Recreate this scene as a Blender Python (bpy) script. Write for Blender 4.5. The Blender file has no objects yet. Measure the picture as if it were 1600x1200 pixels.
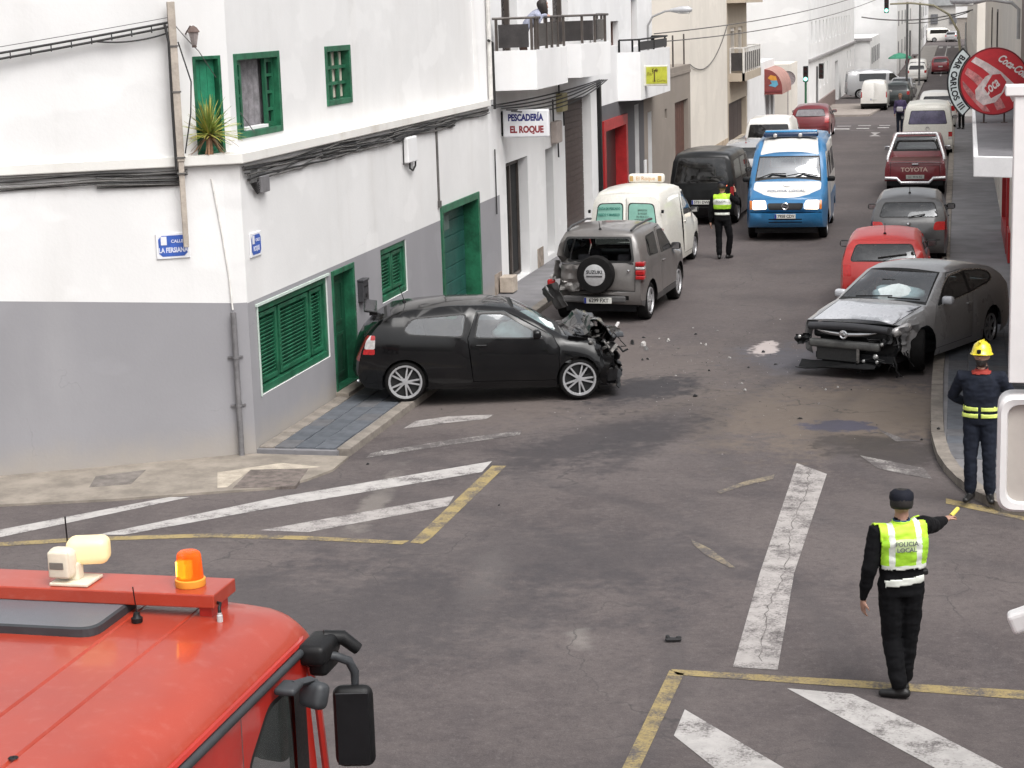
import bpy, bmesh, math, random
from mathutils import Vector, Matrix, noise
from mathutils.geometry import delaunay_2d_cdt
R = math.radians
sc = bpy.context.scene
COL = sc.collection
# ------------------------------------------------------------------ camera, sky, sun, exposure
cd = bpy.data.cameras.new('camera')
cam = bpy.data.objects.new('camera', cd)
COL.objects.link(cam)
cd.sensor_width = 36.0
cd.lens = 2925.0 / 1600.0 * 36.0
cd.clip_start = 0.1
cd.clip_end = 3000.0
cam.matrix_world = Matrix(((0.973121, -0.014840, 0.229814, 0.00), (0.228173, 0.197207, -0.953439, 0.00), (-0.031172, 0.980250, 0.195293, 5.70), (0, 0, 0, 1)))
sc.camera = cam
SUN_EL, SUN_AZ = 57.0, 134.0          # compass degrees, clockwise from +Y
w = bpy.data.worlds.new('World')
sc.world = w
w.use_nodes = True
nt = w.node_tree
nt.nodes.clear()
sky = nt.nodes.new('ShaderNodeTexSky')
sky.sky_type = 'NISHITA'
sky.sun_disc = False
sky.sun_elevation = R(SUN_EL)
sky.sun_rotation = R(SUN_AZ)
sky.air_density = 1.0
sky.dust_density = 6.0
sky.ozone_density = 1.0
hs = nt.nodes.new('ShaderNodeHueSaturation')
hs.inputs['Saturation'].default_value = 0.16      # a grey overcast lid
bg = nt.nodes.new('ShaderNodeBackground')
bg.inputs['Strength'].default_value = 0.15
wo = nt.nodes.new('ShaderNodeOutputWorld')
nt.links.new(sky.outputs[0], hs.inputs['Color'])
nt.links.new(hs.outputs[0], bg.inputs['Color'])
nt.links.new(bg.outputs[0], wo.inputs['Surface'])
sd = bpy.data.lights.new('sun', 'SUN')
sun = bpy.data.objects.new('sun', sd)
COL.objects.link(sun)
sd.energy = 1.0
sd.angle = R(50)
sd.color = (1.0, 0.98, 0.955)
az = R(SUN_AZ)
sdir = Vector((math.sin(az) * math.cos(R(SUN_EL)), math.cos(az) * math.cos(R(SUN_EL)), math.sin(R(SUN_EL))))
sun.rotation_euler = sdir.to_track_quat('Z', 'Y').to_euler()
sc.view_settings.view_transform = 'Standard'
sc.view_settings.look = 'None'
sc.view_settings.gamma = 1.0
sc.view_settings.use_curve_mapping = False
sc.view_settings.exposure = 0.56
sc.cycles.max_bounces = 6
sc.cycles.transparent_max_bounces = 16
sc.cycles.use_denoising = True
# ------------------------------------------------------------------ materials
MATS = {}
def srgb(h):
 def f(c):
  c /= 255.0
  return c / 12.92 if c <= 0.04045 else ((c + 0.055) / 1.055) ** 2.4
 return tuple(f(int(h[i:i + 2], 16)) for i in (0, 2, 4))
class NT:
 def __init__(s, name):
  s.m = bpy.data.materials.new(name)
  s.m.use_nodes = True
  s.t = s.m.node_tree
  s.b = s.t.nodes['Principled BSDF']
  tc = s.t.nodes.new('ShaderNodeTexCoord')
  s.co = tc.outputs['Object']
 def n(s, typ, **kw):
  x = s.t.nodes.new('ShaderNode' + typ)
  for k, v in kw.items():
   if k in x.inputs.keys():
    s.set(x.inputs[k], v)
   else:
    setattr(x, k, v)
  return x
 def set(s, inp, v):
  if isinstance(v, bpy.types.NodeSocket):
   s.t.links.new(v, inp)
  else:
   if inp.type == 'RGBA' and len(v) == 3:
    v = (*v, 1)
   inp.default_value = v
 def math(s, op, a, b=None, clamp=False):
  x = s.t.nodes.new('ShaderNodeMath')
  x.operation = op
  x.use_clamp = clamp
  s.set(x.inputs[0], a)
  if b is not None:
   s.set(x.inputs[1], b)
  return x.outputs[0]
 def ramp(s, f, a, b, lo=0.0, hi=1.0):
  x = s.t.nodes.new('ShaderNodeMapRange')
  x.interpolation_type = 'SMOOTHSTEP'
  s.set(x.inputs['Value'], f)
  x.inputs['From Min'].default_value = a
  x.inputs['From Max'].default_value = b
  x.inputs['To Min'].default_value = lo
  x.inputs['To Max'].default_value = hi
  return x.outputs['Result']
 def noise(s, scale, detail=4, rough=0.55, vec=None, dist=0.0):
  x = s.n('TexNoise', Scale=scale, Detail=detail, Roughness=rough, Distortion=dist)
  s.set(x.inputs['Vector'], vec if vec is not None else s.co)
  return x.outputs['Fac']
 def scaled(s, v):
  x = s.n('Mapping')
  s.set(x.inputs['Vector'], s.co)
  x.inputs['Scale'].default_value = v
  return x.outputs['Vector']
 def mix(s, f, a, b):
  x = s.t.nodes.new('ShaderNodeMix')
  x.data_type = 'RGBA'
  s.set(x.inputs[0], f)
  s.set(x.inputs[6], a)
  s.set(x.inputs[7], b)
  return x.outputs[2]
 def bump(s, h, strength=0.3, dist=0.01):
  x = s.n('Bump', Strength=strength, Distance=dist)
  s.set(x.inputs['Height'], h)
  s.set(s.b.inputs['Normal'], x.outputs['Normal'])
 def p(s, **kw):
  for k, v in kw.items():
   s.set(s.b.inputs[k.replace('_', ' ')], v)
def mat(name, col, rough=0.5, metal=0.0, var=0.12, scale=6.0, bump=0.0, bscale=60.0, coat=0.0, spec=0.5):
 """general surface: colour broken up by two noises, light wear, optional fine relief"""
 if name in MATS:
  return MATS[name]
 s = NT(name)
 f = s.math('MULTIPLY', s.noise(scale), 1.0)
 g = s.noise(scale * 7.3, 3)
 k = s.math('ADD', s.math('MULTIPLY', f, 0.7), s.math('MULTIPLY', g, 0.3))
 dark = tuple(c * (1 - var) for c in col)
 lite = tuple(min(1, c * (1 + var)) for c in col)
 s.p(Base_Color=s.mix(s.ramp(k, 0.3, 0.7), dark, lite), Metallic=metal,
  Roughness=s.ramp(g, 0.25, 0.8, max(0.02, rough - 0.06), min(1, rough + 0.08)))
 s.b.inputs['Coat Weight'].default_value = coat
 s.b.inputs['Coat Roughness'].default_value = 0.06
 s.b.inputs['Specular IOR Level'].default_value = spec
 if bump:
  s.bump(s.noise(bscale, 3), bump, 0.01)
 MATS[name] = s.m
 return s.m
def carpaint(name, col, rough=0.32, metal=0.25, coat=0.7, dust=(0.30, 0.27, 0.24), damt=0.25, spec=0.5):
 if name in MATS:
  return MATS[name]
 s = NT(name)
 f = s.noise(2.2, 5)
 g = s.noise(26, 4)
 z = s.n('SeparateXYZ')
 s.set(z.inputs[0], s.co)
 low = s.ramp(z.outputs['Z'], 0.15, 0.75, 1.0, 0.25)      # road dust thrown up the lower body
 d = s.math('MULTIPLY', s.math('MULTIPLY', s.ramp(f, 0.35, 0.75), low), damt)
 fl = s.mix(s.ramp(g, 0.3, 0.7), tuple(c * 0.94 for c in col), tuple(min(1, c * 1.06) for c in col))
 s.p(Base_Color=s.mix(d, fl, dust), Metallic=metal, Roughness=s.ramp(f, 0.3, 0.8, rough, rough + 0.12))
 s.b.inputs['Coat Weight'].default_value = coat
 s.b.inputs['Coat Roughness'].default_value = 0.04
 s.b.inputs['Specular IOR Level'].default_value = spec
 MATS[name] = s.m
 return s.m
def glass(name, tint=(0.25, 0.3, 0.3), refl=0.12, rough=0.02):
 """single-sheet tinted glazing: see-through with fresnel reflection and a film of dust"""
 if name in MATS:
  return MATS[name]
 s = NT(name)
 t = s.t
 tr = t.nodes.new('ShaderNodeBsdfTransparent')
 tr.inputs['Color'].default_value = (*tint, 1)
 gl = t.nodes.new('ShaderNodeBsdfGlossy')
 gl.inputs['Color'].default_value = (0.95, 0.97, 1, 1)
 gl.inputs['Roughness'].default_value = rough
 lw = t.nodes.new('ShaderNodeFresnel')
 lw.inputs['IOR'].default_value = 1.5
 df = t.nodes.new('ShaderNodeBsdfDiffuse')
 df.inputs['Color'].default_value = (0.45, 0.43, 0.4, 1)
 fac = s.math('ADD', s.math('MULTIPLY', lw.outputs[0], 0.85), refl, True)
 m1 = t.nodes.new('ShaderNodeMixShader')
 m2 = t.nodes.new('ShaderNodeMixShader')
 s.set(m1.inputs[0], fac)
 t.links.new(tr.outputs[0], m1.inputs[1])
 t.links.new(gl.outputs[0], m1.inputs[2])
 s.set(m2.inputs[0], s.ramp(s.noise(7, 4), 0.4, 0.9, 0.02, 0.10))
 t.links.new(m1.outputs[0], m2.inputs[1])
 t.links.new(df.outputs[0], m2.inputs[2])
 t.links.new(m2.outputs[0], t.nodes['Material Output'].inputs['Surface'])
 MATS[name] = s.m
 return s.m
def emit(name, col, strength, base=None, core=None):
 if name in MATS:
  return MATS[name]
 s = NT(name)
 c = s.mix(s.ramp(s.noise(40, 2), 0.3, 0.7), tuple(x * 0.85 for x in col), col)
 s.p(Base_Color=base or col, Roughness=0.25, Emission_Color=c, Emission_Strength=strength)
 MATS[name] = s.m
 return s.m
# ------------------------------------------------------------------ mesh building
def tag(o, label=None, cat=None, group=None, kind=None):
 if label: o['label'] = label
 if cat: o['category'] = cat
 if group: o['group'] = group
 if kind: o['kind'] = kind
 return o
def empty(name, loc=(0, 0, 0), rz=0.0, label=None, cat=None, group=None):
 o = bpy.data.objects.new(name, None)
 o.empty_display_size = 0.2
 o.location = loc
 o.rotation_euler = (0, 0, rz)
 COL.objects.link(o)
 return tag(o, label, cat, group)
def link(name, me, parent=None):
 o = bpy.data.objects.new(name, me)
 COL.objects.link(o)
 if parent is not None:
  o.parent = parent
 return o
def copy_tree(o, parent=None):
 c = o.copy()
 COL.objects.link(c)
 c.parent = parent
 for ch in list(o.children):
  copy_tree(ch, c)
 return c
class MB:
 """collects shapes, then links them as ONE mesh object"""
 def __init__(s):
  s.v, s.f, s.mi, s.m = [], [], [], 0
 def add(s, vs, fs, m=None):
  b = len(s.v)
  s.v += [tuple(p) for p in vs]
  s.f += [tuple(i + b for i in f) for f in fs]
  s.mi += [s.m if m is None else m] * len(fs)
  return s
 def box(s, c, d, rz=0.0, m=None, rot=None, taper=None):
  hx, hy, hz = d[0] / 2, d[1] / 2, d[2] / 2
  M = rot if rot is not None else Matrix.Rotation(rz, 3, 'Z')
  vs = []
  for z in (-1, 1):
   k = taper if (taper and z > 0) else 1.0
   for x, y in ((-1, -1), (1, -1), (1, 1), (-1, 1)):
    vs.append(Vector(c) + M @ Vector((x * hx * k, y * hy * k, z * hz)))
  return s.add(vs, [(3, 2, 1, 0), (4, 5, 6, 7), (0, 1, 5, 4), (1, 2, 6, 5), (2, 3, 7, 6), (3, 0, 4, 7)], m)
 def rbox(s, c, d, r=0.02, rz=0.0, m=None, rot=None, seg=2):
  """box with rounded edges"""
  bm = bmesh.new()
  bmesh.ops.create_cube(bm, size=1.0)
  for v in bm.verts:
   v.co = Vector((v.co.x * d[0], v.co.y * d[1], v.co.z * d[2]))
  bmesh.ops.bevel(bm, geom=bm.edges[:], offset=min(r, min(d) * 0.49), segments=seg, profile=0.5, affect='EDGES')
  M = rot if rot is not None else Matrix.Rotation(rz, 3, 'Z')
  bm.verts.index_update()
  vs = [Vector(c) + M @ v.co for v in bm.verts]
  fs = [[v.index for v in f.verts] for f in bm.faces]
  bm.free()
  return s.add(vs, fs, m)
 def tube(s, pts, r, n=8, m=None, cap=True, r2=None, flat=1.0):
  pts = [Vector(p) for p in pts]
  k = len(pts)
  rs = r if isinstance(r, (list, tuple)) else [r + ((r2 if r2 is not None else r) - r) * i / max(1, k - 1) for i in range(k)]
  vs, fs = [], []
  up = None
  for i, p in enumerate(pts):
   t = (pts[min(i + 1, k - 1)] - pts[max(i - 1, 0)]).normalized()
   if up is None:
    up = Vector((0, 0, 1)) if abs(t.z) < 0.9 else Vector((1, 0, 0))
   a = t.cross(up)
   a = a.normalized() if a.length > 1e-6 else Vector((1, 0, 0))
   b = a.cross(t).normalized()
   up = b
   for j in range(n):
    an = 2 * math.pi * j / n
    vs.append(p + a * math.cos(an) * rs[i] + b * math.sin(an) * rs[i] * flat)
  for i in range(k - 1):
   for j in range(n):
    q = (j + 1) % n
    fs.append((i * n + j, i * n + q, (i + 1) * n + q, (i + 1) * n + j))
  if cap:
   fs.append(tuple(reversed(range(n))))
   fs.append(tuple(range((k - 1) * n, k * n)))
  return s.add(vs, fs, m)
 def lathe(s, prof, n=20, c=(0, 0, 0), axis='Z', m=None, a0=0.0, a1=2 * math.pi):
  """prof = [(radius, height)]"""
  vs, fs = [], []
  full = abs(a1 - a0 - 2 * math.pi) < 1e-6
  cnt = n if full else n + 1
  for (r, h) in prof:
   for j in range(cnt):
    an = a0 + (a1 - a0) * j / n
    x, y = r * math.cos(an), r * math.sin(an)
    p = {'Z': (x, y, h), 'Y': (x, h, y), 'X': (h, x, y)}[axis]
    vs.append(Vector(c) + Vector(p))
  for i in range(len(prof) - 1):
   for j in range(n):
    q = (j + 1) % cnt
    f = (i * cnt + j, i * cnt + q, (i + 1) * cnt + q, (i + 1) * cnt + j)
    fs.append(f if axis != 'Y' else f[::-1])
  return s.add(vs, fs, m)
 def disc(s, c, r, n=20, axis='Y', m=None, flip=False):
  vs = []
  for j in range(n):
   an = 2 * math.pi * j / n
   x, y = r * math.cos(an), r * math.sin(an)
   p = {'Z': (x, y, 0), 'Y': (x, 0, y), 'X': (0, x, y)}[axis]
   vs.append(Vector(c) + Vector(p))
  f = tuple(range(n))
  return s.add(vs, [f[::-1] if flip else f], m)
 def prism(s, poly, z0, z1, m=None, mtop=None):
  """poly in xy, counter-clockwise"""
  n = len(poly)
  vs = [(x, y, z0) for x, y in poly] + [(x, y, z1) for x, y in poly]
  s.add(vs, [tuple(reversed(range(n)))] + [(i, (i + 1) % n, n + (i + 1) % n, n + i) for i in range(n)], m)
  s.add(vs[n:], [tuple(range(n))], mtop if mtop is not None else m)
  return s
 def quad(s, a, b, c, d, m=None):
  return s.add([a, b, c, d], [(0, 1, 2, 3)], m)
 def build(s, name, mats, parent=None, smooth=None, weld=False, bevel=0.0, loc=None, rz=None):
  me = bpy.data.meshes.new(name)
  me.from_pydata([tuple(p) for p in s.v], [], s.f)
  if not isinstance(mats, (list, tuple)):
   mats = [mats]
  for x in mats:
   me.materials.append(x)
  if len(mats) > 1:
   me.polygons.foreach_set('material_index', s.mi)
  if weld:
   bm = bmesh.new()
   bm.from_mesh(me)
   bmesh.ops.remove_doubles(bm, verts=bm.verts[:], dist=0.002)
   bm.to_mesh(me)
   bm.free()
  if smooth is not None:
   me.shade_smooth()
   me.set_sharp_from_angle(angle=R(smooth))
  me.update()
  o = link(name, me, parent)
  if bevel:
   b = o.modifiers.new('bevel', 'BEVEL')
   b.width = bevel
   b.segments = 2
   b.limit_method = 'ANGLE'
   b.angle_limit = R(40)
  if loc is not None:
   o.location = loc
  if rz is not None:
   o.rotation_euler = (0, 0, rz)
  return o
def text_mesh(body, size, extrude=0.002, bold=0.0, sx=1.0, align='CENTER', spacing=1.0, shear=0.0):
 cu = bpy.data.curves.new('lettering', 'FONT')
 cu.body = body
 cu.size = size
 cu.extrude = extrude
 cu.offset = bold
 cu.align_x = align
 cu.align_y = 'CENTER'
 cu.space_character = spacing
 cu.shear = shear
 cu.resolution_u = 3
 o = bpy.data.objects.new('lettering', cu)
 COL.objects.link(o)
 dg = bpy.context.evaluated_depsgraph_get()
 me = bpy.data.meshes.new_from_object(o.evaluated_get(dg))
 bpy.data.objects.remove(o)
 bpy.data.curves.remove(cu)
 if sx != 1.0:
  for v in me.vertices:
   v.co.x *= sx
 me.name = 'lettering'
 return me
def frame(right, up):
 """matrix whose local x runs along right, local y along up"""
 r = Vector(right).normalized()
 u = Vector(up)
 u = (u - r * u.dot(r)).normalized()
 return Matrix((r, u, r.cross(u))).transposed()
def lettering(body, size, m, at, right, up, parent=None, name='lettering', **kw):
 me = text_mesh(body, size, **kw)
 me.materials.clear()
 me.materials.append(m)
 o = link(name, me, parent)
 o.matrix_local = Matrix.Translation(Vector(at)) @ frame(right, up).to_4x4()
 return o
def inside(p, poly):
 x, y = p
 c = False
 j = len(poly) - 1
 for i in range(len(poly)):
  xi, yi = poly[i]
  xj, yj = poly[j]
  if (yi > y) != (yj > y) and x < (xj - xi) * (y - yi) / (yj - yi) + xi:
   c = not c
  j = i
 return c
def rpoly(poly, r=0.05, n=3):
 """round the corners of a polygon"""
 out = []
 k = len(poly)
 for i in range(k):
  p0, p1, p2 = Vector(poly[i - 1]), Vector(poly[i]), Vector(poly[(i + 1) % k])
  a, b = (p0 - p1), (p2 - p1)
  d = min(r, a.length * 0.45, b.length * 0.45)
  s, e = p1 + a.normalized() * d, p1 + b.normalized() * d
  for j in range(n + 1):
   t = j / n
   q = s * (1 - t) ** 2 + p1 * 2 * t * (1 - t) + e * t * t
   out.append((q.x, q.y))
 return out
def inset(poly, d):
 c = Vector((0, 0))
 for p in poly:
  c += Vector(p)
 c /= len(poly)
 xs = [p[0] for p in poly]
 ys = [p[1] for p in poly]
 sx = 1 - 2 * d / max(1e-6, max(xs) - min(xs))
 sy = 1 - 2 * d / max(1e-6, max(ys) - min(ys))
 cx, cy = (max(xs) + min(xs)) / 2, (max(ys) + min(ys)) / 2
 return [(cx + (p[0] - cx) * sx, cy + (p[1] - cy) * sy) for p in poly]
def panel(outline, regions, step):
 """2-D sheet cut along the region outlines; gives {region name: [triangles as three 2-D points]}"""
 pts, edges = [], []
 def loop(poly):
  b = len(pts)
  pts.extend(Vector(p) for p in poly)
  edges.extend((b + i, b + (i + 1) % len(poly)) for i in range(len(poly)))
 loop(outline)
 for _, poly in regions:
  loop(poly)
 xs = [p[0] for p in outline]
 ys = [p[1] for p in outline]
 sx, sy = step if isinstance(step, tuple) else (step, step)
 nx = int((max(xs) - min(xs)) / sx) + 1
 ny = int((max(ys) - min(ys)) / sy) + 1
 for i in range(nx + 1):
  for j in range(ny + 1):
   q = (min(xs) + (i + 0.5) * sx, min(ys) + (j + 0.5) * sy)
   if inside(q, outline):
    pts.append(Vector(q))
 vo, _, fo, *_ = delaunay_2d_cdt(pts, edges, [], 0, 1e-5)
 out = {}
 for f in fo:
  c = sum((vo[i] for i in f), Vector((0, 0))) / len(f)
  if not inside(c, outline):
   continue
  key = 'body'
  for nm, poly in regions:
   if inside(c, poly):
    key = nm
  out.setdefault(key, []).append([tuple(vo[i]) for i in f])
 return out
# ------------------------------------------------------------------ shared materials
BLACK = mat('black_plastic', (0.007, 0.007, 0.0075), 0.5, spec=0.3, var=0.3, scale=20, bump=0.05, bscale=200)
TRIM = mat('rubber_trim', (0.010, 0.010, 0.010), 0.6, var=0.2)
TYRE = mat('tyre_rubber', (0.008, 0.0075, 0.0075), 0.8, spec=0.2, var=0.35, scale=12, bump=0.15, bscale=80)
ALLOY = mat('alloy', (0.40, 0.40, 0.41), 0.34, 0.35, var=0.1, scale=12)
ALLOYD = mat('dull_alloy', (0.22, 0.22, 0.23), 0.42, 0.6, var=0.15, scale=12)
STEELW = mat('wheel_back_dark', (0.012, 0.012, 0.013), 0.6, var=0.2)  # dark disc behind the rim spokes
CHROME = mat('chrome', (0.62, 0.62, 0.63), 0.16, 1.0, var=0.05)
INTER = mat('cabin_cloth', (0.014, 0.014, 0.016), 0.9, var=0.3, scale=14, bump=0.1)
SEATM = mat('seat_cloth', (0.035, 0.035, 0.04), 0.92, var=0.25, scale=20)
RLAMP = mat('red_lens', (0.36, 0.012, 0.014), 0.18, var=0.25, scale=30, coat=0.8)
WLAMP = mat('clear_lens', (0.58, 0.56, 0.55), 0.14, 0.25, var=0.2, scale=30, coat=0.8)
OLAMP = mat('amber_lens', (0.62, 0.18, 0.02), 0.18, var=0.2, scale=30, coat=0.8)
PLATE = mat('plate_white', (0.62, 0.62, 0.58), 0.4, var=0.08, scale=20)
PLATEY = mat('plate_eu_blue', (0.01, 0.03, 0.25), 0.4)
INK = mat('black_ink', (0.012, 0.012, 0.014), 0.6)
GLASSD = glass('car_glass', (0.34, 0.40, 0.40), 0.06)
GLASSV = glass('privacy_glass', (0.05, 0.055, 0.06), 0.03)
GLASSW = glass('screen_glass', (0.50, 0.58, 0.58), 0.08)
AIRBAG = mat('airbag_cloth', (0.74, 0.82, 0.82), 0.85, var=0.12, scale=9, bump=0.3, bscale=20)
def interp(pts, t, a=0, b=1):
 """piecewise linear value of coordinate b at coordinate a = t (a increasing)"""
 if t <= pts[0][a]:
  return pts[0][b]
 for p, q in zip(pts, pts[1:]):
  if t <= q[a]:
   f = (t - p[a]) / max(1e-9, q[a] - p[a])
   return p[b] + (q[b] - p[b]) * f
 return pts[-1][b]
RIMS = {}
def rim_mesh(r, w, spokes, style):
 """alloy rim lying in the xz plane, outer face towards +y"""
 key = (round(r, 3), spokes, style)
 if key in RIMS:
  return RIMS[key]
 b = MB()
 b.lathe([(r * 0.86, 0.0), (r * 0.9, 0.028), (r, 0.03), (r * 1.02, 0.0), (r, -0.02)], 28, axis='Y', m=0)
 b.disc((0, -0.045, 0), r * 0.98, 28, 'Y', m=1, flip=True)
 b.lathe([(0.0, 0.022), (r * 0.16, 0.02), (r * 0.2, -0.01), (r * 0.2, -0.045)][::-1], 14, axis='Y', m=0)
 for k in range(spokes):
  if style == 'pair':
   an = 2 * math.pi * (k // 2) / (spokes / 2) + (0.19 if k % 2 else -0.19)
   wd0, wd1 = 0.11, 0.085
  elif style == 'disc':
   an, wd0, wd1 = 2 * math.pi * k / spokes, 0.30, 0.34
  else:
   an, wd0, wd1 = 2 * math.pi * k / spokes, 0.17, 0.15
  ca, sa = math.cos(an), math.sin(an)
  r0, r1 = r * 0.14, r * 0.9
  vs = []
  for rr, ww, y in ((r0, wd0 * r * 0.5, 0.018), (r1, wd1 * r * 0.5, 0.006)):
   for sgn in (-1, 1):
    for dy in (0.0, -0.03):
     vs.append((ca * rr - sa * ww * sgn, y + dy, sa * rr + ca * ww * sgn))
  b.add(vs, [(0, 2, 6, 4), (0, 4, 5, 1), (2, 3, 7, 6), (1, 5, 7, 3)], 0)
 o = b.build('rim', [ALLOY, STEELW])
 me = o.data
 bpy.data.objects.remove(o)
 RIMS[key] = me
 return me
TYRES = {}
def tyre_mesh(r, w):
 key = (round(r, 3), round(w, 3))
 if key not in TYRES:
  b = MB()
  h = w / 2
  b.lathe([(r * 0.70, h * 0.6), (r * 0.78, h * 0.9), (r * 0.88, h), (r * 0.97, h * 0.86), (r, h * 0.6), (r, -h * 0.6),
     (r * 0.97, -h * 0.86), (r * 0.88, -h), (r * 0.66, -h * 0.9), (0.03, -h * 0.9)], 32, axis='Y')
  o = b.build('tyre', TYRE, smooth=50)
  TYRES[key] = o.data
  bpy.data.objects.remove(o)
 return TYRES[key]
def add_wheel(root, x, y, r, w, side, spokes=10, style='plain', steer=0.0, z=None, rimm=None, rk=0.70):
 o = link('wheel', tyre_mesh(r, w), root)
 o.location = (x, y, r if z is None else z)
 o.rotation_euler = (0, 0, (0 if side > 0 else math.pi) + steer)
 rm = link('rim', rim_mesh(r * rk, w, spokes, style), o)
 rm.location = (0, w / 2 * 0.72, 0)
 rm.rotation_euler = (0, random.random(), 0)
 if rimm:
  rm.material_slots[0].link = 'OBJECT'
  rm.material_slots[0].material = rimm
 return o
class Car:
 def __init__(c, S):
  c.S = S
  c.L, c.W, c.H = S['L'], S['W'], S['H']
  c.prof = S['prof']
  c.ih, c.ir = S['ih'], S['ir']
  c.top = c.prof[c.ih:c.ir + 1]
  c.front = c.prof[:c.ih + 1]
  c.rear = list(reversed(c.prof[c.ir:]))
  c.belt = S['belt']
  c.tumble = S.get('tumble', 0.20)
  c.deform = S.get('deform')
  c.far = S.get('far', False)
 def zt(c, d):
  return interp(c.top, d)
 def w(c, d, z):
  S = c.S
  v = c.W / 2
  fr, rr = S.get('fround', (0.16, 0.8)), S.get('rround', (0.10, 0.7))
  v *= 1 - fr[0] * max(0, 1 - d / fr[1]) ** 2.2 - rr[0] * max(0, 1 - (c.L - d) / rr[1]) ** 2.2
  bl = c.belt[0] + (c.belt[1] - c.belt[0]) * d / c.L
  if z < 0.38:
   v *= 0.955 + 0.045 * max(0, (z - 0.15) / 0.23)
  elif z > bl:
   v *= 0.972 - c.tumble * (z - bl) / (c.H - bl)
  else:
   v *= 1 - 0.028 * ((z - 0.38) / (bl - 0.38)) ** 2
  e = min(1, max(0, 1 - (c.zt(d) - z) / 0.13))
  if d > c.top[0][0] - 0.02:
   fd = min(1, max(0, (d - c.top[0][0] + 0.02) / 0.25))
   v -= S.get('shoulder', 0.07) * e * e * fd
  return v
 def dense(c, seg):
  out = []
  for p, q in zip(seg, seg[1:]):
   n = max(1, int(math.hypot(q[0] - p[0], q[1] - p[1]) / (0.22 if c.far else 0.12)))
   for i in range(n):
    f = i / n
    out.append((p[0] + (q[0] - p[0]) * f, p[1] + (q[1] - p[1]) * f))
  out.append(seg[-1])
  return out
 def build(c, name, loc, yaw, label, cat, group=None, pitch=0.0, roll=0.0):
  S = c.S
  L = c.L
  root = empty(name, loc, yaw, label, cat, group)
  root.rotation_euler = (roll, pitch, yaw)
  c.root = root
  paint = S['paint']
  mats = dict(window=GLASSD, window_trim=TRIM, windscreen=GLASSW, rear_window=GLASSD, tail_light=RLAMP, headlight=WLAMP,
     grille=BLACK, bumper=paint, bonnet=paint, door=paint, tailgate=paint, sill=BLACK, indicator=OLAMP)
  mats.update(S.get('mats', {}))
  body = MB()
  parts = {}
  def put(key, tris, side=''):
   base = key.split('#')[0]
   if base in ('gap', 'hole'):
    return
   if base == 'body':
    b = body
   else:
    b = parts.setdefault((base, key, side), MB())
   for t in tris:
    b.add(t, [(0, 1, 2)])
  step = 0.3 if c.far else 0.14
  X = lambda d: L / 2 - d
  def fix(p):
   p = Vector(p)
   return c.deform(p) if c.deform else p
  # sides
  r = S['r']
  ar = r + S.get('archgap', 0.055)
  sill = S.get('sillz', 0.19)
  dp = c.dense(c.prof)
  out = list(dp)
  for dc in (S['fo'] + S['wb'], S['fo']):
   a0 = math.asin(max(-1, min(1, (sill - r) / ar)))
   n = 12
   for i in range(n + 1):
    an = a0 + (math.pi - 2 * a0) * i / n
    out.append((dc + ar * math.cos(an), r + ar * math.sin(an)))
  side = S.get('side', [])
  P = panel(out, side, step)
  for sgn in (1, -1):
   for key, tris in P.items():
    if S.get('oneside') and key in S['oneside'] and S['oneside'][key] != sgn:
     key2 = 'body'
    else:
     key2 = key
    tt = []
    for t in tris:
     q = [fix((X(d), sgn * c.w(d, z), z)) for d, z in t]
     nrm = (q[1] - q[0]).cross(q[2] - q[0])
     if nrm.y * sgn < 0:
      q = [q[0], q[2], q[1]]
     tt.append(q)
    put(key2, tt, 's%d' % sgn)
  # top
  td = c.dense(c.top)
  out = [(d, c.w(d, c.zt(d))) for d, z in td] + [(d, -c.w(d, c.zt(d))) for d, z in reversed(td)]
  regs = []
  for nm, poly in S.get('topr', []):
   regs.append((nm, [(d, u * c.w(d, c.zt(d))) for d, u in poly]))
  tb = S.get('tbulge', [(0, 0.03), (L, 0.05)])
  def topmap(d, y):
   u = min(1, abs(y) / max(0.05, c.w(d, c.zt(d))))
   return fix((X(d), y, c.zt(d) + interp(tb, d) * (1 - u ** 2.6)))
  for key, tris in panel(out, regs, step).items():
   tt = []
   for t in tris:
    q = [topmap(d, y) for d, y in t]
    if (q[1] - q[0]).cross(q[2] - q[0]).z < 0:
     q = [q[0], q[2], q[1]]
    tt.append(q)
   put(key, tt)
  c.topmap = topmap
  # ends
  def end(seg, regs, bulge, sgn, nm):
   sd = c.dense(seg)                         # z increasing
   dz = [(z, d) for d, z in sd]
   out = [(c.w(d, z), z) for d, z in sd] + [(-c.w(d, z), z) for d, z in reversed(sd)]
   def m(y, z):
    d = interp(dz, z)
    u = min(1, abs(y) / max(0.05, c.w(d, z)))
    b = bulge * (1 - u ** 4)
    e = min(1, (seg[-1][1] - z) / 0.12)
    return fix((X(d) + sgn * b * max(0.0, e), y, z))
   full = []
   for n_, poly in regs:
    full.append((n_ + '#a', poly))
    if all(p[0] > 0.02 for p in poly):
     full.append((n_ + '#b', [(-p[0], p[1]) for p in poly]))
   for key, tris in panel(out, full, step).items():
    tt = []
    for t in tris:
     q = [m(y, z) for y, z in t]
     if (q[1] - q[0]).cross(q[2] - q[0]).x * sgn < 0:
      q = [q[0], q[2], q[1]]
     tt.append(q)
    put(key, tt, nm)
   return m
  if not S.get('nofront'):
   c.fmap = end(c.front, S.get('frontr', []), S.get('fb', 0.10), 1, 'f')
  c.rmap = end(c.rear, S.get('rearr', []), S.get('rb', 0.08), -1, 'r')
  c.body = body.build('body', S.get('bodymat', paint), root, smooth=48, weld=True)
  c.parts = {}
  for (base, key, sd), b in parts.items():
   o = b.build(base, mats.get(base, paint), root, smooth=48, weld=True)
   c.parts.setdefault(base, []).append(o)
  # wheels
  tw = S.get('tw', 0.2)
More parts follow.
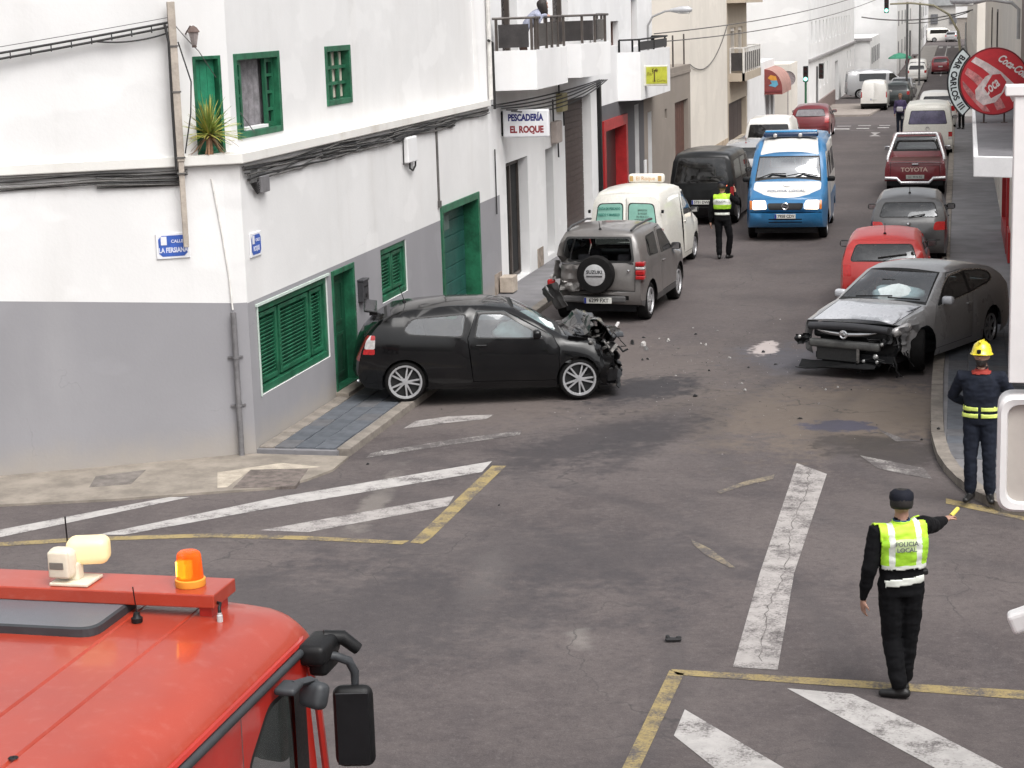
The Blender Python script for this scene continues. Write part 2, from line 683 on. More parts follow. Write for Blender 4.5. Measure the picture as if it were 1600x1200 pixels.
  for k, (d, steer) in enumerate(((S['fo'], S.get('steer', 0.0)), (S['fo'] + S['wb'], 0.0))):
   for sgn in (1, -1):
    add_wheel(root, X(d), sgn * (c.W / 2 - tw / 2 - 0.035), r, tw, sgn, S.get('spokes', 10), S.get('rim', 'plain'),
       steer, rimm=S.get('rimmat'), rk=S.get('rk', 0.72))
  # dark tub, seats, dash
  b = MB()
  d0, d1 = S.get('tub', (S['fo'] + 0.2, L - 0.25))
  hw = c.W / 2 - 0.24
  zb = min(c.belt) - 0.18
  xm, xl = (X(d0) + X(d1)) / 2, abs(X(d0) - X(d1))
  b.box((0, 0, 0.24), (L - 0.5, hw * 2, 0.10))
  for sg in (1, -1):
   b.box((xm, sg * (c.W / 2 - 0.13), (zb + 0.3) / 2 + 0.05), (xl * 0.5, 0.03, zb - 0.25))
  b.box((X(d1) + 0.02, 0, (zb + 0.3) / 2), (0.05, hw * 2 + 0.1, zb - 0.25))
  if not S.get('noengine'):
   b.box((X(d0 * 0.5 + 0.1), 0, 0.42), (d0 - 0.35, hw * 2 - 0.1, 0.36))
  dd = S.get('dash', S['fo'] + 0.55)
  b.rbox((X(dd), 0, min(c.belt) - 0.10), (0.45, c.W - 0.32, 0.24), 0.06)
  b.build('interior', INTER, root)
  if not c.far:
   for ds in S.get('seats', (dd + 0.85,)):
    for sg in (1, -1):
     b = MB()
     y = sg * c.W * 0.21
     b.rbox((X(ds), y, 0.48), (0.5, 0.46, 0.16), 0.05)
     b.rbox((X(ds + 0.3), y, 0.80), (0.14, 0.44, 0.56), 0.06, rot=Matrix.Rotation(R(-14), 3, 'Y'))
     b.rbox((X(ds + 0.40), y, 1.13), (0.09, 0.24, 0.16), 0.04)
     b.build('seat', SEATM, root, smooth=60)
  # mirrors
  if S.get('mirror'):
   d, z, mm = S['mirror']
   for sg in (1, -1):
    b = MB()
    y = sg * (c.w(d, z) + 0.09)
    b.rbox((X(d), y, z), (0.12, 0.19, 0.13), 0.045, seg=3)
    b.box((X(d) + 0.02, sg * (c.w(d, z) + 0.0), z - 0.05), (0.06, 0.06, 0.03))
    mo = b.build('wing_mirror', mm, root, smooth=60)
    b = MB()
    b.box((X(d) - 0.062, y, z), (0.004, 0.15, 0.095))
    b.build('mirror_glass', CHROME, mo)
  for d, z, w_ in S.get('handles', []):
   for sg in (1, -1):
    b = MB()
    b.rbox((X(d), sg * (c.w(d, z) + 0.012), z), (w_, 0.03, 0.03), 0.012)
    b.build('door_handle', S.get('handlemat', paint), root)
  return root
 def plate(c, end, z, text, w=0.52, h=0.11, y=0.0):
  m = c.fmap if end == 'f' else c.rmap
  sg = 1 if end == 'f' else -1
  p = m(y, z)
  b = MB()
  b.rbox((p.x + sg * 0.012, y, z), (0.02, w, h), 0.006)
  o = b.build('number_plate', PLATE, c.root)
  b = MB()
  b.box((p.x + sg * 0.0235, y - sg * (w / 2 - 0.025), z), (0.003, 0.04, h * 0.95))
  b.build('plate_band', PLATEY, o)
  if text:
   lettering(text, h * 0.92, INK, (p.x + sg * 0.0235, y + sg * 0.02, z), (0, sg, 0), (0, 0, 1), o, sx=0.92, extrude=0.001, bold=0.002)
  return o
 def antenna(c, d, h=0.22, lean=0.5, m=None):
  p = c.topmap(d, 0)
  b = MB()
  b.lathe([(0.03, 0), (0.025, 0.02), (0.008, 0.03)], 8, c=p)
  b.tube([p + Vector((0, 0, 0.02)), p + Vector((-h * lean, 0, h))], 0.006, 6)
  b.build('aerial', m or BLACK, c.root)
 def wiper(c, d, y0, y1, z, rear=True):
  b = MB()
  if rear:
   p, q = c.rmap(y0, z), c.rmap(y1, z + 0.06)
   o = Vector((-0.02, 0, 0))
  else:
   p, q = c.topmap(d, y0), c.topmap(d + 0.08, y1)
   o = Vector((0.0, 0, 0.02))
  b.tube([p + o, q + o], 0.012, 6)
  b.build('wiper', BLACK, c.root)
def doorset(P, inset_by=0.008):
 """door outline plus the shut line round it"""
 return [('gap', P), ('door', inset(P, inset_by))]
def win(P, r=0.05, seal=0.022, nm='window'):
 return [('window_trim', rpoly(P, r)), (nm, rpoly(inset(P, seal), r))]
# ------------------------------------------------------------------ surveyed ground plan (metres; x across the street, y along it)
D = {'apron': [(-17.853, 18.105), (-11.959, 21.279), (-9.24, 22.754), (-9.036, 22.811), (-7.735, 22.798), (-7.711, 22.07), (-7.876, 21.555), (-8.136, 21.11), (-8.858, 20.811),
   (-9.921, 20.353), (-11.236, 19.932), (-16.867, 17.047)],
 'arrow': [(-3.729, 83.885), (-3.285, 83.782), (-3.455, 82.624), (-3.19, 81.401), (-3.676, 81.508), (-3.51, 82.636)],
 'c1': [(-1.914, 23.117), (-1.505, 22.597), (-1.555, 18.44), (-1.9, 18.395)],
 'c2': [(-1.9, 18.395), (-1.555, 18.44), (-1.459, 15.585), (-1.85, 15.594)],
 'debris': [(-5.411, 31.396, 'b'), (-5.193, 31.223, 'w'), (-4.84, 31.742, 'w'), (-5.11, 30.983, 'g'), (-4.556, 31.015, 'g'), (-4.586, 33.07, 'w'), (-4.451, 32.408, 'b'),
   (-4.235, 31.463, 'w'), (-4.117, 32.822, 'w'), (-4.131, 31.345, 'w'), (-3.815, 30.642, 'b'), (-4.994, 29.933, 'b'), (-4.918, 29.994, 'b'), (-3.917, 29.777, 'b'),
   (-4.252, 28.624, 'w'), (-3.786, 29.078, 'b'), (-3.092, 30.745, 'b'), (-3.16, 28.095, 'w'), (-3.053, 27.567, 'w'), (-3.741, 27.087, 'b'), (-5.189, 28.453, 'b'),
   (-3.117, 34.042, 'w'), (-2.082, 25.689, 'b'), (-1.699, 27.912, 'w'), (-2.254, 27.821, 'b'), (-1.491, 27.737, 'b'), (-0.297, 25.644, 'b'), (-0.405, 24.548, 'b'),
   (-0.194, 24.755, 'b'), (-5.188, 20.686, 'b'), (-7.312, 25.878, 'b'), (-7.371, 22.483, 'b'), (-7.397, 23.159, 'w'), (-5.315, 32.037, 'b'), (-5.025, 31.923, 'w'),
   (-3.191, 29.387, 'b'), (-2.792, 29.686, 'b'), (-3.592, 30.193, 'w'), (-1.866, 27.708, 'w'), (-6.563, 32.5, 'g')],
 'door3': [(1.026, 40.832)],
 'kerbR': [(-0.286, 52.126), (-0.193, 42.902), (-0.212, 36.4), (-0.315, 30.401), (-0.326, 28.308), (-0.312, 26.053), (-0.281, 24.485), (-0.178, 23.263), (-0.026, 22.469),
   (0.195, 21.736), (0.404, 21.189), (0.776, 20.77)],
 'patch': [(-8.768, 21.924), (-8.039, 22.069), (-7.89, 21.169), (-8.645, 20.991)],
 'patch2': [(-10.667, 21.384), (-10.154, 21.777), (-10.033, 21.06), (-10.498, 20.848)],
 'scar': [(-9.153, 21.748), (-8.499, 22.331), (-7.922, 22.183), (-8.127, 22.026), (-8.768, 21.924), (-8.741, 21.043), (-8.851, 20.999)],
 'shoe': (-2.463, 16.19),
 'stains': {'bluewet': (-1.575, 25.327),
   'brown': (-1.746, 25.927),
   'brown2': (-0.972, 26.42),
   'dk1': (-6.288, 16.465),
   'dk2': (-4.149, 18.705),
   'dk3': (-6.648, 25.935),
   'lt1': (-4.662, 17.947),
   'lt2': (-3.326, 16.122),
   'oil': (-4.634, 27.492),
   'oil2': (-4.676, 24.06),
   'oil3': (-4.054, 24.504),
   'powder': (-3.106, 31.101),
   'puddle': (-0.711, 23.793),
   'puddle2': (-1.267, 24.39),
   'smear': (-5.195, 28.714),
   'streak1': (-6.721, 20.807),
   'wet': (-2.607, 30.256)},
 'w1': [(-12.571, 16.595), (-10.717, 18.966), (-9.318, 20.605), (-9.062, 20.634), (-10.554, 18.663), (-12.3, 16.43)],
 'w2': [(-9.473, 18.901), (-7.957, 20.758), (-5.797, 22.82), (-5.788, 22.24), (-7.799, 20.328), (-9.146, 18.941)],
 'w3': [(-7.648, 19.309), (-5.833, 21.058), (-5.786, 20.589), (-7.069, 19.299)],
 'w4': [(-7.504, 22.822), (-7.524, 23.109), (-6.692, 23.942), (-5.818, 24.615), (-5.782, 24.34), (-6.611, 23.645)],
 'w5': [(-7.515, 24.579), (-7.473, 25.081), (-7.089, 25.414), (-6.451, 25.6), (-6.49, 25.296), (-6.977, 25.0)],
 'w6': [(-2.124, 14.533), (-2.13, 13.957), (-1.698, 13.314), (-1.531, 13.039), (-1.01, 13.123), (-1.219, 13.452)],
 'w7': [(-1.338, 15.145), (-0.79, 15.089), (-0.161, 14.395), (0.396, 13.706), (0.634, 13.385), (0.132, 13.305), (-0.102, 13.628), (-1.055, 14.796)],
 'w8': [(-1.153, 23.608), (-0.344, 23.013), (-0.237, 22.478), (-0.63, 22.722), (-0.926, 22.985)],
 'wf': [(-1.01, 25.18), (-0.654, 24.636), (-0.403, 24.474), (-0.731, 24.442)],
 'y1': [(-15.274, 15.338), (-10.449, 18.466), (-9.582, 18.782), (-8.182, 19.111), (-7.031, 19.146), (-6.004, 19.091), (-5.826, 19.113), (-5.868, 18.956), (-6.979, 18.997),
  (-8.12, 18.961), (-9.51, 18.634), (-10.371, 18.321), (-15.137, 15.19)],
 'y2': [(-5.798, 19.04), (-5.739, 22.583), (-5.558, 22.602), (-5.613, 19.216), (-5.649, 19.008)],
 'y3': [(-2.38, 15.468), (-0.819, 15.423), (0.812, 15.372), (0.803, 15.163), (-0.809, 15.254), (-2.304, 15.333)],
 'y4': [(-2.386, 15.434), (-2.248, 15.373), (-2.299, 12.917), (-2.431, 12.896)],
 'y5': [(-0.073, 21.589), (1.05, 20.802), (1.039, 20.538), (-0.071, 21.359)],
 'yf1': [(-2.738, 21.617), (-2.452, 22.143), (-2.137, 22.497), (-2.131, 22.273), (-2.463, 21.892), (-2.686, 21.502)],
 'yf2': [(-2.76, 19.54), (-2.507, 19.201), (-2.158, 18.541), (-2.226, 18.555), (-2.55, 19.003), (-2.722, 19.37)],
 'zeb1': [(-5.486, 89.042), (-4.829, 88.873), (-4.77, 86.215), (-5.435, 86.377)],
 'zeb2': [(-4.527, 89.25), (-3.933, 89.095), (-3.9, 86.43), (-4.476, 86.572)],
 'zeb3': [(-3.55, 88.995), (-3.05, 88.865), (-3.03, 86.646), (-3.545, 86.774)]}
# ------------------------------------------------------------------ ground
def gz(y):
 """the street dips gently beyond the crossroads"""
 return interp([(88, 0.0), (100, -0.35), (118, -1.0), (170, -1.05), (290, -0.6), (2000, -0.6)], y)
def ground_mat():
 s = NT('asphalt')
 big = s.noise(0.35, 5, 0.6)
 mid = s.noise(2.2, 5, 0.62, dist=0.6)
 fine = s.noise(55, 3, 0.7)
 grit = s.n('TexVoronoi', Scale=130.0)
 s.set(grit.inputs['Vector'], s.co)
 streak = s.noise(1.0, 4, 0.6, s.scaled((2.2, 0.35, 1)))
 c = s.mix(s.ramp(big, 0.36, 0.66), (0.068, 0.056, 0.056), (0.106, 0.089, 0.086))
 c = s.mix(s.ramp(mid, 0.35, 0.72, 0, 0.55), c, (0.126, 0.107, 0.102))
 c = s.mix(s.ramp(streak, 0.52, 0.75, 0, 0.28), c, (0.060, 0.056, 0.060))
 mott = s.noise(11, 6, 0.82)
 c = s.mix(s.ramp(mott, 0.50, 0.70, 0, 0.55), c, (0.148, 0.130, 0.128))
 c = s.mix(s.ramp(mott, 0.50, 0.32, 0, 0.6), c, (0.048, 0.041, 0.043))
 c = s.mix(s.ramp(fine, 0.50, 0.75, 0, 0.5), c, (0.165, 0.147, 0.143))
 c = s.mix(s.ramp(fine, 0.46, 0.25, 0, 0.5), c, (0.05, 0.045, 0.046))
 c = s.mix(s.ramp(grit.outputs['Distance'], 0.0, 0.35, 0.45, 0.0), c, (0.04, 0.038, 0.039))
 wob = s.noise(1.4, 5, 0.65)
 wob2 = s.noise(6.0, 4, 0.6)
 T = D['stains']
 def blob(key, rx, ry, col, amt, ang=0.0, off=(0, 0), soft=0.6):
  nonlocal c
  m = s.n('Mapping', vector_type='TEXTURE')
  s.set(m.inputs['Vector'], s.co)
  x, y = T[key]
  m.inputs['Location'].default_value = (x + off[0], y + off[1], 0)
  m.inputs['Rotation'].default_value = (0, 0, R(ang))
  m.inputs['Scale'].default_value = (rx, ry, 50)
  ln = s.n('VectorMath', operation='LENGTH')
  s.set(ln.inputs[0], m.outputs[0])
  d = s.math('ADD', ln.outputs['Value'], s.math('MULTIPLY', s.math('SUBTRACT', wob, 0.5), 2.2))
  d = s.math('ADD', d, s.math('MULTIPLY', s.math('SUBTRACT', wob2, 0.5), 1.9))
  c = s.mix(s.ramp(d, 1.0 - soft, 1.0 + soft * 0.5, amt, 0.0), c, col)
 SAND = (0.17, 0.135, 0.105)
 blob('brown', 2.3, 2.4, SAND, 0.6, 12)
 blob('brown2', 1.0, 1.9, (0.18, 0.145, 0.115), 0.5, 0)
 blob('smear', 2.4, 3.6, (0.15, 0.125, 0.112), 0.45, 15)
 blob('dk3', 2.0, 1.4, (0.135, 0.112, 0.10), 0.4, 15)
 blob('oil', 0.75, 1.5, (0.028, 0.027, 0.032), 0.85, -25)
 blob('oil2', 0.8, 2.2, (0.040, 0.036, 0.039), 0.75, -32)
 blob('oil3', 0.55, 2.4, (0.040, 0.036, 0.039), 0.65, -12)
 blob('puddle', 0.75, 0.75, (0.045, 0.038, 0.036), 0.85, 10, soft=0.35)
 blob('puddle2', 0.6, 0.45, (0.05, 0.042, 0.038), 0.8, 0, soft=0.35)
 blob('wet', 0.9, 1.3, (0.085, 0.085, 0.10), 0.7, 20)
 blob('powder', 0.22, 0.75, (0.50, 0.44, 0.42), 0.85, 0, soft=0.35)
 blob('bluewet', 0.5, 0.40, (0.062, 0.062, 0.095), 0.85, 0, soft=0.3)
 blob('dk1', 3.2, 1.7, (0.042, 0.039, 0.043), 0.48, 10)
 blob('dk2', 2.6, 1.2, (0.045, 0.041, 0.045), 0.42, 0)
 blob('lt1', 0.22, 1.0, (0.24, 0.215, 0.20), 0.15, 8, soft=0.9)
 blob('lt2', 0.14, 0.30, (0.26, 0.24, 0.22), 0.45, 15, soft=0.8)
 blob('streak1', 0.16, 1.5, (0.22, 0.20, 0.18), 0.5, 6)
 # tyre tracks swept round from the street into the side road
 for cx_, cy_, rad_, a_ in ((-9.5, 14.5, 7.2, 0.30), (-9.5, 14.5, 8.7, 0.30), (4.5, 25.5, 6.2, 0.25), (4.5, 25.5, 7.7, 0.25)):
  v_ = s.n('VectorMath', operation='DISTANCE')
  s.set(v_.inputs[0], s.co)
  v_.inputs[1].default_value = (cx_, cy_, 0)
  dd = s.math('ABSOLUTE', s.math('SUBTRACT', v_.outputs['Value'], rad_))
  dd = s.math('ADD', dd, s.math('MULTIPLY', s.math('SUBTRACT', wob2, 0.5), 0.5))
  c = s.mix(s.ramp(dd, 0.02, 0.30, a_, 0.0), c, (0.05, 0.045, 0.048))
 # crack lines
 vo = s.n('TexVoronoi', feature='DISTANCE_TO_EDGE', Scale=0.33)
 wv = s.n('VectorMath', operation='ADD')
 nz = s.n('TexNoise', Scale=1.3, Detail=4.0)
 s.set(nz.inputs['Vector'], s.co)
 s.set(wv.inputs[0], s.co)
 s.set(wv.inputs[1], nz.outputs['Color'])
 s.set(vo.inputs['Vector'], wv.outputs[0])
 crack = s.ramp(vo.outputs['Distance'], 0.0, 0.006, 0.55, 0.0)
 crack = s.math('MULTIPLY', crack, s.ramp(big, 0.45, 0.6))
 c = s.mix(crack, c, (0.03, 0.03, 0.03))
 s.p(Base_Color=c, Roughness=s.ramp(mid, 0.3, 0.8, 0.72, 0.9))
 s.b.inputs['Specular IOR Level'].default_value = 0.35
 h = s.math('ADD', s.math('MULTIPLY', fine, 0.6), s.math('MULTIPLY', grit.outputs['Distance'], 0.4))
 s.bump(h, 0.35, 0.008)
 return s.m
ASPH = ground_mat()
def sheet(name, poly, z, m, parent=None, kind=None):
 """flat sheet following the street's profile"""
 b = MB()
 tris = panel(poly, [], 4.0)['body']
 for t in tris:
  q = [(x, y, gz(y) + z) for x, y in t]
  if (Vector(q[1]) - Vector(q[0])).cross(Vector(q[2]) - Vector(q[0])).z < 0:
   q = q[::-1]
  b.add(q, [(0, 1, 2)])
 o = b.build(name, m, parent, weld=True)
 if kind:
  tag(o, kind=kind)
 return o
b = MB()
ys = [-60, 0, 10, 30, 60, 88, 94, 100, 109, 118, 140, 170, 210, 250, 290, 400, 600]
xs = [-300, -60, -20, 0, 20, 60, 300]
vs = [(x, y, gz(y)) for y in ys for x in xs]
n = len(xs)
b.add(vs, [(j * n + i, j * n + i + 1, (j + 1) * n + i + 1, (j + 1) * n + i) for j in range(len(ys) - 1) for i in range(n - 1)])
road = b.build('road', ASPH)
tag(road, 'grey worn asphalt road', kind='structure')
def marking_mat(name, col, wear, scale=3.0):
 """thermoplastic road paint worn through to the asphalt"""
 s = NT(name)
 a = s.noise(scale, 6, 0.68)
 f = s.noise(38, 4, 0.75)
 k = s.math('ADD', s.math('MULTIPLY', a, 0.6), s.math('MULTIPLY', f, 0.4))
 m = s.ramp(k, wear - 0.10, wear + 0.08)
 dirt = s.ramp(s.noise(7, 4), 0.35, 0.7, 0.0, 0.45)
 c = s.mix(dirt, col, tuple(x * 0.62 for x in col))
 c = s.mix(m, c, (0.086, 0.075, 0.074))
 s.p(Base_Color=c, Roughness=0.75)
 s.bump(s.math('ADD', f, s.math('MULTIPLY', m, -0.6)), 0.3, 0.006)
 return s.m
MW = marking_mat('road_paint_white', (0.43, 0.41, 0.395), 0.57)
MWW = marking_mat('road_paint_white_worn', (0.37, 0.345, 0.33), 0.545)
MWF = marking_mat('road_paint_white_faded', (0.36, 0.34, 0.32), 0.46)
MZ = marking_mat('zebra_white', (0.72, 0.70, 0.68), 0.66)
MY = marking_mat('road_paint_yellow', (0.32, 0.245, 0.105), 0.53)
MYF = marking_mat('road_paint_yellow_faded', (0.27, 0.22, 0.14), 0.47)
for key, m, lab in (
  ('w1', MW, 'white chevron stripe nearest the corner house apron'), ('w2', MW, 'long white chevron stripe in the middle of the island'),
  ('w3', MWW, 'short worn white chevron stripe beside the yellow line'), ('w4', MWF, 'thin faded white stroke beside the kerb'),
  ('w5', MWW, 'worn white dash beside the black hatchback'), ('y1', MY, 'thin yellow line round the chevron island'),
  ('y2', MY, 'short wide yellow line at the tip of the chevron island'), ('c1', MWW, 'far half of the wide cracked white line'),
  ('c2', MWW, 'near half of the wide cracked white line'), ('y3', MY, 'thin yellow line under the feet of the near policeman'),
  ('y4', MY, 'slanting wide yellow line in the foreground'), ('w6', MW, 'white chevron stripe beside the slanting yellow line'),
  ('w7', MW, 'broad white chevron stripe below the near policeman'), ('w8', MWF, 'faded white dash beside the puddle'),
  ('y5', MY, 'yellow line at the feet of the firefighter'), ('yf1', MYF, 'faded curved yellow stroke'), ('yf2', MYF, 'faded yellow arrow remnant'),
  ('wf', MWF, 'almost worn away white dash'), ('zeb1', MZ, 'zebra bar'), ('zeb2', MZ, 'zebra bar'), ('zeb3', MZ, 'zebra bar'), ('arrow', MW, 'small white arrow')):
 o = sheet('road_marking', D[key], 0.004, m, road)
 if 'zebra' not in lab:
  o['label'] = lab
rq = random.Random(8)
cl = [(-1.72 + 0.022 * rq.uniform(-1, 1) + 0.03 * math.sin(y * 2.1) + 0.06 * (22.9 - y) / 7.4, y) for y in [22.85 - 0.12 * k for k in range(60)]]
sheet('crack', [(x - rq.uniform(0.001, 0.009), y) for x, y in cl] + [(x + rq.uniform(0.001, 0.009), y) for x, y in cl[::-1]], 0.0075, mat('tar_crack', (0.15, 0.135, 0.13), 0.9, var=0.5, scale=9), road)
# long centre line and far crossings
for k, (x0, y0, x1, y1, wd) in enumerate(((-2.35, 92, -2.3, 124, 0.12), (-1.62, 170, -1.60, 262, 0.12))):
 sheet('road_marking', [(x0, y0), (x0 + wd, y0), (x1 + wd, y1), (x1, y1)], 0.005, MW, road)
for k in range(6):
 x = -3.0 + k * 1.0
 sheet('road_marking', [(x, 121.5), (x + 0.5, 121.5), (x + 0.5, 125.5), (x, 125.5)], 0.005, MW, road)
 sheet('road_marking', [(x - 0.6, 252), (x - 0.1, 252), (x - 0.1, 259), (x - 0.6, 259)], 0.005, MW, road)
for k in range(3):
 x = -2.15 + k * 0.72
 if k:
  sheet('road_marking', [(x, 87), (x + 0.42, 87), (x + 0.42, 89.6), (x, 89.6)], 0.005, MW, road)
# the straight line in front of the zebra
sheet('road_marking', [(-6.0, 85.2), (-2.2, 85.2), (-2.2, 85.45), (-6.0, 85.45)], 0.005, MWF, road)
# ------------------------------------------------------------------ pavements
CONC = mat('pavement_concrete', (0.235, 0.205, 0.172), 0.85, var=0.28, scale=2.5, bump=0.25, bscale=45)
KERB = mat('kerb_concrete', (0.21, 0.185, 0.16), 0.85, var=0.3, scale=3.5, bump=0.3, bscale=40)
TILE = [mat('paving_tile_%s' % n_, c_, 0.7, var=0.25, scale=5, bump=0.2, bscale=50) for n_, c_ in
  (('slate', (0.082, 0.090, 0.104)), ('blue', (0.095, 0.103, 0.118)), ('grey', (0.108, 0.108, 0.115)))]
SLAB = mat('paving_slab', (0.185, 0.180, 0.188), 0.75, var=0.22, scale=1.6, bump=0.15, bscale=40)
PATCH = mat('asphalt_patch', (0.135, 0.112, 0.10), 0.9, var=0.4, scale=9, bump=0.5, bscale=60)
def strip(name, x0, x1, ys, z, m, parent=None, skirt=0.5):
 b = MB()
 for y0, y1 in zip(ys, ys[1:]):
  za, zb = gz(y0) + z, gz(y1) + z
  vs = [(x0, y0, za), (x1, y0, za), (x1, y1, zb), (x0, y1, zb)]
  vs += [(x, y, q - skirt) for x, y, q in vs]
  b.add(vs, [(0, 1, 2, 3), (0, 4, 5, 1), (1, 5, 6, 2), (2, 6, 7, 3), (3, 7, 4, 0)])
 return b.build(name, m, parent)
YL = [34.0, 50, 70, 88, 93]
pv = strip('pavement', -9.05, -7.90, [22.86] + YL, 0.075, SLAB)
tag(pv, 'left pavement in front of the shops', kind='structure')
rng = random.Random(5)
tile_me = {}
def tile(name, x, y, z, w_, l_, h_, m, parent, jig=0.004):
 key = (round(w_, 3), round(l_, 3), m.name)
 if key not in tile_me:
  bb = MB()
  bb.rbox((0, 0, -h_ / 2), (w_, l_, h_), 0.006, seg=1)
  oo = bb.build(name, m)
  tile_me[key] = oo.data
  bpy.data.objects.remove(oo)
 o = link(name, tile_me[key], parent)
 o.location = (x, y, z + rng.uniform(-jig, jig))
 o.rotation_euler = (rng.uniform(-.006, .006), rng.uniform(-.006, .006), 0)
 return o
# left: border by the wall, three rows of dark tiles, kerb stones
for k in range(26):
 y = 22.95 + 0.43 * k + 0.2
 tile('border_tile', -8.925, y, 0.10, 0.205, 0.415, 0.06, KERB, pv)
 for j in range(3):
  tile('paving_tile', -8.675 + j * 0.285, y + (0.0 if j != 1 else 0.02), 0.098, 0.273, 0.418, 0.06, TILE[rng.randrange(3)], pv)
for k in range(14):
 y = 22.9 + 0.95 * k + 0.47
 tile('kerb_stone', -7.84, y, 0.105, 0.18, 0.935, 0.25, KERB, pv, 0.006)
strip('kerb_run', -7.90, -7.75, [36.2, 50, 70, 88, 93], 0.105, KERB, pv)
# apron at the corner
ap = MB()
ap.prism(D['apron'][::-1] if False else D['apron'], -0.2, 0.028)
me_ = ap
def flat_poly(name, poly, z0, z1, m, parent=None):
 bb = MB()
 a = sum(poly[i][0] * poly[(i + 1) % len(poly)][1] - poly[(i + 1) % len(poly)][0] * poly[i][1] for i in range(len(poly)))
 bb.prism(poly if a > 0 else poly[::-1], z0, z1)
 return bb.build(name, m, parent)
apron = tag(flat_poly('corner_apron', D['apron'], -0.2, 0.03, CONC), 'beige concrete apron at the corner house', kind='structure')
flat_poly('asphalt_patch', D['patch'], 0.0, 0.036, PATCH, apron)
flat_poly('asphalt_patch', D['patch2'], 0.0, 0.034, mat('stained_concrete', (0.17, 0.15, 0.135), 0.9, var=0.35, scale=6, bump=0.3), apron)
flat_poly('mortar_scar', D['scar'], 0.0, 0.033, mat('pale_mortar', (0.40, 0.35, 0.285), 0.9, var=0.25, scale=7, bump=0.4), apron)
# right pavement with its rounded corner
kr = D['kerbR'][3:]
poly = [(-0.30, 60.0)] + [(-0.30, 36.0)] + kr + [(3.0, kr[-1][1] - 0.5), (3.0, 60.0)]
inner = []
def offs(pts, d):
 out = []
 for i, p in enumerate(pts):
  a = Vector(pts[max(0, i - 1)])
  c_ = Vector(pts[min(len(pts) - 1, i + 1)])
  t = (c_ - a).normalized()
  out.append((p[0] - t.y * d, p[1] + t.x * d))
 return out
line = [(-0.30, 60.0), (-0.30, 36.0)] + kr + [(2.0, kr[-1][1] - 0.25)]
inn = offs(line, 0.17)
rp = MB()
pin = inn + [(3.0, inn[-1][1]), (3.0, 60.0)]
rpv = tag(flat_poly('pavement', pin, -0.3, 0.085, SLAB), 'right pavement beside the bar', kind='structure')
strip('pavement_far', -0.13, 3.0, [60, 75, 88], 0.085, SLAB, rpv)
strip('kerb_run', -0.30, -0.13, [60, 75, 88], 0.11, KERB, rpv)
# kerb stones along that line, every one a stone
def resample(pts, step):
 out = [Vector(pts[0])]
 acc = 0.0
 for a, c_ in zip(pts, pts[1:]):
  a, c_ = Vector(a), Vector(c_)
  L_ = (c_ - a).length
  t = step - acc
  while t <= L_:
   out.append(a + (c_ - a) * t / L_)
   t += step
  acc = (acc + L_) % step
 return out
ln = resample([p for p in line if p[1] < 45][0:1] + line[1:], 0.62) if False else resample([(-0.30, 42.0)] + line[1:], 0.62)
for a, c_ in zip(ln, ln[1:]):
 t = (c_ - a).normalized()
 nn = Vector((-t.y, t.x))
 e = 0.006
 p = [a + t * e, c_ - t * e, c_ - t * e + nn * 0.165, a + t * e + nn * 0.165]
 bb = MB()
 h = 0.105 + rng.uniform(-0.004, 0.004)
 bb.prism([tuple(q) for q in p] if t.cross(nn) > 0 else [tuple(q) for q in p[::-1]], -0.2, h)
 bb.build('kerb_stone', KERB, rpv, bevel=0.012)
strip('kerb_run', -0.30, -0.14, [42, 60], 0.10, KERB, rpv)
for i in range(4):
 for k in range(30):
  y = 23.4 + 0.41 * k
  x = 0.06 + 0.30 * i
  tile('paving_tile', x, y, 0.10, 0.29, 0.40, 0.06, TILE[(rng.randrange(3) + 1) % 3], rpv, 0.003)
# far pavements beyond the crossroads
tag(strip('pavement', -8.1, -4.7, [104, 112, 118, 125], 0.10, mat('far_paving', (0.27, 0.235, 0.21), 0.85, var=0.15, scale=1.0)), 'wide beige pavement beyond the side street', kind='structure')
tag(strip('pavement', -4.6, -2.75, [126, 150, 170, 210, 262], 0.10, mat('far_paving_grey', (0.24, 0.225, 0.21), 0.85, var=0.15, scale=1.0)), 'far left pavement of the street', kind='structure')
tag(strip('pavement', 0.15, 1.2, [97, 118, 170, 250], 0.10, mat('far_paving_right', (0.22, 0.21, 0.20), 0.85, var=0.15, scale=1.0)), 'far right pavement of the street', kind='structure')
# steps of sand along the left gutter
DIRT = mat('gutter_sand', (0.20, 0.165, 0.135), 0.95, var=0.3, scale=8)
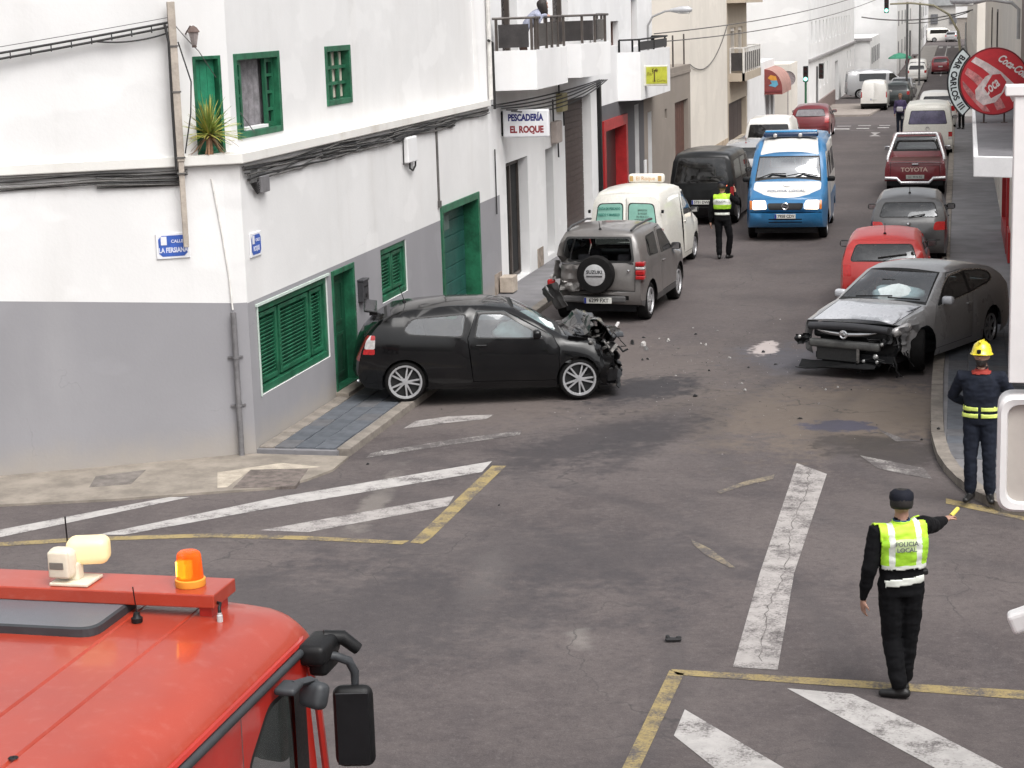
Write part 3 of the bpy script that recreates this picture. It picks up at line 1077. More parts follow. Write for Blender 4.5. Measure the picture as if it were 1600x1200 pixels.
# ------------------------------------------------------------------ buildings, left side
def wallmat(name, col, grime=0.35, rough=0.9, tint=(0.30, 0.26, 0.21), soot=None):
 """limewashed plaster: faint trowel relief, run-off streaks, patchy repaint"""
 s = NT(name)
 st = s.noise(1.0, 5, 0.6, s.scaled((1.1, 1.1, 0.16)))
 pt = s.noise(0.7, 5, 0.6)
 f = s.noise(22, 4, 0.65)
 c = s.mix(s.ramp(pt, 0.35, 0.7), tuple(x * 0.93 for x in col), col)
 c = s.mix(s.math('MULTIPLY', s.ramp(st, 0.48, 0.88), grime), c, tint)
 c = s.mix(s.math('MULTIPLY', s.ramp(f, 0.62, 0.8), grime * 0.4), c, tuple(x * 0.7 for x in col))
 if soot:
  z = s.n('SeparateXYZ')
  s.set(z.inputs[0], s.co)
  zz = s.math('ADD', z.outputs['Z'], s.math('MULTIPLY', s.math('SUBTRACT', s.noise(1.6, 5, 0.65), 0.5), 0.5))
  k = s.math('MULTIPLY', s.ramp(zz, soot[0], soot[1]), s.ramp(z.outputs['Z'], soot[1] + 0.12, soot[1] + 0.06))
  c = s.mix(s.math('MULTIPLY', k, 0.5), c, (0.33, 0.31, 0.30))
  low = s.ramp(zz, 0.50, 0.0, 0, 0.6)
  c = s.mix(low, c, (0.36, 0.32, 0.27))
 vo = s.n('TexVoronoi', feature='DISTANCE_TO_EDGE', Scale=0.45)
 va = s.n('VectorMath', operation='ADD')
 vn = s.n('TexNoise', Scale=1.1, Detail=5.0)
 s.set(vn.inputs['Vector'], s.co)
 s.set(va.inputs[0], s.co)
 s.set(va.inputs[1], vn.outputs['Color'])
 s.set(vo.inputs['Vector'], va.outputs[0])
 ck = s.math('MULTIPLY', s.ramp(vo.outputs['Distance'], 0.0, 0.004, 0.2, 0.0), s.ramp(pt, 0.56, 0.64))
 c = s.mix(ck, c, tuple(x * 0.5 for x in col))
 rp = s.noise(0.55, 3, 0.5, s.scaled((1, 1, 1.7)))
 c = s.mix(s.ramp(rp, 0.55, 0.60, 0, 0.35), c, tuple(min(1, x * 1.10) for x in col))
 s.p(Base_Color=c, Roughness=rough)
 s.b.inputs['Specular IOR Level'].default_value = 0.25
 s.bump(s.math('ADD', s.math('MULTIPLY', f, 0.5), pt), 0.22, 0.02)
 return s.m
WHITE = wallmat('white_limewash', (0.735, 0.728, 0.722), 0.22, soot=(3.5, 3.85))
LEDGE = wallmat('ledge_limewash', (0.74, 0.725, 0.69), 0.75, tint=(0.40, 0.34, 0.27))
WHITE2 = wallmat('white_paint_wall', (0.77, 0.765, 0.765), 0.20)
GREYP = wallmat('grey_dado_paint', (0.285, 0.280, 0.295), 0.22, tint=(0.42, 0.41, 0.41), soot=(9, 10))
DARKP = wallmat('dark_grey_paint', (0.115, 0.112, 0.118), 0.2)
CEMENT = wallmat('bare_cement', (0.27, 0.235, 0.205), 0.5)
BEIGE = wallmat('beige_paint', (0.46, 0.395, 0.315), 0.2)
CREAM = wallmat('cream_paint', (0.70, 0.655, 0.59), 0.15)
FARW = wallmat('far_white', (0.74, 0.735, 0.73), 0.12)
GREEN = mat('green_gloss', (0.014, 0.108, 0.054), 0.45, var=0.42, scale=4, bump=0.12, bscale=30)
GREEND = mat('green_recess_shade', (0.006, 0.055, 0.027), 0.45, var=0.25, scale=5)  # door leaf: shade of the deep recess put into a darker green
TEAL = mat('teal_door', (0.014, 0.080, 0.066), 0.5, var=0.25, scale=4)
PALEG = mat('pale_green_edge', (0.50, 0.58, 0.53), 0.8, var=0.1)
BROWN = mat('brown_shutter', (0.060, 0.042, 0.037), 0.6, var=0.2, scale=6)
BROWNR = mat('rust_brown_door', (0.095, 0.040, 0.028), 0.7, var=0.3, scale=6)
REDP = mat('red_frame_paint', (0.36, 0.018, 0.020), 0.45, var=0.2, scale=5)
DARK = mat('dark_interior', (0.012, 0.012, 0.013), 0.9, var=0.3)
CABLE = mat('cable_black', (0.018, 0.017, 0.017), 0.6, var=0.3)
CABLEG = mat('cable_grey', (0.10, 0.095, 0.09), 0.7, var=0.3)
PIPEG = mat('grey_pipe', (0.15, 0.145, 0.15), 0.6, var=0.25, scale=8)
PIPEW = mat('white_pipe', (0.66, 0.64, 0.61), 0.7, var=0.15, scale=8)
BOXG = mat('grey_junction_box', (0.16, 0.155, 0.16), 0.6, var=0.2)
POLE = mat('concrete_pole', (0.40, 0.35, 0.30), 0.85, var=0.22, scale=5, bump=0.2)
RAILM = mat('brown_rail', (0.075, 0.062, 0.055), 0.5, var=0.2)
RAILP = mat('smoked_panel', (0.040, 0.036, 0.036), 0.35, var=0.3, scale=4)
WINGL = mat('window_glass_dark', (0.02, 0.022, 0.025), 0.08, var=0.3, scale=3)
CURTAIN = mat('grey_curtain', (0.19, 0.18, 0.19), 0.9, var=0.35, scale=9)
CURTAINW = mat('cream_curtain', (0.60, 0.55, 0.46), 0.9, var=0.15, scale=9)
GRIME = mat('grime_band', (0.22, 0.19, 0.16), 0.95, var=0.45, scale=4)
PINK = mat('terracotta_edge', (0.36, 0.26, 0.21), 0.9, var=0.3)
class Facade:
 """vertical wall frame: s runs along the wall, z up, o outwards"""
 def __init__(f, p, d):
  f.p = Vector((p[0], p[1], 0))
  f.d = Vector((d[0], d[1], 0)).normalized()
  f.n = Vector((f.d.y, -f.d.x, 0))
  f.rot = Matrix((f.d, f.n, Vector((0, 0, 1)))).transposed()
 def at(f, s, z, o=0.0):
  return f.p + f.d * s + f.n * o + Vector((0, 0, z))
 def wall(f, b, outline, holes=(), depth=0.18, m=0, regions=(), mr=None, step=2.5):
  """regions: (name, polygon) painted with material mr[name]; holes are cut and get reveals"""
  regs = list(regions) + [('hole%d' % i, h) for i, h in enumerate(holes)]
  for key, tris in panel(outline, regs, step).items():
   if key.startswith('hole'):
    continue
   mm = m if key == 'body' else mr[key]
   for t in tris:
    q = [f.at(s, z) for s, z in t]
    if (q[1] - q[0]).cross(q[2] - q[0]).dot(f.n) < 0:
     q = q[::-1]
    b.add(q, [(0, 1, 2)], mm)
  for h in holes:
   k = len(h)
   for i in range(k):
    a, c_ = h[i], h[(i + 1) % k]
    b.add([f.at(*a), f.at(*c_), f.at(*c_, -depth), f.at(*a, -depth)], [(0, 1, 2, 3)], m)
 def box(f, b, s0, s1, z0, z1, o0, o1, m=None):
  b.box(f.at((s0 + s1) / 2, (z0 + z1) / 2, (o0 + o1) / 2), (abs(s1 - s0), abs(o1 - o0), abs(z1 - z0)), rot=f.rot, m=m)
 def rbox(f, b, s0, s1, z0, z1, o0, o1, r=0.01, m=None):
  b.rbox(f.at((s0 + s1) / 2, (z0 + z1) / 2, (o0 + o1) / 2), (abs(s1 - s0), abs(o1 - o0), abs(z1 - z0)), r, rot=f.rot, m=m)
 def frame(f, b, s0, s1, z0, z1, t, o0, o1, m=None):
  """four bars butted end to end"""
  f.box(b, s0, s0 + t, z0, z1, o0, o1, m)
  f.box(b, s1 - t, s1, z0, z1, o0, o1, m)
  f.box(b, s0 + t, s1 - t, z0, z0 + t, o0, o1, m)
  f.box(b, s0 + t, s1 - t, z1 - t, z1, o0, o1, m)
def rect(s0, s1, z0, z1):
 return [(s0, z0), (s1, z0), (s1, z1), (s0, z1)]
def house(name, loc, label, cat='building', group=None):
 return empty(name, loc, 0, label, cat, group)
def put(b, name, mats, root, **kw):
 """build from world coordinates under a thing placed at its own base"""
 o = b.build(name, mats, root, **kw)
 o.location = -root.location
 return o
XF = -9.04
FA = Facade((XF, 0), (0, 1))                    # street facade; s is the distance along the street
FL = Facade((-9.24, 22.75), (0.8798, 0.4754))   # wall of the corner house that faces the near side; s < 0
FU = Facade((-9.30, 0), (0, 1))                 # its upper floor, set back a little
FC = Facade((-9.73, 22.49), (0.43, 0.81))       # the clipped upper corner
# ---- corner house
H1 = house('corner_house', (-11.5, 28.0, 0), 'white two storey corner house with grey dado and green shutters', 'house')
b = MB()
FA.wall(b, [(22.84, -0.3), (36.2, -0.3), (36.2, 3.92), (22.84, 3.92)],
  [rect(23.16, 26.04, 0.745, 1.955), rect(26.24, 27.33, 0.10, 1.985), rect(28.73, 30.19, 1.11, 1.985), rect(32.40, 35.21, 0.10, 2.29)], 0.22, 0,
  [('grey', rect(22.84, 36.2, -0.3, 2.05))], {'grey': 1})
FL.wall(b, [(-14, -0.3), (0.0, -0.3), (0.0, 3.90), (-14, 3.90)], [], 0.2, 0, [('grey', [(-14, -0.3), (0, -0.3), (0, 2.065), (-3, 2.30), (-14, 2.9)])], {'grey': 1})
k0, k1 = FL.at(0, 0), Vector((XF, 22.84, 0))
for z0, z1, mm in ((-0.3, 2.06, 1), (2.06, 3.92, 0)):
 b.add([k0 + Vector((0, 0, z0)), k1 + Vector((0, 0, z0)), k1 + Vector((0, 0, z1)), k0 + Vector((0, 0, z1))], [(0, 1, 2, 3)], mm)
# upper floor
FU.wall(b, [(23.3, 3.9), (36.2, 3.9), (36.2, 7.6), (23.3, 7.6)],
  [rect(23.5, 25.22, 4.14, 5.26), rect(27.21, 28.43, 4.37, 5.265)], 0.20, 0)
FL.wall(b, [(-14, 3.9), (-0.553, 3.9), (-0.553, 7.6), (-14, 7.6)], [], 0.2, 0)
FC.wall(b, [(0, 3.9), (0.917, 3.9), (0.917, 7.6), (0, 7.6)], [rect(0.33, 0.79, 3.99, 5.255)], 0.12, 0)
# roof slab and the rear sides so that the house is closed
b.prism([(-21.6, 16.1), (-9.73, 22.49), (-9.30, 23.3), (-9.30, 36.2), (-21.6, 36.2)], 7.6, 7.9)
b.add([(-21.6, 16.1, 0), (-21.6, 36.2, 0), (-21.6, 36.2, 7.6), (-21.6, 16.1, 7.6)], [(0, 1, 2, 3)])
b.add([(-9.04, 36.2, 0), (-21.6, 36.2, 0), (-21.6, 36.2, 7.6), (-9.3, 36.2, 7.6)], [(3, 2, 1, 0)])
put(b, 'wall', [WHITE, GREYP], H1)
# ledge (string course) round the house
b = MB()
led = [FL.at(-14, 0, -0.1), FL.at(-14, 0, 0.075), FL.at(0.03, 0, 0.075), Vector((XF + 0.07, 22.8, 0)), Vector((XF + 0.07, 36.2, 0)), Vector((-9.45, 36.2, 0)), Vector((-9.45, 23.2, 0)), FL.at(-0.7, 0, -0.15)]
b.prism([(p.x, p.y) for p in led], 3.875, 4.0)
put(b, 'ledge', LEDGE, H1, bevel=0.015)
# downpipe at the corner
b = MB()
p = FL.at(0.02, 0, 0.07)
b.tube([p + Vector((0, 0, 0.03)), p + Vector((0, 0, 1.95))], 0.037, 10)
for z in (0.7, 1.35):
 b.lathe([(0.038, z - 0.015), (0.046, z - 0.015), (0.046, z + 0.015), (0.038, z + 0.015)], 10, c=p)
 FL.box(b, -0.08, 0.12, z - 0.012, z + 0.012, 0.005, 0.03)
dp_ = put(b, 'downpipe', PIPEG, H1, smooth=40)
b = MB()
b.tube([FL.at(-0.15, 3.7, 0.012), FL.at(-0.06, 3.0, 0.012), FL.at(0.0, 2.4, 0.012), FL.at(0.02, 1.98, 0.04)], 0.012, 6)
put(b, 'thin_pipe', PIPEW, H1)
# shuttered window with three louvred leaves
def louvre(F, s0, s1, z0, z1, leaves, root, pitch, name='shuttered_window', edge=True):
 b = MB()
 F.frame(b, s0, s1, z0, z1, 0.10, -0.16, -0.02)
 for (a, c_) in leaves:
  F.frame(b, a, c_, z0 + 0.13, z1 - 0.13, 0.06, -0.13, -0.05)
 if edge:
  F.box(b, s0 + 0.1, s1 - 0.1, z0 + 0.1, z1 - 0.1, -0.20, -0.165)
 wo_ = put(b, name, GREEN, root, bevel=0.006)
 sl = MB()
 for a, c_ in leaves:
  n_ = int((z1 - z0 - 0.38) / pitch)
  for k in range(n_):
   z = z0 + 0.215 + k * pitch
   wd = c_ - a - 0.12
   q = MB()
   q.box((0, 0, 0), (wd - 0.004, 0.012, pitch * 1.15), rot=F.rot @ Matrix.Rotation(R(-32 + rng.uniform(-5, 5)), 3, 'X'))
   o = q.build('slat', GREEN, wo_)
   o.location = F.at((a + c_) / 2, z, -0.095)
 return wo_
louvre(FA, 23.16, 26.04, 0.745, 1.955, [(23.30, 24.02), (24.10, 25.32), (25.40, 25.92)], H1, 0.052)
louvre(FA, 28.73, 30.19, 1.11, 1.985, [(28.84, 29.44), (29.48, 30.08)], H1, 0.055)
b = MB()
FA.box(b, 23.10, 26.10, 1.955, 1.99, 0.004, 0.03)
FA.box(b, 23.13, 23.158, 0.74, 1.954, 0.004, 0.02)
put(b, 'plaster_edge', PALEG, H1)
# front door
b = MB()
FA.frame(b, 26.24, 27.33, 0.10, 1.985, 0.08, -0.235, 0.015)
fd = put(b, 'front_door', GREEN, H1, bevel=0.006)
q = MB()
FA.box(q, 26.32, 27.25, 0.12, 1.9, -0.22, -0.15)
for zz in (0.3, 1.1):
 FA.frame(q, 26.45, 27.12, zz, zz + 0.65, 0.05, -0.15, -0.135)
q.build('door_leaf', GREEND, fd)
q = MB()
q.lathe([(0.0, 0.06), (0.03, 0.05), (0.03, 0.03), (0.012, 0.0)], 10, c=FA.at(26.45, 1.0, -0.15), axis='X')
q.build('door_knob', BLACK, fd)
q = MB()
FA.box(q, 26.2, 27.4, 0.075, 0.16, -0.2, 0.20)
put(q, 'door_step', CONC, H1, bevel=0.01)
# garage: green reveal, boarded door, paper notice
b = MB()
FA.frame(b, 32.40, 35.21, 0.02, 2.29, 0.13, -0.30, 0.03)
gd = put(b, 'garage_door', GREEN, H1, bevel=0.006)
for k in range(7):
 q = MB()
 FA.rbox(q, 32.54, 35.07, 0.13 + k * 0.29, 0.13 + k * 0.29 + 0.282, -0.33, -0.27, 0.012)
 q.build('plank', TEAL, gd)
q = MB()
FA.box(q, 33.55, 33.95, 1.72, 1.98, -0.269, -0.264)
q.build('paper_notice', mat('notice_paper', (0.16, 0.22, 0.20), 0.8), gd)
# upper floor windows
def cas(F, s0, s1, z0, z1, root, kind):
 b = MB()
 F.frame(b, s0, s1, z0, z1, 0.085, -0.21, 0.02)
 wo_ = put(b, 'casement_window', GREEN, root, bevel=0.006)
 q = MB()
 if kind == 'open':
  # two glazed leaves folded to the sides, net curtain between
  for a, c_ in ((s0 + 0.09, s0 + 0.40), (s1 - 0.42, s1 - 0.09)):
   F.frame(q, a, c_, z0 + 0.09, z1 - 0.09, 0.06, -0.11, -0.06)
   for k in range(1, 4):
    zz = z0 + 0.09 + (z1 - z0 - 0.18) * k / 4
    F.box(q, a + 0.06, c_ - 0.06, zz - 0.02, zz + 0.02, -0.105, -0.065)
   q.build('sash', GREEN, wo_)
   q = MB()
  for a, c_ in ((s0 + 0.09, s0 + 0.40), (s1 - 0.42, s1 - 0.09)):
   g_ = MB()
   F.box(g_, a + 0.02, c_ - 0.02, z0 + 0.1, z1 - 0.1, -0.125, -0.115)
   g_.build('pane', WINGL, wo_)
  g_ = MB()
  nn_ = 40
  vs = []
  for i in range(nn_ + 1):
   s = s0 + 0.10 + (s1 - s0 - 0.20) * i / nn_
   for z in (z0 + 0.1, z1 - 0.08):
    vs.append(F.at(s, z, -0.16 + 0.02 * math.sin(i * 1.1)))
  g_.add(vs, [(2 * i, 2 * i + 2, 2 * i + 3, 2 * i + 1) for i in range(nn_)])
  g_.build('curtain', CURTAIN, wo_, smooth=60)
  g_ = MB()
  F.box(g_, s0 + 0.44, s1 - 0.44, z0 + 0.09, z0 + 0.13, -0.14, -0.04)
  g_.build('sill_board', WHITE2, wo_)
 else:
  for k in range(1, 3):
   x = s0 + 0.085 + (s1 - s0 - 0.17) * k / 3
   F.box(q, x - 0.03, x + 0.03, z0 + 0.085, z1 - 0.085, -0.10, -0.05)
  for k in range(1, 3):
   zz = z0 + 0.085 + (z1 - z0 - 0.17) * k / 3
   F.box(q, s0 + 0.085, s1 - 0.085, zz - 0.025, zz + 0.025, -0.098, -0.052)
  q.build('glazing_bars', GREEN, wo_)
  for i in range(3):
   for k in range(3):
    g_ = MB()
    a = s0 + 0.085 + (s1 - s0 - 0.17) * i / 3
    zz = z0 + 0.085 + (z1 - z0 - 0.17) * k / 3
    F.box(g_, a + 0.02, a + (s1 - s0 - 0.17) / 3 - 0.02, zz + 0.02, zz + (z1 - z0 - 0.17) / 3 - 0.02, -0.125, -0.115)
    g_.build('pane', CURTAINW, wo_)
 return wo_
cas(FU, 23.5, 25.22, 4.14, 5.26, H1, 'open')
cas(FU, 27.21, 28.43, 4.37, 5.265, H1, 'small')
b = MB()
FC.frame(b, 0.33, 0.79, 3.99, 5.255, 0.045, -0.10, 0.015)
bd = put(b, 'balcony_door', GREEN, H1, bevel=0.005)
for i in range(3):
 q = MB()
 a = 0.38 + i * 0.122
 FC.rbox(q, a, a + 0.118, 4.03, 5.21, -0.11, -0.075, 0.006)
 q.build('plank', mat('green_faded', (0.014, 0.17, 0.09), 0.5, var=0.3, scale=6), bd)
# ---- fish shop house (second house)
H2 = house('fish_shop_house', (-11.5, 42.0, 0), 'white house of the fish shop with a long railed balcony')
b = MB()
FA.wall(b, [(36.2, -0.3), (48.0, -0.3), (48.0, 7.6), (36.2, 7.6)],
  [rect(37.56, 39.58, 0.09, 2.63), rect(41.40, 42.22, 0.20, 2.62), rect(43.62, 46.95, 0.30, 3.58),
   rect(37.6, 39.0, 4.75, 6.9), rect(42.6, 44.4, 4.75, 6.9)], 0.28, 0,
  [('grey', rect(36.2, 36.95, -0.3, 2.05))], {'grey': 1})
b.prism([(-21, 36.2), (-9.04, 36.2), (-9.04, 48.0), (-21, 48.0)], 7.6, 7.9)
b.add([(-21, 36.21, 0), (-9.04, 36.21, 0), (-9.04, 36.21, 7.6), (-21, 36.21, 7.6)], [(0, 1, 2, 3)])
b.add([(-21, 48.0, 0), (-9.04, 48.0, 0), (-9.04, 48.0, 7.6), (-21, 48.0, 7.6)], [(3, 2, 1, 0)])
put(b, 'wall', [WHITE2, GREYP], H2)
def leaf(F, s0, s1, z0, z1, o, m, root, name='door', boards=0):
 q = MB()
 if boards:
  wd = (s1 - s0) / boards
  dd_ = None
  F.box(q, s0, s1, z0, z1, o - 0.06, o - 0.03)
  dd_ = put(q, name, DARK, root)
  for i in range(boards):
   q2 = MB()
   F.rbox(q2, s0 + i * wd + 0.008, s0 + (i + 1) * wd - 0.008, z0, z1, o - 0.03, o, 0.008)
   q2.build('plank', m, dd_)
  return dd_
 F.box(q, s0, s1, z0, z1, o - 0.05, o)
 return put(q, name, m, root)
dk = leaf(FA, 37.56, 39.58, 0.09, 2.63, -0.24, DARK, H2, 'shop_door')
q = MB()
FA.frame(q, 37.62, 38.7, 0.12, 2.55, 0.05, -0.235, -0.19)
FA.frame(q, 38.7, 39.5, 0.12, 2.55, 0.05, -0.235, -0.19)
q.build('door_frame', RAILM, dk)
leaf(FA, 41.40, 42.22, 0.20, 2.62, -0.24, DARK, H2, 'shop_door')
sh_ = leaf(FA, 43.62, 46.95, 0.30, 3.58, -0.24, BROWN, H2, 'roller_shutter')
for k in range(22):
 q = MB()
 FA.rbox(q, 43.66, 46.90, 0.32 + k * 0.147, 0.32 + k * 0.147 + 0.142, -0.24, -0.215, 0.01, )
 q.build('slat', BROWN, sh_)
for s0, s1 in ((37.6, 39.0), (42.6, 44.4)):
 q = MB()
 FA.frame(q, s0, s1, 4.75, 6.9, 0.09, -0.26, -0.16)
 FA.box(q, (s0 + s1) / 2 - 0.05, (s0 + s1) / 2 + 0.05, 4.84, 6.81, -0.25, -0.17)
 bw = put(q, 'balcony_window', RAILM, H2)
 q = MB()
 FA.box(q, s0 + 0.05, s1 - 0.05, 4.8, 6.85, -0.28, -0.255)
 q.build('pane', mat('curtained_glass', (0.07, 0.065, 0.065), 0.25, var=0.5, scale=2), bw)
for s0 in (36.3, 40.3):
 q = MB()
 FA.box(q, s0, s0 + 0.6, 0.08, 0.5, 0.0, 0.012)
 put(q, 'damp_patch', mat('damp_plaster', (0.30, 0.25, 0.21), 0.95, var=0.4, scale=7), H2)
# parapet of the balcony, clipped in plan
P0, P1, P2, P3, P4 = (-9.04, 36.55), (-8.17, 36.85), (-8.20, 40.05), (-7.62, 40.6), (-7.62, 47.6)
def balcony(pts, zb, zt, inner_x, root, name, m, slab=0.16, thick=0.10):
 b = MB()
 path = [Vector(p) for p in pts]
 for a, c_ in zip(path, path[1:]):
  t = (c_ - a).normalized()
  nn_ = Vector((-t.y, t.x))
  a2, c2 = a + nn_ * thick, c_ + nn_ * thick
  b.prism([tuple(a), tuple(c_), tuple(c2), tuple(a2)][::1], zb, zt)
 inn_ = []
 for i, p in enumerate(path):
  t = (path[min(i + 1, len(path) - 1)] - path[max(i - 1, 0)]).normalized()
  inn_.append((p.x - t.y * thick * 0.5, p.y + t.x * thick * 0.5))
 b.prism(inn_ + [(inner_x, inn_[-1][1]), (inner_x, inn_[0][1])], zb + 0.02, zb + slab)
 return put(b, name, m, root)
# the two bays
balcony([P0, P1, P2, (-9.04, 40.1)], 4.15, 4.93, -9.04, H2, 'balcony', WHITE2)
balcony([(-8.9, 40.12), (-7.95, 40.35), (-7.72, 42.6), (-9.04, 47.5)], 4.24, 4.96, -9.04, H2, 'balcony', WHITE2)
def railing(pts, z0, z1, root, posts, panels, m=RAILM, mp=RAILP):
 b = MB()
 b.tube([(p[0], p[1], z1) for p in pts], 0.028, 6)
 r_ = put(b, 'railing', m, root)
 path = [Vector(p) for p in pts]
 ln_ = [0]
 for a, c_ in zip(path, path[1:]):
  ln_.append(ln_[-1] + (c_ - a).length)
 def at(s):
  for i in range(len(path) - 1):
   if s <= ln_[i + 1] + 1e-6:
    t = (s - ln_[i]) / (ln_[i + 1] - ln_[i])
    return path[i] + (path[i + 1] - path[i]) * t
  return path[-1]
 T_ = ln_[-1]
 for f_ in posts:
  p = at(f_ * T_)
  q = MB()
  q.box((p.x, p.y, (z0 + z1) / 2), (0.05, 0.05, z1 - z0))
  q.build('post', m, r_)
 for f0, f1 in panels:
  a, c_ = at(f0 * T_), at(f1 * T_)
  t = (c_ - a)
  q = MB()
  q.box(((a.x + c_.x) / 2, (a.y + c_.y) / 2, z0 + (z1 - z0) * 0.45), (t.length, 0.02, (z1 - z0) * 0.72), rz=math.atan2(t.y, t.x))
  q.build('panel', mp, r_)
 return r_
railing([(-9.0, 36.62), (-8.22, 36.92), (-8.25, 40.0)], 4.93, 5.56, H2, (0.02, 0.2, 0.24, 0.3, 0.52, 0.66, 0.82, 0.99),
  ((0.03, 0.185), (0.31, 0.515), (0.53, 0.80)))
railing([(-8.85, 40.2), (-8.0, 40.42), (-7.77, 42.6), (-8.7, 46.2)], 4.96, 5.56, H2, (0.02, 0.16, 0.3, 0.42, 0.6, 0.75, 0.98), ((0.03, 0.28), (0.32, 0.58), (0.62, 0.96)))
# ---- grey and red house
H3 = house('grey_red_house', (-11.5, 52.5, 0), 'house with dark grey ground floor, red door frame and white balcony box')
b = MB()
FA.wall(b, [(48.0, -0.3), (57.0, -0.3), (57.0, 7.6), (48.0, 7.6)],
  [rect(48.6, 51.9, 0.12, 2.62), rect(53.55, 54.25, 0.12, 2.95), rect(55.9, 56.6, 0.12, 2.6), rect(50.0, 51.2, 4.7, 5.35), rect(53.3, 54.3, 4.6, 6.0)], 0.3, 0,
  [('grey', rect(48.0, 55.2, -0.3, 3.2)), ('cement', rect(55.2, 57.0, -0.3, 3.2))], {'grey': 1, 'cement': 2})
b.prism([(-21, 48.0), (-9.04, 48.0), (-9.04, 57.0), (-21, 57.0)], 7.6, 7.9)
b.add([(-21, 57.0, 3.0), (-9.04, 57.0, 3.0), (-9.04, 57.0, 7.6), (-21, 57.0, 7.6)], [(3, 2, 1, 0)])
put(b, 'wall', [WHITE2, DARKP, CEMENT], H3)
q = MB()
FA.frame(q, 48.45, 52.1, 0.10, 2.80, 0.28, -0.32, 0.05)
rf = put(q, 'door_frame', REDP, H3)
q = MB()
FA.box(q, 48.74, 51.81, 0.12, 2.52, -0.30, -0.26)
q.build('door_leaf', mat('wine_door', (0.05, 0.016, 0.016), 0.5), rf)
for s0, s1, z1 in ((53.55, 54.25, 2.95), (55.9, 56.6, 2.6)):
 leaf(FA, s0, s1, 0.12, z1, -0.2, DARK, H3, 'side_door')
for s0, s1, z0, z1 in ((50.0, 51.2, 4.7, 5.35), (53.3, 54.3, 4.6, 6.0)):
 q = MB()
 FA.frame(q, s0, s1, z0, z1, 0.07, -0.24, -0.16)
 wv_ = put(q, 'upper_window', BROWNR, H3)
 q = MB()
 FA.box(q, s0 + 0.05, s1 - 0.05, z0 + 0.05, z1 - 0.05, -0.28, -0.235)
 q.build('pane', WINGL, wv_)
balcony([(-9.04, 50.9), (-8.45, 51.2), (-8.45, 56.6), (-9.04, 56.9)], 3.2, 4.5, -9.04, H3, 'balcony_box', WHITE2)
railing([(-9.0, 51.0), (-8.5, 51.25), (-8.5, 56.4), (-9.0, 56.7)], 4.5, 4.83, H3, (0.0, 0.06, 0.1, 0.5, 0.92, 1.0), ((0.1, 0.5), (0.5, 0.91)), BLACK, mat('black_mesh', (0.03, 0.03, 0.032), 0.6))
q = MB()
FA.rbox(q, 47.75, 48.0, 0.5, 3.9, 0.0, 0.09, 0.03)
put(q, 'downpipe', BLACK, H3)
q = MB()
FA.rbox(q, 55.0, 55.25, 0.85, 1.25, 0.0, 0.06, 0.01)
put(q, 'meter_box', WHITE2, H3)
# ---- low cement building
H4 = house('low_cement_building', (-11.5, 61.0, 0), 'low bare cement building with a rusty brown door')
b = MB()
FA.wall(b, [(57.0, -0.3), (65.2, -0.3), (65.2, 3.72), (57.0, 3.72)], [rect(61.5, 64.6, 0.1, 2.58), rect(59.3, 59.8, 2.2, 2.5)], 0.2, 0)
b.prism([(-21, 57.02), (-9.05, 57.02), (-9.05, 65.2), (-21, 65.2)], 3.62, 3.72)
put(b, 'wall', CEMENT, H4)
leaf(FA, 61.5, 64.6, 0.1, 2.58, -0.15, BROWNR, H4, 'metal_door', 6)
leaf(FA, 59.3, 59.8, 2.2, 2.5, -0.1, DARK, H4, 'vent')
q = MB()
FA.box(q, 57.0, 65.2, 3.45, 3.55, 0.0, 0.03)
put(q, 'cornice', CEMENT, H4)
for s_ in (62.3, 64.9):
 q = MB()
 q.tube([(-9.2, s_, 3.72), (-9.2, s_, 4.75)], 0.03, 6)
 put(q, 'reinforcing_bar', RAILM, H4)
# ---- tall white block
H5 = house('tall_white_block', (-13, 70.5, 0), 'tall plain white block with a windowless wall beside the beige balcony house')
b = MB()
b.prism([(-24, 65.22), (-9.04, 65.22), (-9.04, 76.0), (-24, 76.0)], -0.3, 9.5)
put(b, 'wall', CREAM, H5)
q = MB()
FA.box(q, 65.2, 76.0, 0.09, 0.42, 0.0, 0.015)
put(q, 'damp_band', mat('damp_brown', (0.42, 0.33, 0.24), 0.95, var=0.4, scale=2), H5)
# ---- beige balcony house
H6 = house('beige_balcony_house', (-12, 79.6, 0), 'beige house with one white railed balcony over dark shutters')
b = MB()
FA.wall(b, [(76.0, -0.3), (83.3, -0.3), (83.3, 8.5), (76.0, 8.5)], [rect(76.4, 82.9, 0.1, 1.75), rect(77.3, 79.0, 3.1, 4.75), rect(80.0, 81.7, 3.1, 4.75)], 0.25, 0)
b.prism([(-22, 76.02), (-9.06, 76.02), (-9.06, 83.3), (-22, 83.3)], 8.5, 8.8)
b.add([(-9.04, 83.3, 0), (-22, 83.3, 0), (-22, 83.3, 8.5), (-9.04, 83.3, 8.5)], [(0, 1, 2, 3)])
put(b, 'wall', BEIGE, H6)
for i in range(4):
 leaf(FA, 76.42 + i * 1.62, 76.42 + i * 1.62 + 1.58, 0.1, 1.75, -0.2, BROWN, H6, 'shutter', 3)
for s0, s1 in ((77.3, 79.0), (80.0, 81.7)):
 q = MB()
 FA.frame(q, s0, s1, 3.1, 4.75, 0.14, -0.2, -0.05)
 wv_ = put(q, 'balcony_door', CREAM, H6)
 q = MB()
 FA.box(q, s0 + 0.1, s1 - 0.1, 3.15, 4.65, -0.25, -0.195)
 q.build('pane', mat('red_brown_glass', (0.04, 0.018, 0.014), 0.3), wv_)
balcony([(-9.04, 76.7), (-8.42, 76.7), (-8.42, 83.2), (-9.04, 83.2)], 2.62, 2.95, -9.04, H6, 'balcony', BEIGE, 0.1)
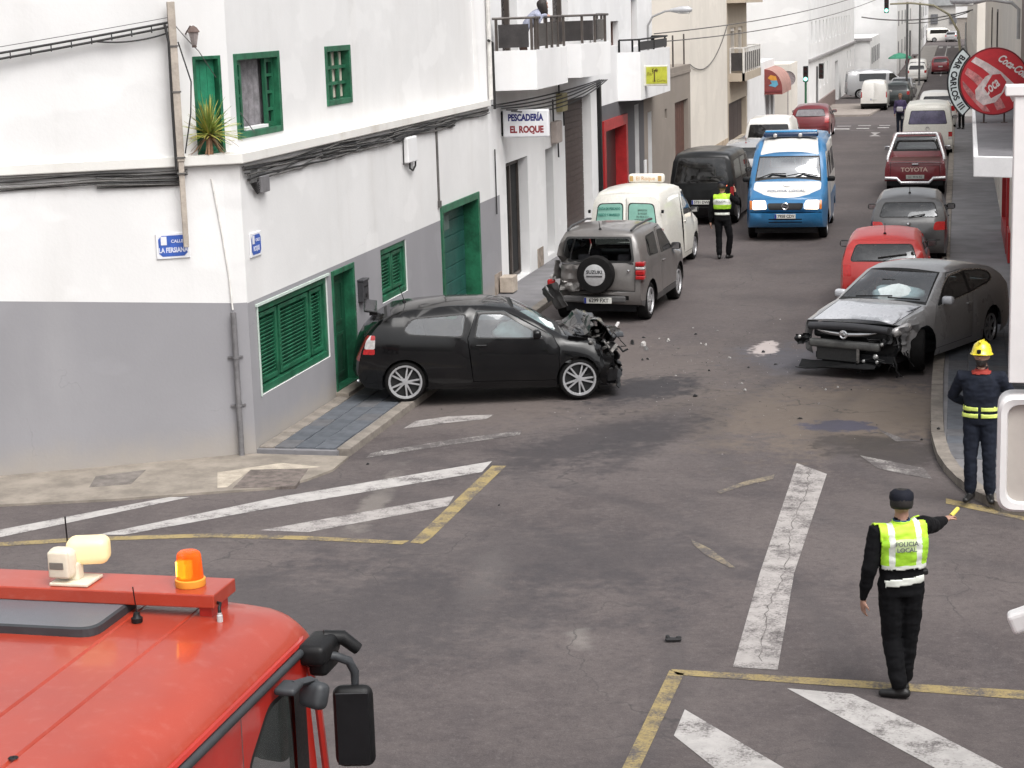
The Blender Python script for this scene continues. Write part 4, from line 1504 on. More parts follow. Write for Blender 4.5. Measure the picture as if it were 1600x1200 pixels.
railing([(-9.0, 76.75), (-8.45, 76.75), (-8.45, 83.15), (-9.0, 83.15)], 2.95, 3.95, H6, [0.0, 0.07] + [0.08 + 0.105 * k for k in range(9)] + [1.0],
  [(0.005, 0.065)] + [(0.085 + 0.105 * k, 0.18 + 0.105 * k) for k in range(8)], PIPEW, RAILP)
q = MB()
q.box((-8.7, 79.6, 5.82), (0.75, 7.2, 0.16))
put(q, 'upper_slab', BEIGE, H6)
# ---- awning building
H7 = house('white_awning_building', (-11, 89.5, 0), 'low white corner building under a maroon barrel awning')
b = MB()
FA.wall(b, [(83.3, -0.8), (96.0, -0.8), (96.0, 2.95), (83.3, 2.95)], [rect(91.6, 93.2, -0.3, 1.3), rect(94.0, 95.2, -0.3, 1.3)], 0.3, 0)
b.prism([(-16, 83.32), (-9.05, 83.32), (-9.05, 96.0), (-16, 96.0)], 2.86, 2.96)
b.add([(-9.04, 96.0, -0.8), (-16, 96.0, -0.8), (-16, 96.0, 2.9), (-9.04, 96.0, 2.9)], [(0, 1, 2, 3)])
put(b, 'wall', FARW, H7)
leaf(FA, 91.6, 93.2, -0.3, 1.3, -0.2, mat('maroon_recess', (0.10, 0.045, 0.04), 0.7), H7, 'doorway')
leaf(FA, 94.0, 95.2, -0.3, 1.3, -0.2, DARK, H7, 'doorway')
AW = tag(empty('awning', (-9.04, 92.6, 1.4), 0), 'maroon barrel awning with a small blue and orange emblem over a doorway', 'awning')
b = MB()
MAROON = mat('maroon_canvas', (0.20, 0.045, 0.040), 0.8, var=0.2, scale=3)
MAROON2 = mat('maroon_canvas_pale', (0.36, 0.20, 0.17), 0.85, var=0.2, scale=3)  # paler maroon for the curved top of the canvas
n = 10
arc = [(0.85 * math.sin(i / n * math.pi / 2), 0.25 + 0.95 * math.cos(i / n * math.pi / 2)) for i in range(n + 1)]
arc = arc + [(0.85, 0.0)]
y0, y1 = -1.7, 3.2
vs = [(x, y0, z) for x, z in arc] + [(x, y1, z) for x, z in arc]
k = len(arc)
b.add(vs, [(i, k + i, k + i + 1, i + 1) for i in range(k - 1)], 1)
b.add([(x, y0, z) for x, z in arc] + [(0, y0, 0)], [tuple(range(k + 1))[::-1]], 0)
b.add([(x, y1, z) for x, z in arc] + [(0, y1, 0)], [tuple(range(k + 1))], 0)
b.build('canvas', [MAROON, MAROON2], AW)
b = MB()
b.box((0.42, y0 - 0.015, 0.16), (0.86, 0.03, 0.08))
b.build('front_bar', mat('maroon_bar', (0.16, 0.025, 0.03), 0.6), AW)
b = MB()
b.add([(0.15, y0 - 0.01, 0.78), (0.30, y0 - 0.01, 0.92), (0.55, y0 - 0.01, 0.86), (0.62, y0 - 0.01, 0.66), (0.35, y0 - 0.01, 0.66)], [(0, 4, 3, 2, 1)], 0)
b.add([(0.28, y0 - 0.012, 0.66), (0.60, y0 - 0.012, 0.66), (0.66, y0 - 0.012, 0.46), (0.52, y0 - 0.012, 0.34), (0.38, y0 - 0.012, 0.38), (0.20, y0 - 0.012, 0.42), (0.36, y0 - 0.012, 0.52)], [(0, 6, 5, 4, 3, 2, 1)], 1)
b.build('emblem', [mat('emblem_orange', (0.55, 0.24, 0.03), 0.7), mat('emblem_blue', (0.10, 0.30, 0.42), 0.7)], AW)
# ---- long white school-like block beyond the side street
H8 = house('long_white_block', (-14, 130, -1), 'long white block with a row of narrow upstairs slit windows')
FB = Facade((-8.1, 0), (0, 1))
b = MB()
sl_ = [rect(108 + k * 3.1, 108.9 + k * 3.1, 3.35, 4.6) for k in range(13)]
lo_ = [rect(112 + k * 3.0, 113.0 + k * 3.0, 0.6, 2.0) for k in range(4)] + [rect(143, 144.2, 0.8, 2.0), rect(147, 148.2, 0.8, 2.0), rect(129, 132.5, -1.2, 1.7)]
FB.wall(b, [(105.9, -1.6), (153, -1.6), (153, 9.0), (105.9, 9.0)], sl_ + lo_, 0.35, 0, step=6)
b.add([(-30, 105.9, -1.6), (-8.1, 105.9, -1.6), (-8.1, 105.9, 9), (-30, 105.9, 9)], [(0, 1, 2, 3)])
b.prism([(-30, 105.9), (-8.1, 105.9), (-8.1, 153), (-30, 153)], 9.0, 9.3)
put(b, 'wall', FARW, H8)
for h in sl_ + lo_:
 q = MB()
 FB.box(q, h[0][0], h[1][0], h[0][1], h[2][1], -0.36, -0.3)
 put(q, 'window', mat('far_window', (0.16, 0.16, 0.17), 0.3, var=0.3), H8)
q = MB()
FB.box(q, 105.9, 153, 2.42, 2.56, 0.0, 0.16)
put(q, 'string_course', mat('grey_course', (0.28, 0.27, 0.27), 0.8), H8)
q = MB()
FB.box(q, 105.9, 128, -1.3, -0.1, 0.0, 0.1)
put(q, 'dark_plinth', mat('plinth_brown', (0.20, 0.15, 0.14), 0.85, var=0.3), H8)
# small cream building in the side street corner
H9 = house('small_cream_building', (-10.5, 100.5, -0.4), 'small cream building behind the awning with a round mirror')
b = MB()
b.prism([(-16, 99.0), (-8.55, 99.0), (-8.55, 104), (-16, 104)], -1.0, 2.55)
put(b, 'wall', CREAM, H9)
q = MB()
q.lathe([(0.0, 0.02), (0.36, 0.0), (0.40, -0.04), (0.40, 0.04), (0.36, 0.05)], 16, c=(-8.55, 98.0, 1.85), axis='Y')
q.tube([(-8.55, 98.1, 1.8), (-8.55, 98.1, 0.0)], 0.03, 6)
o = put(q, 'traffic_mirror', mat('mirror_face', (0.45, 0.40, 0.40), 0.25, 0.4), H9)
# blocks farther along on the left
for k, (x0, x1, y0, y1, h, lab) in enumerate(((-13, -6.9, 153.5, 172, 2.7, 'far low white wall block behind the silver minivan'),
          (-22, -5.4, 173, 230, 8.5, 'far tall white block above the silver minivan'),
          (-22, -4.7, 231, 300, 9.0, 'farthest white block on the left side of the street'))):
 Hk = house('far_white_block', ((x0 + x1) / 2, (y0 + y1) / 2, -1), lab)
 b = MB()
 b.prism([(x0, y0), (x1, y0), (x1, y1), (x0, y1)], -1.6, h)
 put(b, 'wall', FARW, Hk)
 q = MB()
 q.box(((x0 + x1) / 2, y0 - 0.06, h - 0.1), (x1 - x0 + 0.3, 0.2, 0.22))
 put(q, 'coping', mat('grey_course', (0.28, 0.27, 0.27), 0.8), Hk)
 Fk = Facade((x1, 0), (0, 1))
 for j in range(5):
  s_ = y0 + 3 + j * (y1 - y0) / 5.5
  for zz in ((0.6, 1.9),) if h < 3 else ((0.5, 1.9), (3.3, 4.6), (6.0, 7.2)):
   q = MB()
   Fk.box(q, s_, s_ + 1.3, zz[0], zz[1], 0.0, 0.05)
   put(q, 'window', mat('far_window', (0.16, 0.16, 0.17), 0.3, var=0.3), Hk)
# the end of the street
HE = house('end_of_street_house', (-1, 330, 0), 'pale house with a grey roof closing the end of the street')
b = MB()
b.prism([(-14, 318), (8, 318), (8, 332), (-14, 332)], -1.6, 4.4, 0)
b.prism([(-14.4, 317.6), (8.4, 317.6), (8.4, 332.4), (-14.4, 332.4)], 4.4, 6.2, 1)
for k in range(6):
 b.box((-10 + k * 3.0, 317.9, 2.3), (1.1, 0.2, 1.5), m=2)
put(b, 'wall', [mat('far_beige', (0.52, 0.50, 0.47), 0.9), mat('far_grey_roof', (0.36, 0.37, 0.37), 0.9, var=0.2, scale=0.4), mat('far_window', (0.16, 0.16, 0.17), 0.3)], HE)
HW = house('end_white_house', (2, 300, 0), 'small white house with one dark window at the end of the street')
b = MB()
b.prism([(-0.6, 296), (3.0, 296), (3.0, 306), (-0.6, 306)], 2.6, 6.0, 0)
b.prism([(-0.4, 296.2), (3.0, 296.2), (3.0, 306), (-0.4, 306)], -1.6, 2.6, 1)
b.box((-0.05 + 0.5, 295.95, 4.9), (0.7, 0.1, 0.8), m=2)
put(b, 'wall', [FARW, mat('far_stone', (0.30, 0.27, 0.24), 0.9), mat('far_window', (0.16, 0.16, 0.17), 0.3)], HW)
HT = house('end_grey_house', (-3, 420, 0), 'grey green hillside house beyond the end of the street')
b = MB()
b.prism([(-40, 420), (40, 420), (40, 440), (-40, 440)], -1.6, 16)
put(b, 'wall', mat('far_olive', (0.26, 0.255, 0.21), 0.95, var=0.3, scale=0.15), HT)
# ------------------------------------------------------------------ things on the left walls
BLUE = mat('enamel_blue', (0.045, 0.11, 0.42), 0.35, var=0.2, scale=9)
SIGNW = mat('sign_white', (0.74, 0.74, 0.76), 0.4, var=0.06)
INKW = mat('white_ink', (0.66, 0.68, 0.78), 0.5)
INKB = mat('navy_ink', (0.012, 0.014, 0.14), 0.5)
INKR = mat('crimson_ink', (0.22, 0.010, 0.016), 0.5)
INKG = mat('green_ink', (0.03, 0.19, 0.15), 0.6)
INKO = mat('olive_ink', (0.20, 0.16, 0.015), 0.6)
def street_sign(F, s0, s1, z0, z1, top, bottom, label):
 c = F.at((s0 + s1) / 2, (z0 + z1) / 2, 0.0)
 t = tag(empty('street_sign', c, math.atan2(F.d.y, F.d.x)), label, 'street sign', 'blue street name signs')
 hw, hh = (s1 - s0) / 2, (z1 - z0) / 2
 b = MB()
 b.rbox((0, -0.012, 0), (hw * 2, 0.02, hh * 2), 0.006)
 b.build('backing', SIGNW, t)
 k = 0.05
 P_ = [(-hw + k * 1.5, -hh + 0.03), (hw - k * 1.5, -hh + 0.03), (hw - 0.03, -hh + k * 1.5), (hw - 0.03, hh - k * 1.5), (hw - k * 1.5, hh - 0.03), (-hw + k * 1.5, hh - 0.03), (-hw + 0.03, hh - k * 1.5), (-hw + 0.03, -hh + k * 1.5)]
 b = MB()
 b.add([(x, -0.0245, z) for x, z in P_], [tuple(range(8))])
 b.build('blue_field', BLUE, t)
 b = MB()
 b.box((-hw + 0.10, -0.026, hh * 0.42), (0.075, 0.003, 0.11))
 b.build('coat_of_arms', SIGNW, t)
 lettering(top, 0.055, INKW, (0.055, -0.026, hh * 0.35), (1, 0, 0), (0, 0, 1), t, extrude=0.0008, bold=0.0015)
 lettering(bottom, 0.088, INKW, (0, -0.026, -hh * 0.34), (1, 0, 0), (0, 0, 1), t, extrude=0.0008, bold=0.003, sx=0.72)
 return t
street_sign(FL, -0.91, -0.48, 2.70, 3.03, 'CALLE', 'LA FERSIANA', 'blue enamel street sign under the foot of the concrete pole')
street_sign(FA, 23.02, 23.42, 2.62, 2.94, 'CALLE', 'ROQUE', 'small blue enamel street sign on the shutter window side of the corner')
# leaning service pole strapped to the corner
t = tag(empty('service_pole', FL.at(-0.535, 2.85, 0.13)), 'slim beige concrete service pole strapped to the corner of the house', 'pole')
b = MB()
b.box((0, 0, 0.55), (0.07, 0.07, 1.1), rot=FL.rot)
b.box((0, 0, 2.1), (0.095, 0.095, 2.0), rot=FL.rot)
b.build('shaft', POLE, t, bevel=0.008)
for z in (0.95, 1.15, 1.98, 2.55):
 b = MB()
 b.box((0, 0, z), (0.115, 0.115, 0.02), rot=FL.rot)
 b.box(FL.rot @ Vector((0, -0.09, 0)) + Vector((0, 0, z)), (0.03, 0.10, 0.02), rot=FL.rot)
 b.build('strap', CABLEG, t)
b = MB()
o_ = FL.rot @ Vector((-0.065, 0.04, 0))
b.tube([o_ + Vector((0, 0, 1.0)), o_ + Vector((0.0, 0, 1.8)), o_ + Vector((0.01, 0, 2.6)), o_ + Vector((-0.03, 0, 2.82))], 0.017, 6)
o2 = FL.rot @ Vector((0.06, 0.03, 0))
b.tube([o2 + Vector((0, 0, 2.6)), o2 + FL.rot @ Vector((0.13, 0.02, 0)) + Vector((0, 0, 2.1)), o2 + FL.rot @ Vector((0.10, 0.02, 0)) + Vector((0, 0, 1.7)), o2 + Vector((0, 0, 1.2))], 0.009, 6)
b.build('riser_cable', CABLE, t)
def catenary(a, c, sag, n=14):
 a, c = Vector(a), Vector(c)
 return [a + (c - a) * (i / n) - Vector((0, 0, sag * 4 * (i / n) * (1 - i / n))) for i in range(n + 1)]
# twin span from the pole top to the left
A_ = FL.at(-0.54, 5.70, 0.10)
B_ = FL.at(-9.0, 4.75, 0.10)
t = tag(empty('span_cable', A_), 'twin black lashed cable running from the pole top out to the left', 'cable')
b = MB()
for dz, dz2 in ((0, 0), (-0.055, -0.06)):
 pts = [p - A_ for p in catenary(A_ + Vector((0, 0, dz)), B_ + Vector((0, 0, dz2)), 0.10 + abs(dz) * 0.3, 34)]
 b.tube(pts, 0.017, 6)
pts = [p - A_ for p in catenary(A_ + Vector((0, 0, 0.06)), B_ + Vector((0, 0, 0.03)), 0.07, 34)]
b.tube(pts, 0.004, 5)
b.tube([p - A_ for p in catenary(A_ + Vector((0, 0, -0.12)), catenary(A_, B_, 0.1, 34)[4] + Vector((0, 0, -0.05)), 0.06)], 0.012, 6)
b.build('wires', CABLE, t)
for k in range(1, 34):
 p = catenary(A_, B_, 0.10, 34)[k] - A_
 q = MB()
 q.box(p + Vector((0, 0, -0.04)), (0.014, 0.03, 0.10), rot=FL.rot)
 q.build('spacer', CABLE, t)
# cable bundles under the ledge
def bundle(F, s0, s1, z0, z1, n, label, seed, drop=0.05):
 t = tag(empty('cable_bundle', F.at((s0 + s1) / 2, (z0 + z1) / 2, 0)), label, 'cables')
 rr = random.Random(seed)
 org = t.location
 for k in range(n):
  b = MB()
  pts = []
  m_ = 30
  ph, fr = rr.random() * 6, rr.uniform(0.6, 1.6)
  for i in range(m_ + 1):
   u = i / m_
   s = s0 + (s1 - s0) * u
   z = z0 + (z1 - z0) * u - k * 0.021 + 0.018 * math.sin(ph + fr * s * 1.7) - abs(math.sin(s * 0.83 + k)) ** 3 * drop * (0.3 + rr.random() * 0.2)
   pts.append(F.at(s, z, 0.03 + 0.012 * math.sin(ph + s * 2.3) + 0.012) - org)
  b.tube(pts, rr.choice((0.008, 0.011, 0.014)), 5)
  b.build('cable', CABLE if k % 3 else CABLEG, t)
 return t
bundle(FL, -7.0, -0.45, 3.865, 3.845, 4, 'black cable bundle under the ledge on the left facing wall', 1)
bundle(FL, -7.0, -0.5, 3.75, 3.73, 3, 'second sagging cable run below the ledge bundle on the left facing wall', 2, 0.02)
bundle(FL, -1.6, -0.5, 3.83, 3.80, 8, 'thick knot of cables beside the service pole', 3, 0.02)
bundle(FA, 22.9, 36.1, 3.84, 3.84, 5, 'black cable bundle under the ledge along the street wall', 4)
bundle(FA, 23.0, 33.5, 3.72, 3.78, 4, 'sagging tangled cables below the ledge along the street wall', 5, 0.16)
bundle(FA, 26.0, 27.6, 3.83, 3.84, 8, 'dense knot of cables above the shuttered window side', 6, 0.05)
bundle(FA, 29.6, 33.5, 3.84, 3.85, 7, 'long tangle of cables above the white terminal box', 7, 0.08)
# drop wires and dark smoke stain under the ledge: thin grime band
t = tag(empty('junction_box', FA.at(23.5, 3.4, 0)), 'grey meter junction box with looping wires under the ledge', 'junction box')
b = MB()
FA0 = Facade((0, 0), (0, 1))
FA0.rbox(b, -0.12, 0.18, 0.04, 0.26, 0.0, 0.09, 0.01)
b.build('housing', BOXG, t)
b = MB()
for k in range(5):
 b.tube([FA0.at(-0.14 - 0.05 * k, 0.36, 0.04), FA0.at(-0.25 - 0.05 * k, 0.2, 0.06), FA0.at(-0.2 - 0.03 * k, 0.04 + 0.02 * k, 0.05), FA0.at(-0.1, 0.06 + 0.03 * k, 0.05)], 0.01, 5)
b.build('loop_wires', CABLE, t)
t = tag(empty('terminal_box', FA.at(30.5, 3.25, 0)), 'white terminal box with a hooked black cable under the ledge', 'junction box')
b = MB()
FA0.rbox(b, -0.28, 0.28, 0.0, 0.43, 0.0, 0.10, 0.02)
b.build('housing', WHITE2, t)
b = MB()
b.tube([FA0.at(-0.05, 0.0, 0.05), FA0.at(-0.05, -0.10, 0.05), FA0.at(0.12, -0.15, 0.05), FA0.at(0.28, -0.08, 0.05), FA0.at(0.30, 0.02, 0.05)], 0.016, 6)
b.tube([FA0.at(-0.32, 0.5, 0.03), FA0.at(-0.34, -0.02, 0.03)], 0.012, 6)
b.build('cable_tail', CABLE, t)
t = tag(empty('letter_box', FA.at(27.6, 1.30, 0)), 'dark grey letter box between the green door and the black hatchback', 'letter box')
b = MB()
FA0.rbox(b, -0.13, 0.13, 0.03, 0.35, 0.0, 0.10, 0.012)
FA0.rbox(b, -0.14, 0.14, 0.35, 0.385, 0.0, 0.115, 0.01)
b.build('case', mat('dark_grey_metal', (0.055, 0.055, 0.06), 0.5, 0.3, var=0.2), t)
b = MB()
FA0.box(b, -0.09, 0.09, 0.26, 0.28, 0.101, 0.104)
FA0.box(b, -0.04, 0.04, 0.10, 0.16, 0.101, 0.104)
b.build('slot', BLACK, t)
# vertical conduits on the street wall
t = tag(empty('conduit', FA.at(32.3, 2.1, 0)), 'thin dark conduit beside the garage door running up to the cables', 'pipe')
b = MB()
b.tube([FA0.at(0, 0.2, 0.02), FA0.at(0, 1.7, 0.02)], 0.022, 6)
b.box(FA0.at(0, 0.25, 0.03), (0.05, 0.09, 0.12))
b.build('tube', CABLEG, t)
t = tag(empty('conduit', FA.at(36.25, 3.9, 0)), 'pale and black pipes in the gap between the corner house and fish shop', 'pipe')
b = MB()
b.tube([FA0.at(0, 0.1, 0.06), FA0.at(0, 3.2, 0.06)], 0.045, 8)
b.build('pale_pipe', PIPEW, t)
b = MB()
b.tube([FA0.at(0.25, -0.1, 0.07), FA0.at(0.22, 1.2, 0.07), FA0.at(-0.1, 1.25, 0.07)], 0.03, 6)
b.build('black_pipe', CABLE, t)
b = MB()
b.tube([FA0.at(0.3, -0.9, 0.03), FA0.at(0.3, -2.2, 0.03)], 0.014, 6)
b.build('thin_pipe', CABLE, t)
t = tag(empty('flower_crate', (-8.86, 36.75, 0.10)), 'small pale cardboard box standing at the fish shop wall', 'box')
b = MB()
b.rbox((0, 0, 0.16), (0.28, 0.4, 0.32), 0.01)
b.build('box', mat('pale_card', (0.42, 0.36, 0.30), 0.9, var=0.2), t)
for y, z, h, nm, m, lab in ((43.0, 3.38, 0.42, 'electric_box', mat('yellowed_plastic', (0.45, 0.40, 0.22), 0.6), 'yellowed electric box under the balcony'),
       (42.3, 2.7, 0.5, 'electric_box', mat('pink_grey_plastic', (0.42, 0.36, 0.33), 0.7), 'pinkish electric box beside the tall brown shutter')):
 t = tag(empty(nm, FA.at(y, z, 0)), lab, 'electric box')
 b = MB()
 FA0.rbox(b, -0.3, 0.3, 0, h, 0, 0.16, 0.03)
 b.build('case', m, t)
 b = MB()
 b.tube([FA0.at(0.25, 0.0, 0.06), FA0.at(0.28, -0.35, 0.06)], 0.02, 6)
 b.tube([FA0.at(-0.2, h, 0.06), FA0.at(-0.22, h + 0.5, 0.06)], 0.02, 6)
 b.build('lead', CABLE, t)
# wires strung under the balcony and grime on its soffit
t = tag(empty('cable_bundle', FA.at(40, 3.9, 0)), 'dark cables slung under the fish shop balcony', 'cables')
for k in range(5):
 b = MB()
 pts = catenary((-8.98 + 0.10 * k, 36.3, 3.88 - 0.03 * k), (-8.98 + 0.05 * k, 47.9, 3.9), 0.06 + 0.05 * k)
 b.tube([p - t.location for p in pts], 0.016, 5)
 b.build('cable', CABLE, t)
# lantern and wire on the upper corner wall
t = tag(empty('wall_lantern', FC.at(0.25, 5.52, 0.0)), 'small old wall lantern above the green balcony door', 'lantern')
b = MB()
pc = FC.rot @ Vector((0, -0.16, 0)) if False else FC.n * 0.16
b.tube([Vector((0, 0, 0.02)), FC.n * 0.10 + Vector((0, 0, 0.12)), pc + Vector((0, 0, 0.10))], 0.01, 6)
b.lathe([(0.0, 0.13), (0.05, 0.10), (0.085, 0.05), (0.085, 0.04)], 6, c=pc)
b.lathe([(0.03, -0.15), (0.035, -0.13), (0.03, -0.12)], 6, c=pc)
b.build('bracket', mat('rusty_iron', (0.12, 0.085, 0.075), 0.7, 0.3, var=0.3), t)
b = MB()
b.lathe([(0.035, -0.12), (0.07, 0.04)], 6, c=pc)
b.build('lamp_glass', mat('lantern_glass', (0.30, 0.26, 0.25), 0.2, var=0.3), t)
t = tag(empty('stay_wire', FC.at(0.0, 5.75, 0.02)), 'thin loose wire sagging from the pole past the lantern to the window', 'wire')
b = MB()
b.tube([p - t.location for p in catenary(FC.at(-0.1, 5.78, 0.1), FC.at(0.4, 5.32, 0.06), 0.02)] + [p - t.location for p in catenary(FC.at(0.4, 5.32, 0.06), FU.at(24.0, 4.2, 0.05), 0.02)], 0.006, 5)
b.build('wire', CABLEG, t)
# spiky yucca on the corner ledge
t = tag(empty('yucca_plant', (-9.43, 22.83, 4.0)), 'spiky yellow green yucca standing on the corner ledge', 'plant')
rr = random.Random(11)
lm = [mat('yucca_green', (0.19, 0.25, 0.045), 0.5, var=0.3, scale=12), mat('yucca_yellow', (0.36, 0.33, 0.07), 0.55, var=0.25, scale=12), mat('yucca_dry', (0.22, 0.125, 0.07), 0.8, var=0.3, scale=12)]
for k in range(170):
 an = rr.uniform(0, 2 * math.pi)
 dry = k < 28
 el = rr.uniform(-0.95, -0.25) if dry else rr.uniform(-0.12, 1.45)
 L_ = rr.uniform(0.38, 0.56) * (0.8 if dry else 1.0 + 0.15 * (el > 0.9))
 z0 = 0.22 + rr.random() * 0.08
 d = Vector((math.cos(an) * math.cos(el), math.sin(an) * math.cos(el), math.sin(el)))
 sv = d.cross(Vector((0, 0, 1)))
 sv = sv.normalized() if sv.length > 0.05 else Vector((1, 0, 0))
 b = MB()
 vs = []
 for i in range(5):
  u = i / 4
  p = Vector((0, 0, z0)) + d * L_ * u - Vector((0, 0, (0.05 + 0.04 * rr.random()) * u * u))
  if p.z < 0.01:
   p.z = 0.01
  wd = 0.014 * (1 - u) ** 0.7 + 0.001
  vs += [p - sv * wd, p + Vector((0, 0, 0.004)), p + sv * wd]
 fs = []
 for i in range(4):
  fs += [(3 * i, 3 * i + 1, 3 * i + 4, 3 * i + 3), (3 * i + 1, 3 * i + 2, 3 * i + 5, 3 * i + 4)]
 b.add(vs, fs)
 b.build('leaf', lm[2] if dry else lm[1 if rr.random() < 0.5 else 0], t)
b = MB()
b.tube([(0, 0, 0), (0, 0, 0.28)], 0.05, 8, r2=0.035)
b.build('stem', lm[2], t)
# fish shop sign
t = tag(empty('shop_sign', (-8.52, 37.3, 3.46)), 'white fish shop sign with navy and crimson lettering projecting from the wall', 'sign')
b = MB()
b.rbox((0, 0, 0), (0.95, 0.14, 0.56), 0.03)
b.build('light_box', SIGNW, t)
b = MB()
for z in (-0.2, 0.2):
 b.box((-0.51, 0, z), (0.1, 0.05, 0.03))
b.box((-0.5, 0.02, 0), (0.03, 0.1, 0.5))
b.build('bracket', BLACK, t)
lettering('PESCADER\u00cdA', 0.185, INKB, (0.0, -0.0715, 0.115), (1, 0, 0), (0, 0, 1), t, bold=0.009, sx=0.70, extrude=0.001)
lettering('EL ROQUE', 0.185, INKR, (0.02, -0.0715, -0.125), (1, 0, 0), (0, 0, 1), t, bold=0.009, sx=0.80, extrude=0.001)
# yellow bar sign
t = tag(empty('shop_sign', (-8.42, 51.1, 3.84)), 'yellow lit box sign with a palm drawing on the white balcony box', 'sign')
t.location = (-8.15, 51.9, 3.83)
b = MB()
b.rbox((-0.02, 0, 0), (0.72, 0.16, 0.56), 0.02)
b.build('light_box', mat('sign_cream', (0.66, 0.64, 0.55), 0.5), t)
b = MB()
b.box((0.04, -0.083, 0.01), (0.58, 0.01, 0.46))
b.build('face', mat('sign_yellow', (0.46, 0.47, 0.045), 0.45, var=0.18, scale=5), t)
b = MB()
b.box((-0.02, -0.09, -0.01), (0.035, 0.006, 0.30))
for an in (-50, -15, 20, 60, 150, 200):
 b.box((-0.02 + 0.05 * math.cos(R(an)), -0.09, 0.14 + 0.05 * math.sin(R(an)) * 0.5), (0.11, 0.005, 0.018), rot=Matrix.Rotation(R(-an * 0.5), 3, 'Y'))
b.build('palm_motif', mat('motif_brown', (0.11, 0.075, 0.012), 0.6), t)
lettering('Bar', 0.13, INKO, (-0.15, -0.09, 0.05), (1, 0, 0), (0, 0, 1), t, extrude=0.001, shear=0.2)
lettering('La Curva', 0.10, INKO, (0.10, -0.09, -0.14), (1, 0, 0), (0, 0, 1), t, extrude=0.001, shear=0.2)
b = MB()
b.tube([(-0.38, 0, 0), (-0.5, 0.0, 0)], 0.03, 6)
b.build('bracket', BLACK, t)
# street lamp on the grey house
def street_lamp(loc, h, reach, label, flip=1, col=None):
 t = tag(empty('street_lamp', loc), label, 'street lamp', 'street lamps on curved arms')
 b = MB()
 b.tube([(0, 0, 0), (0, 0, h * 0.72), (flip * reach * 0.12, 0, h * 0.88), (flip * reach * 0.45, 0, h * 0.97), (flip * reach * 0.72, 0, h * 0.985)], 0.032, 7)
 b.build('arm', mat('lamp_arm_grey', (0.36, 0.36, 0.36), 0.5, 0.3), t)
 b = MB()
 c = Vector((flip * reach * 0.86, 0, h * 0.985))
 bm_ = [(0.0, -0.34), (0.05, -0.32), (0.085, -0.18), (0.13, 0.02), (0.12, 0.22), (0.06, 0.32), (0.0, 0.34)]
 b.lathe([(r_ * 0.9, h_ * flip) for r_, h_ in bm_], 10, c=c, axis='X')
 b.build('lamp_head', mat('lamp_head_grey', (0.45, 0.45, 0.46), 0.4, 0.2), t, smooth=50)
 b = MB()
 b.rbox(c + Vector((flip * 0.08, 0, -0.08)), (0.34, 0.16, 0.07), 0.03)
 b.build('lens', mat('lamp_lens', (0.60, 0.59, 0.56), 0.2), t)
 return t
street_lamp((-9.0, 56.0, 4.0), 1.6, 1.15, 'grey street lamp on a curved arm above the white balcony box')
# overhead cables across the street
for a, c_, sg, lab in (((-8.9, 56.5, 4.9), (-4.6, 118, 6.4), 0.35, 'upper overhead cable crossing in front of the cream block'),
      ((-8.9, 56.6, 4.65), (-4.2, 118, 6.0), 0.45, 'lower overhead cable crossing in front of the cream block'),
      ((-9.0, 65.0, 3.7), (-9.0, 75.9, 4.9), 0.75, 'loop of cable drooping from the cement roof to the beige house'),
      ((-7.4, 150, 4.4), (2.0, 150, 5.0), 0.6, 'far cable slung across the street behind the traffic light'),
      ((-5.2, 200, 3.2), (1.0, 200, 4.2), 0.3, 'farthest cable slung low across the street')):
 t = tag(empty('overhead_cable', a), lab, 'cable')
 b = MB()
 b.tube([p - Vector(a) for p in catenary(a, c_, sg, 18)], 0.018 if a[1] < 100 else 0.05, 5)
 b.build('wire', CABLEG, t)
# ------------------------------------------------------------------ right side of the street
B1 = house('bar_house', (3.2, 30.0, 0), 'brownish corner house of the bar carrying a white canopy balcony')
FR = Facade((1.10, 0), (0, -1))      # s = -y, outward normal -x
b = MB()
FR.wall(b, [(-36.0, -0.3), (-23.9, -0.3), (-23.9, 6.2), (-36.0, 6.2)], [rect(-27.5, -26.3, 0.1, 2.3), rect(-34.8, -33.7, 0.1, 2.3)], 0.2, 0)
b.prism([(1.10, 23.9), (9, 23.9), (9, 36.0), (1.12, 36.0)], 6.1, 6.3)
b.add([(1.10, 23.9, 0), (9, 23.9, 0), (9, 23.9, 6.2), (1.10, 23.9, 6.2)], [(0, 1, 2, 3)])
put(b, 'wall', wallmat('brown_grey_wall', (0.23, 0.19, 0.165), 0.3), B1)
q = MB()
for s0 in (-27.5, -34.8):
 FR.box(q, s0, s0 + 1.1, 0.1, 2.3, -0.2, -0.14)
put(q, 'door', DARK, B1)
t = tag(empty('canopy_balcony', (0.66, 27.5, 3.56)), 'white edged flat canopy with a grey felt top over the bar pavement', 'canopy')
b = MB()
b.prism([(0.19 - 0.66, 23.35 - 27.5), (1.10 - 0.66, 22.95 - 27.5), (1.10 - 0.66, 34.5 - 27.5), (0.24 - 0.66, 34.5 - 27.5)], 0.0, 0.24)
b.build('slab', mat('canopy_white', (0.80, 0.79, 0.79), 0.8, var=0.05), t, bevel=0.01)
b = MB()
b.prism([(0.245 - 0.66, 23.50 - 27.5), (1.10 - 0.66, 23.12 - 27.5), (1.10 - 0.66, 34.4 - 27.5), (0.285 - 0.66, 34.4 - 27.5)], 0.241, 0.246)
b.build('felt_top', mat('grey_felt', (0.165, 0.16, 0.168), 0.95, var=0.2, scale=1.5, bump=0.15), t)
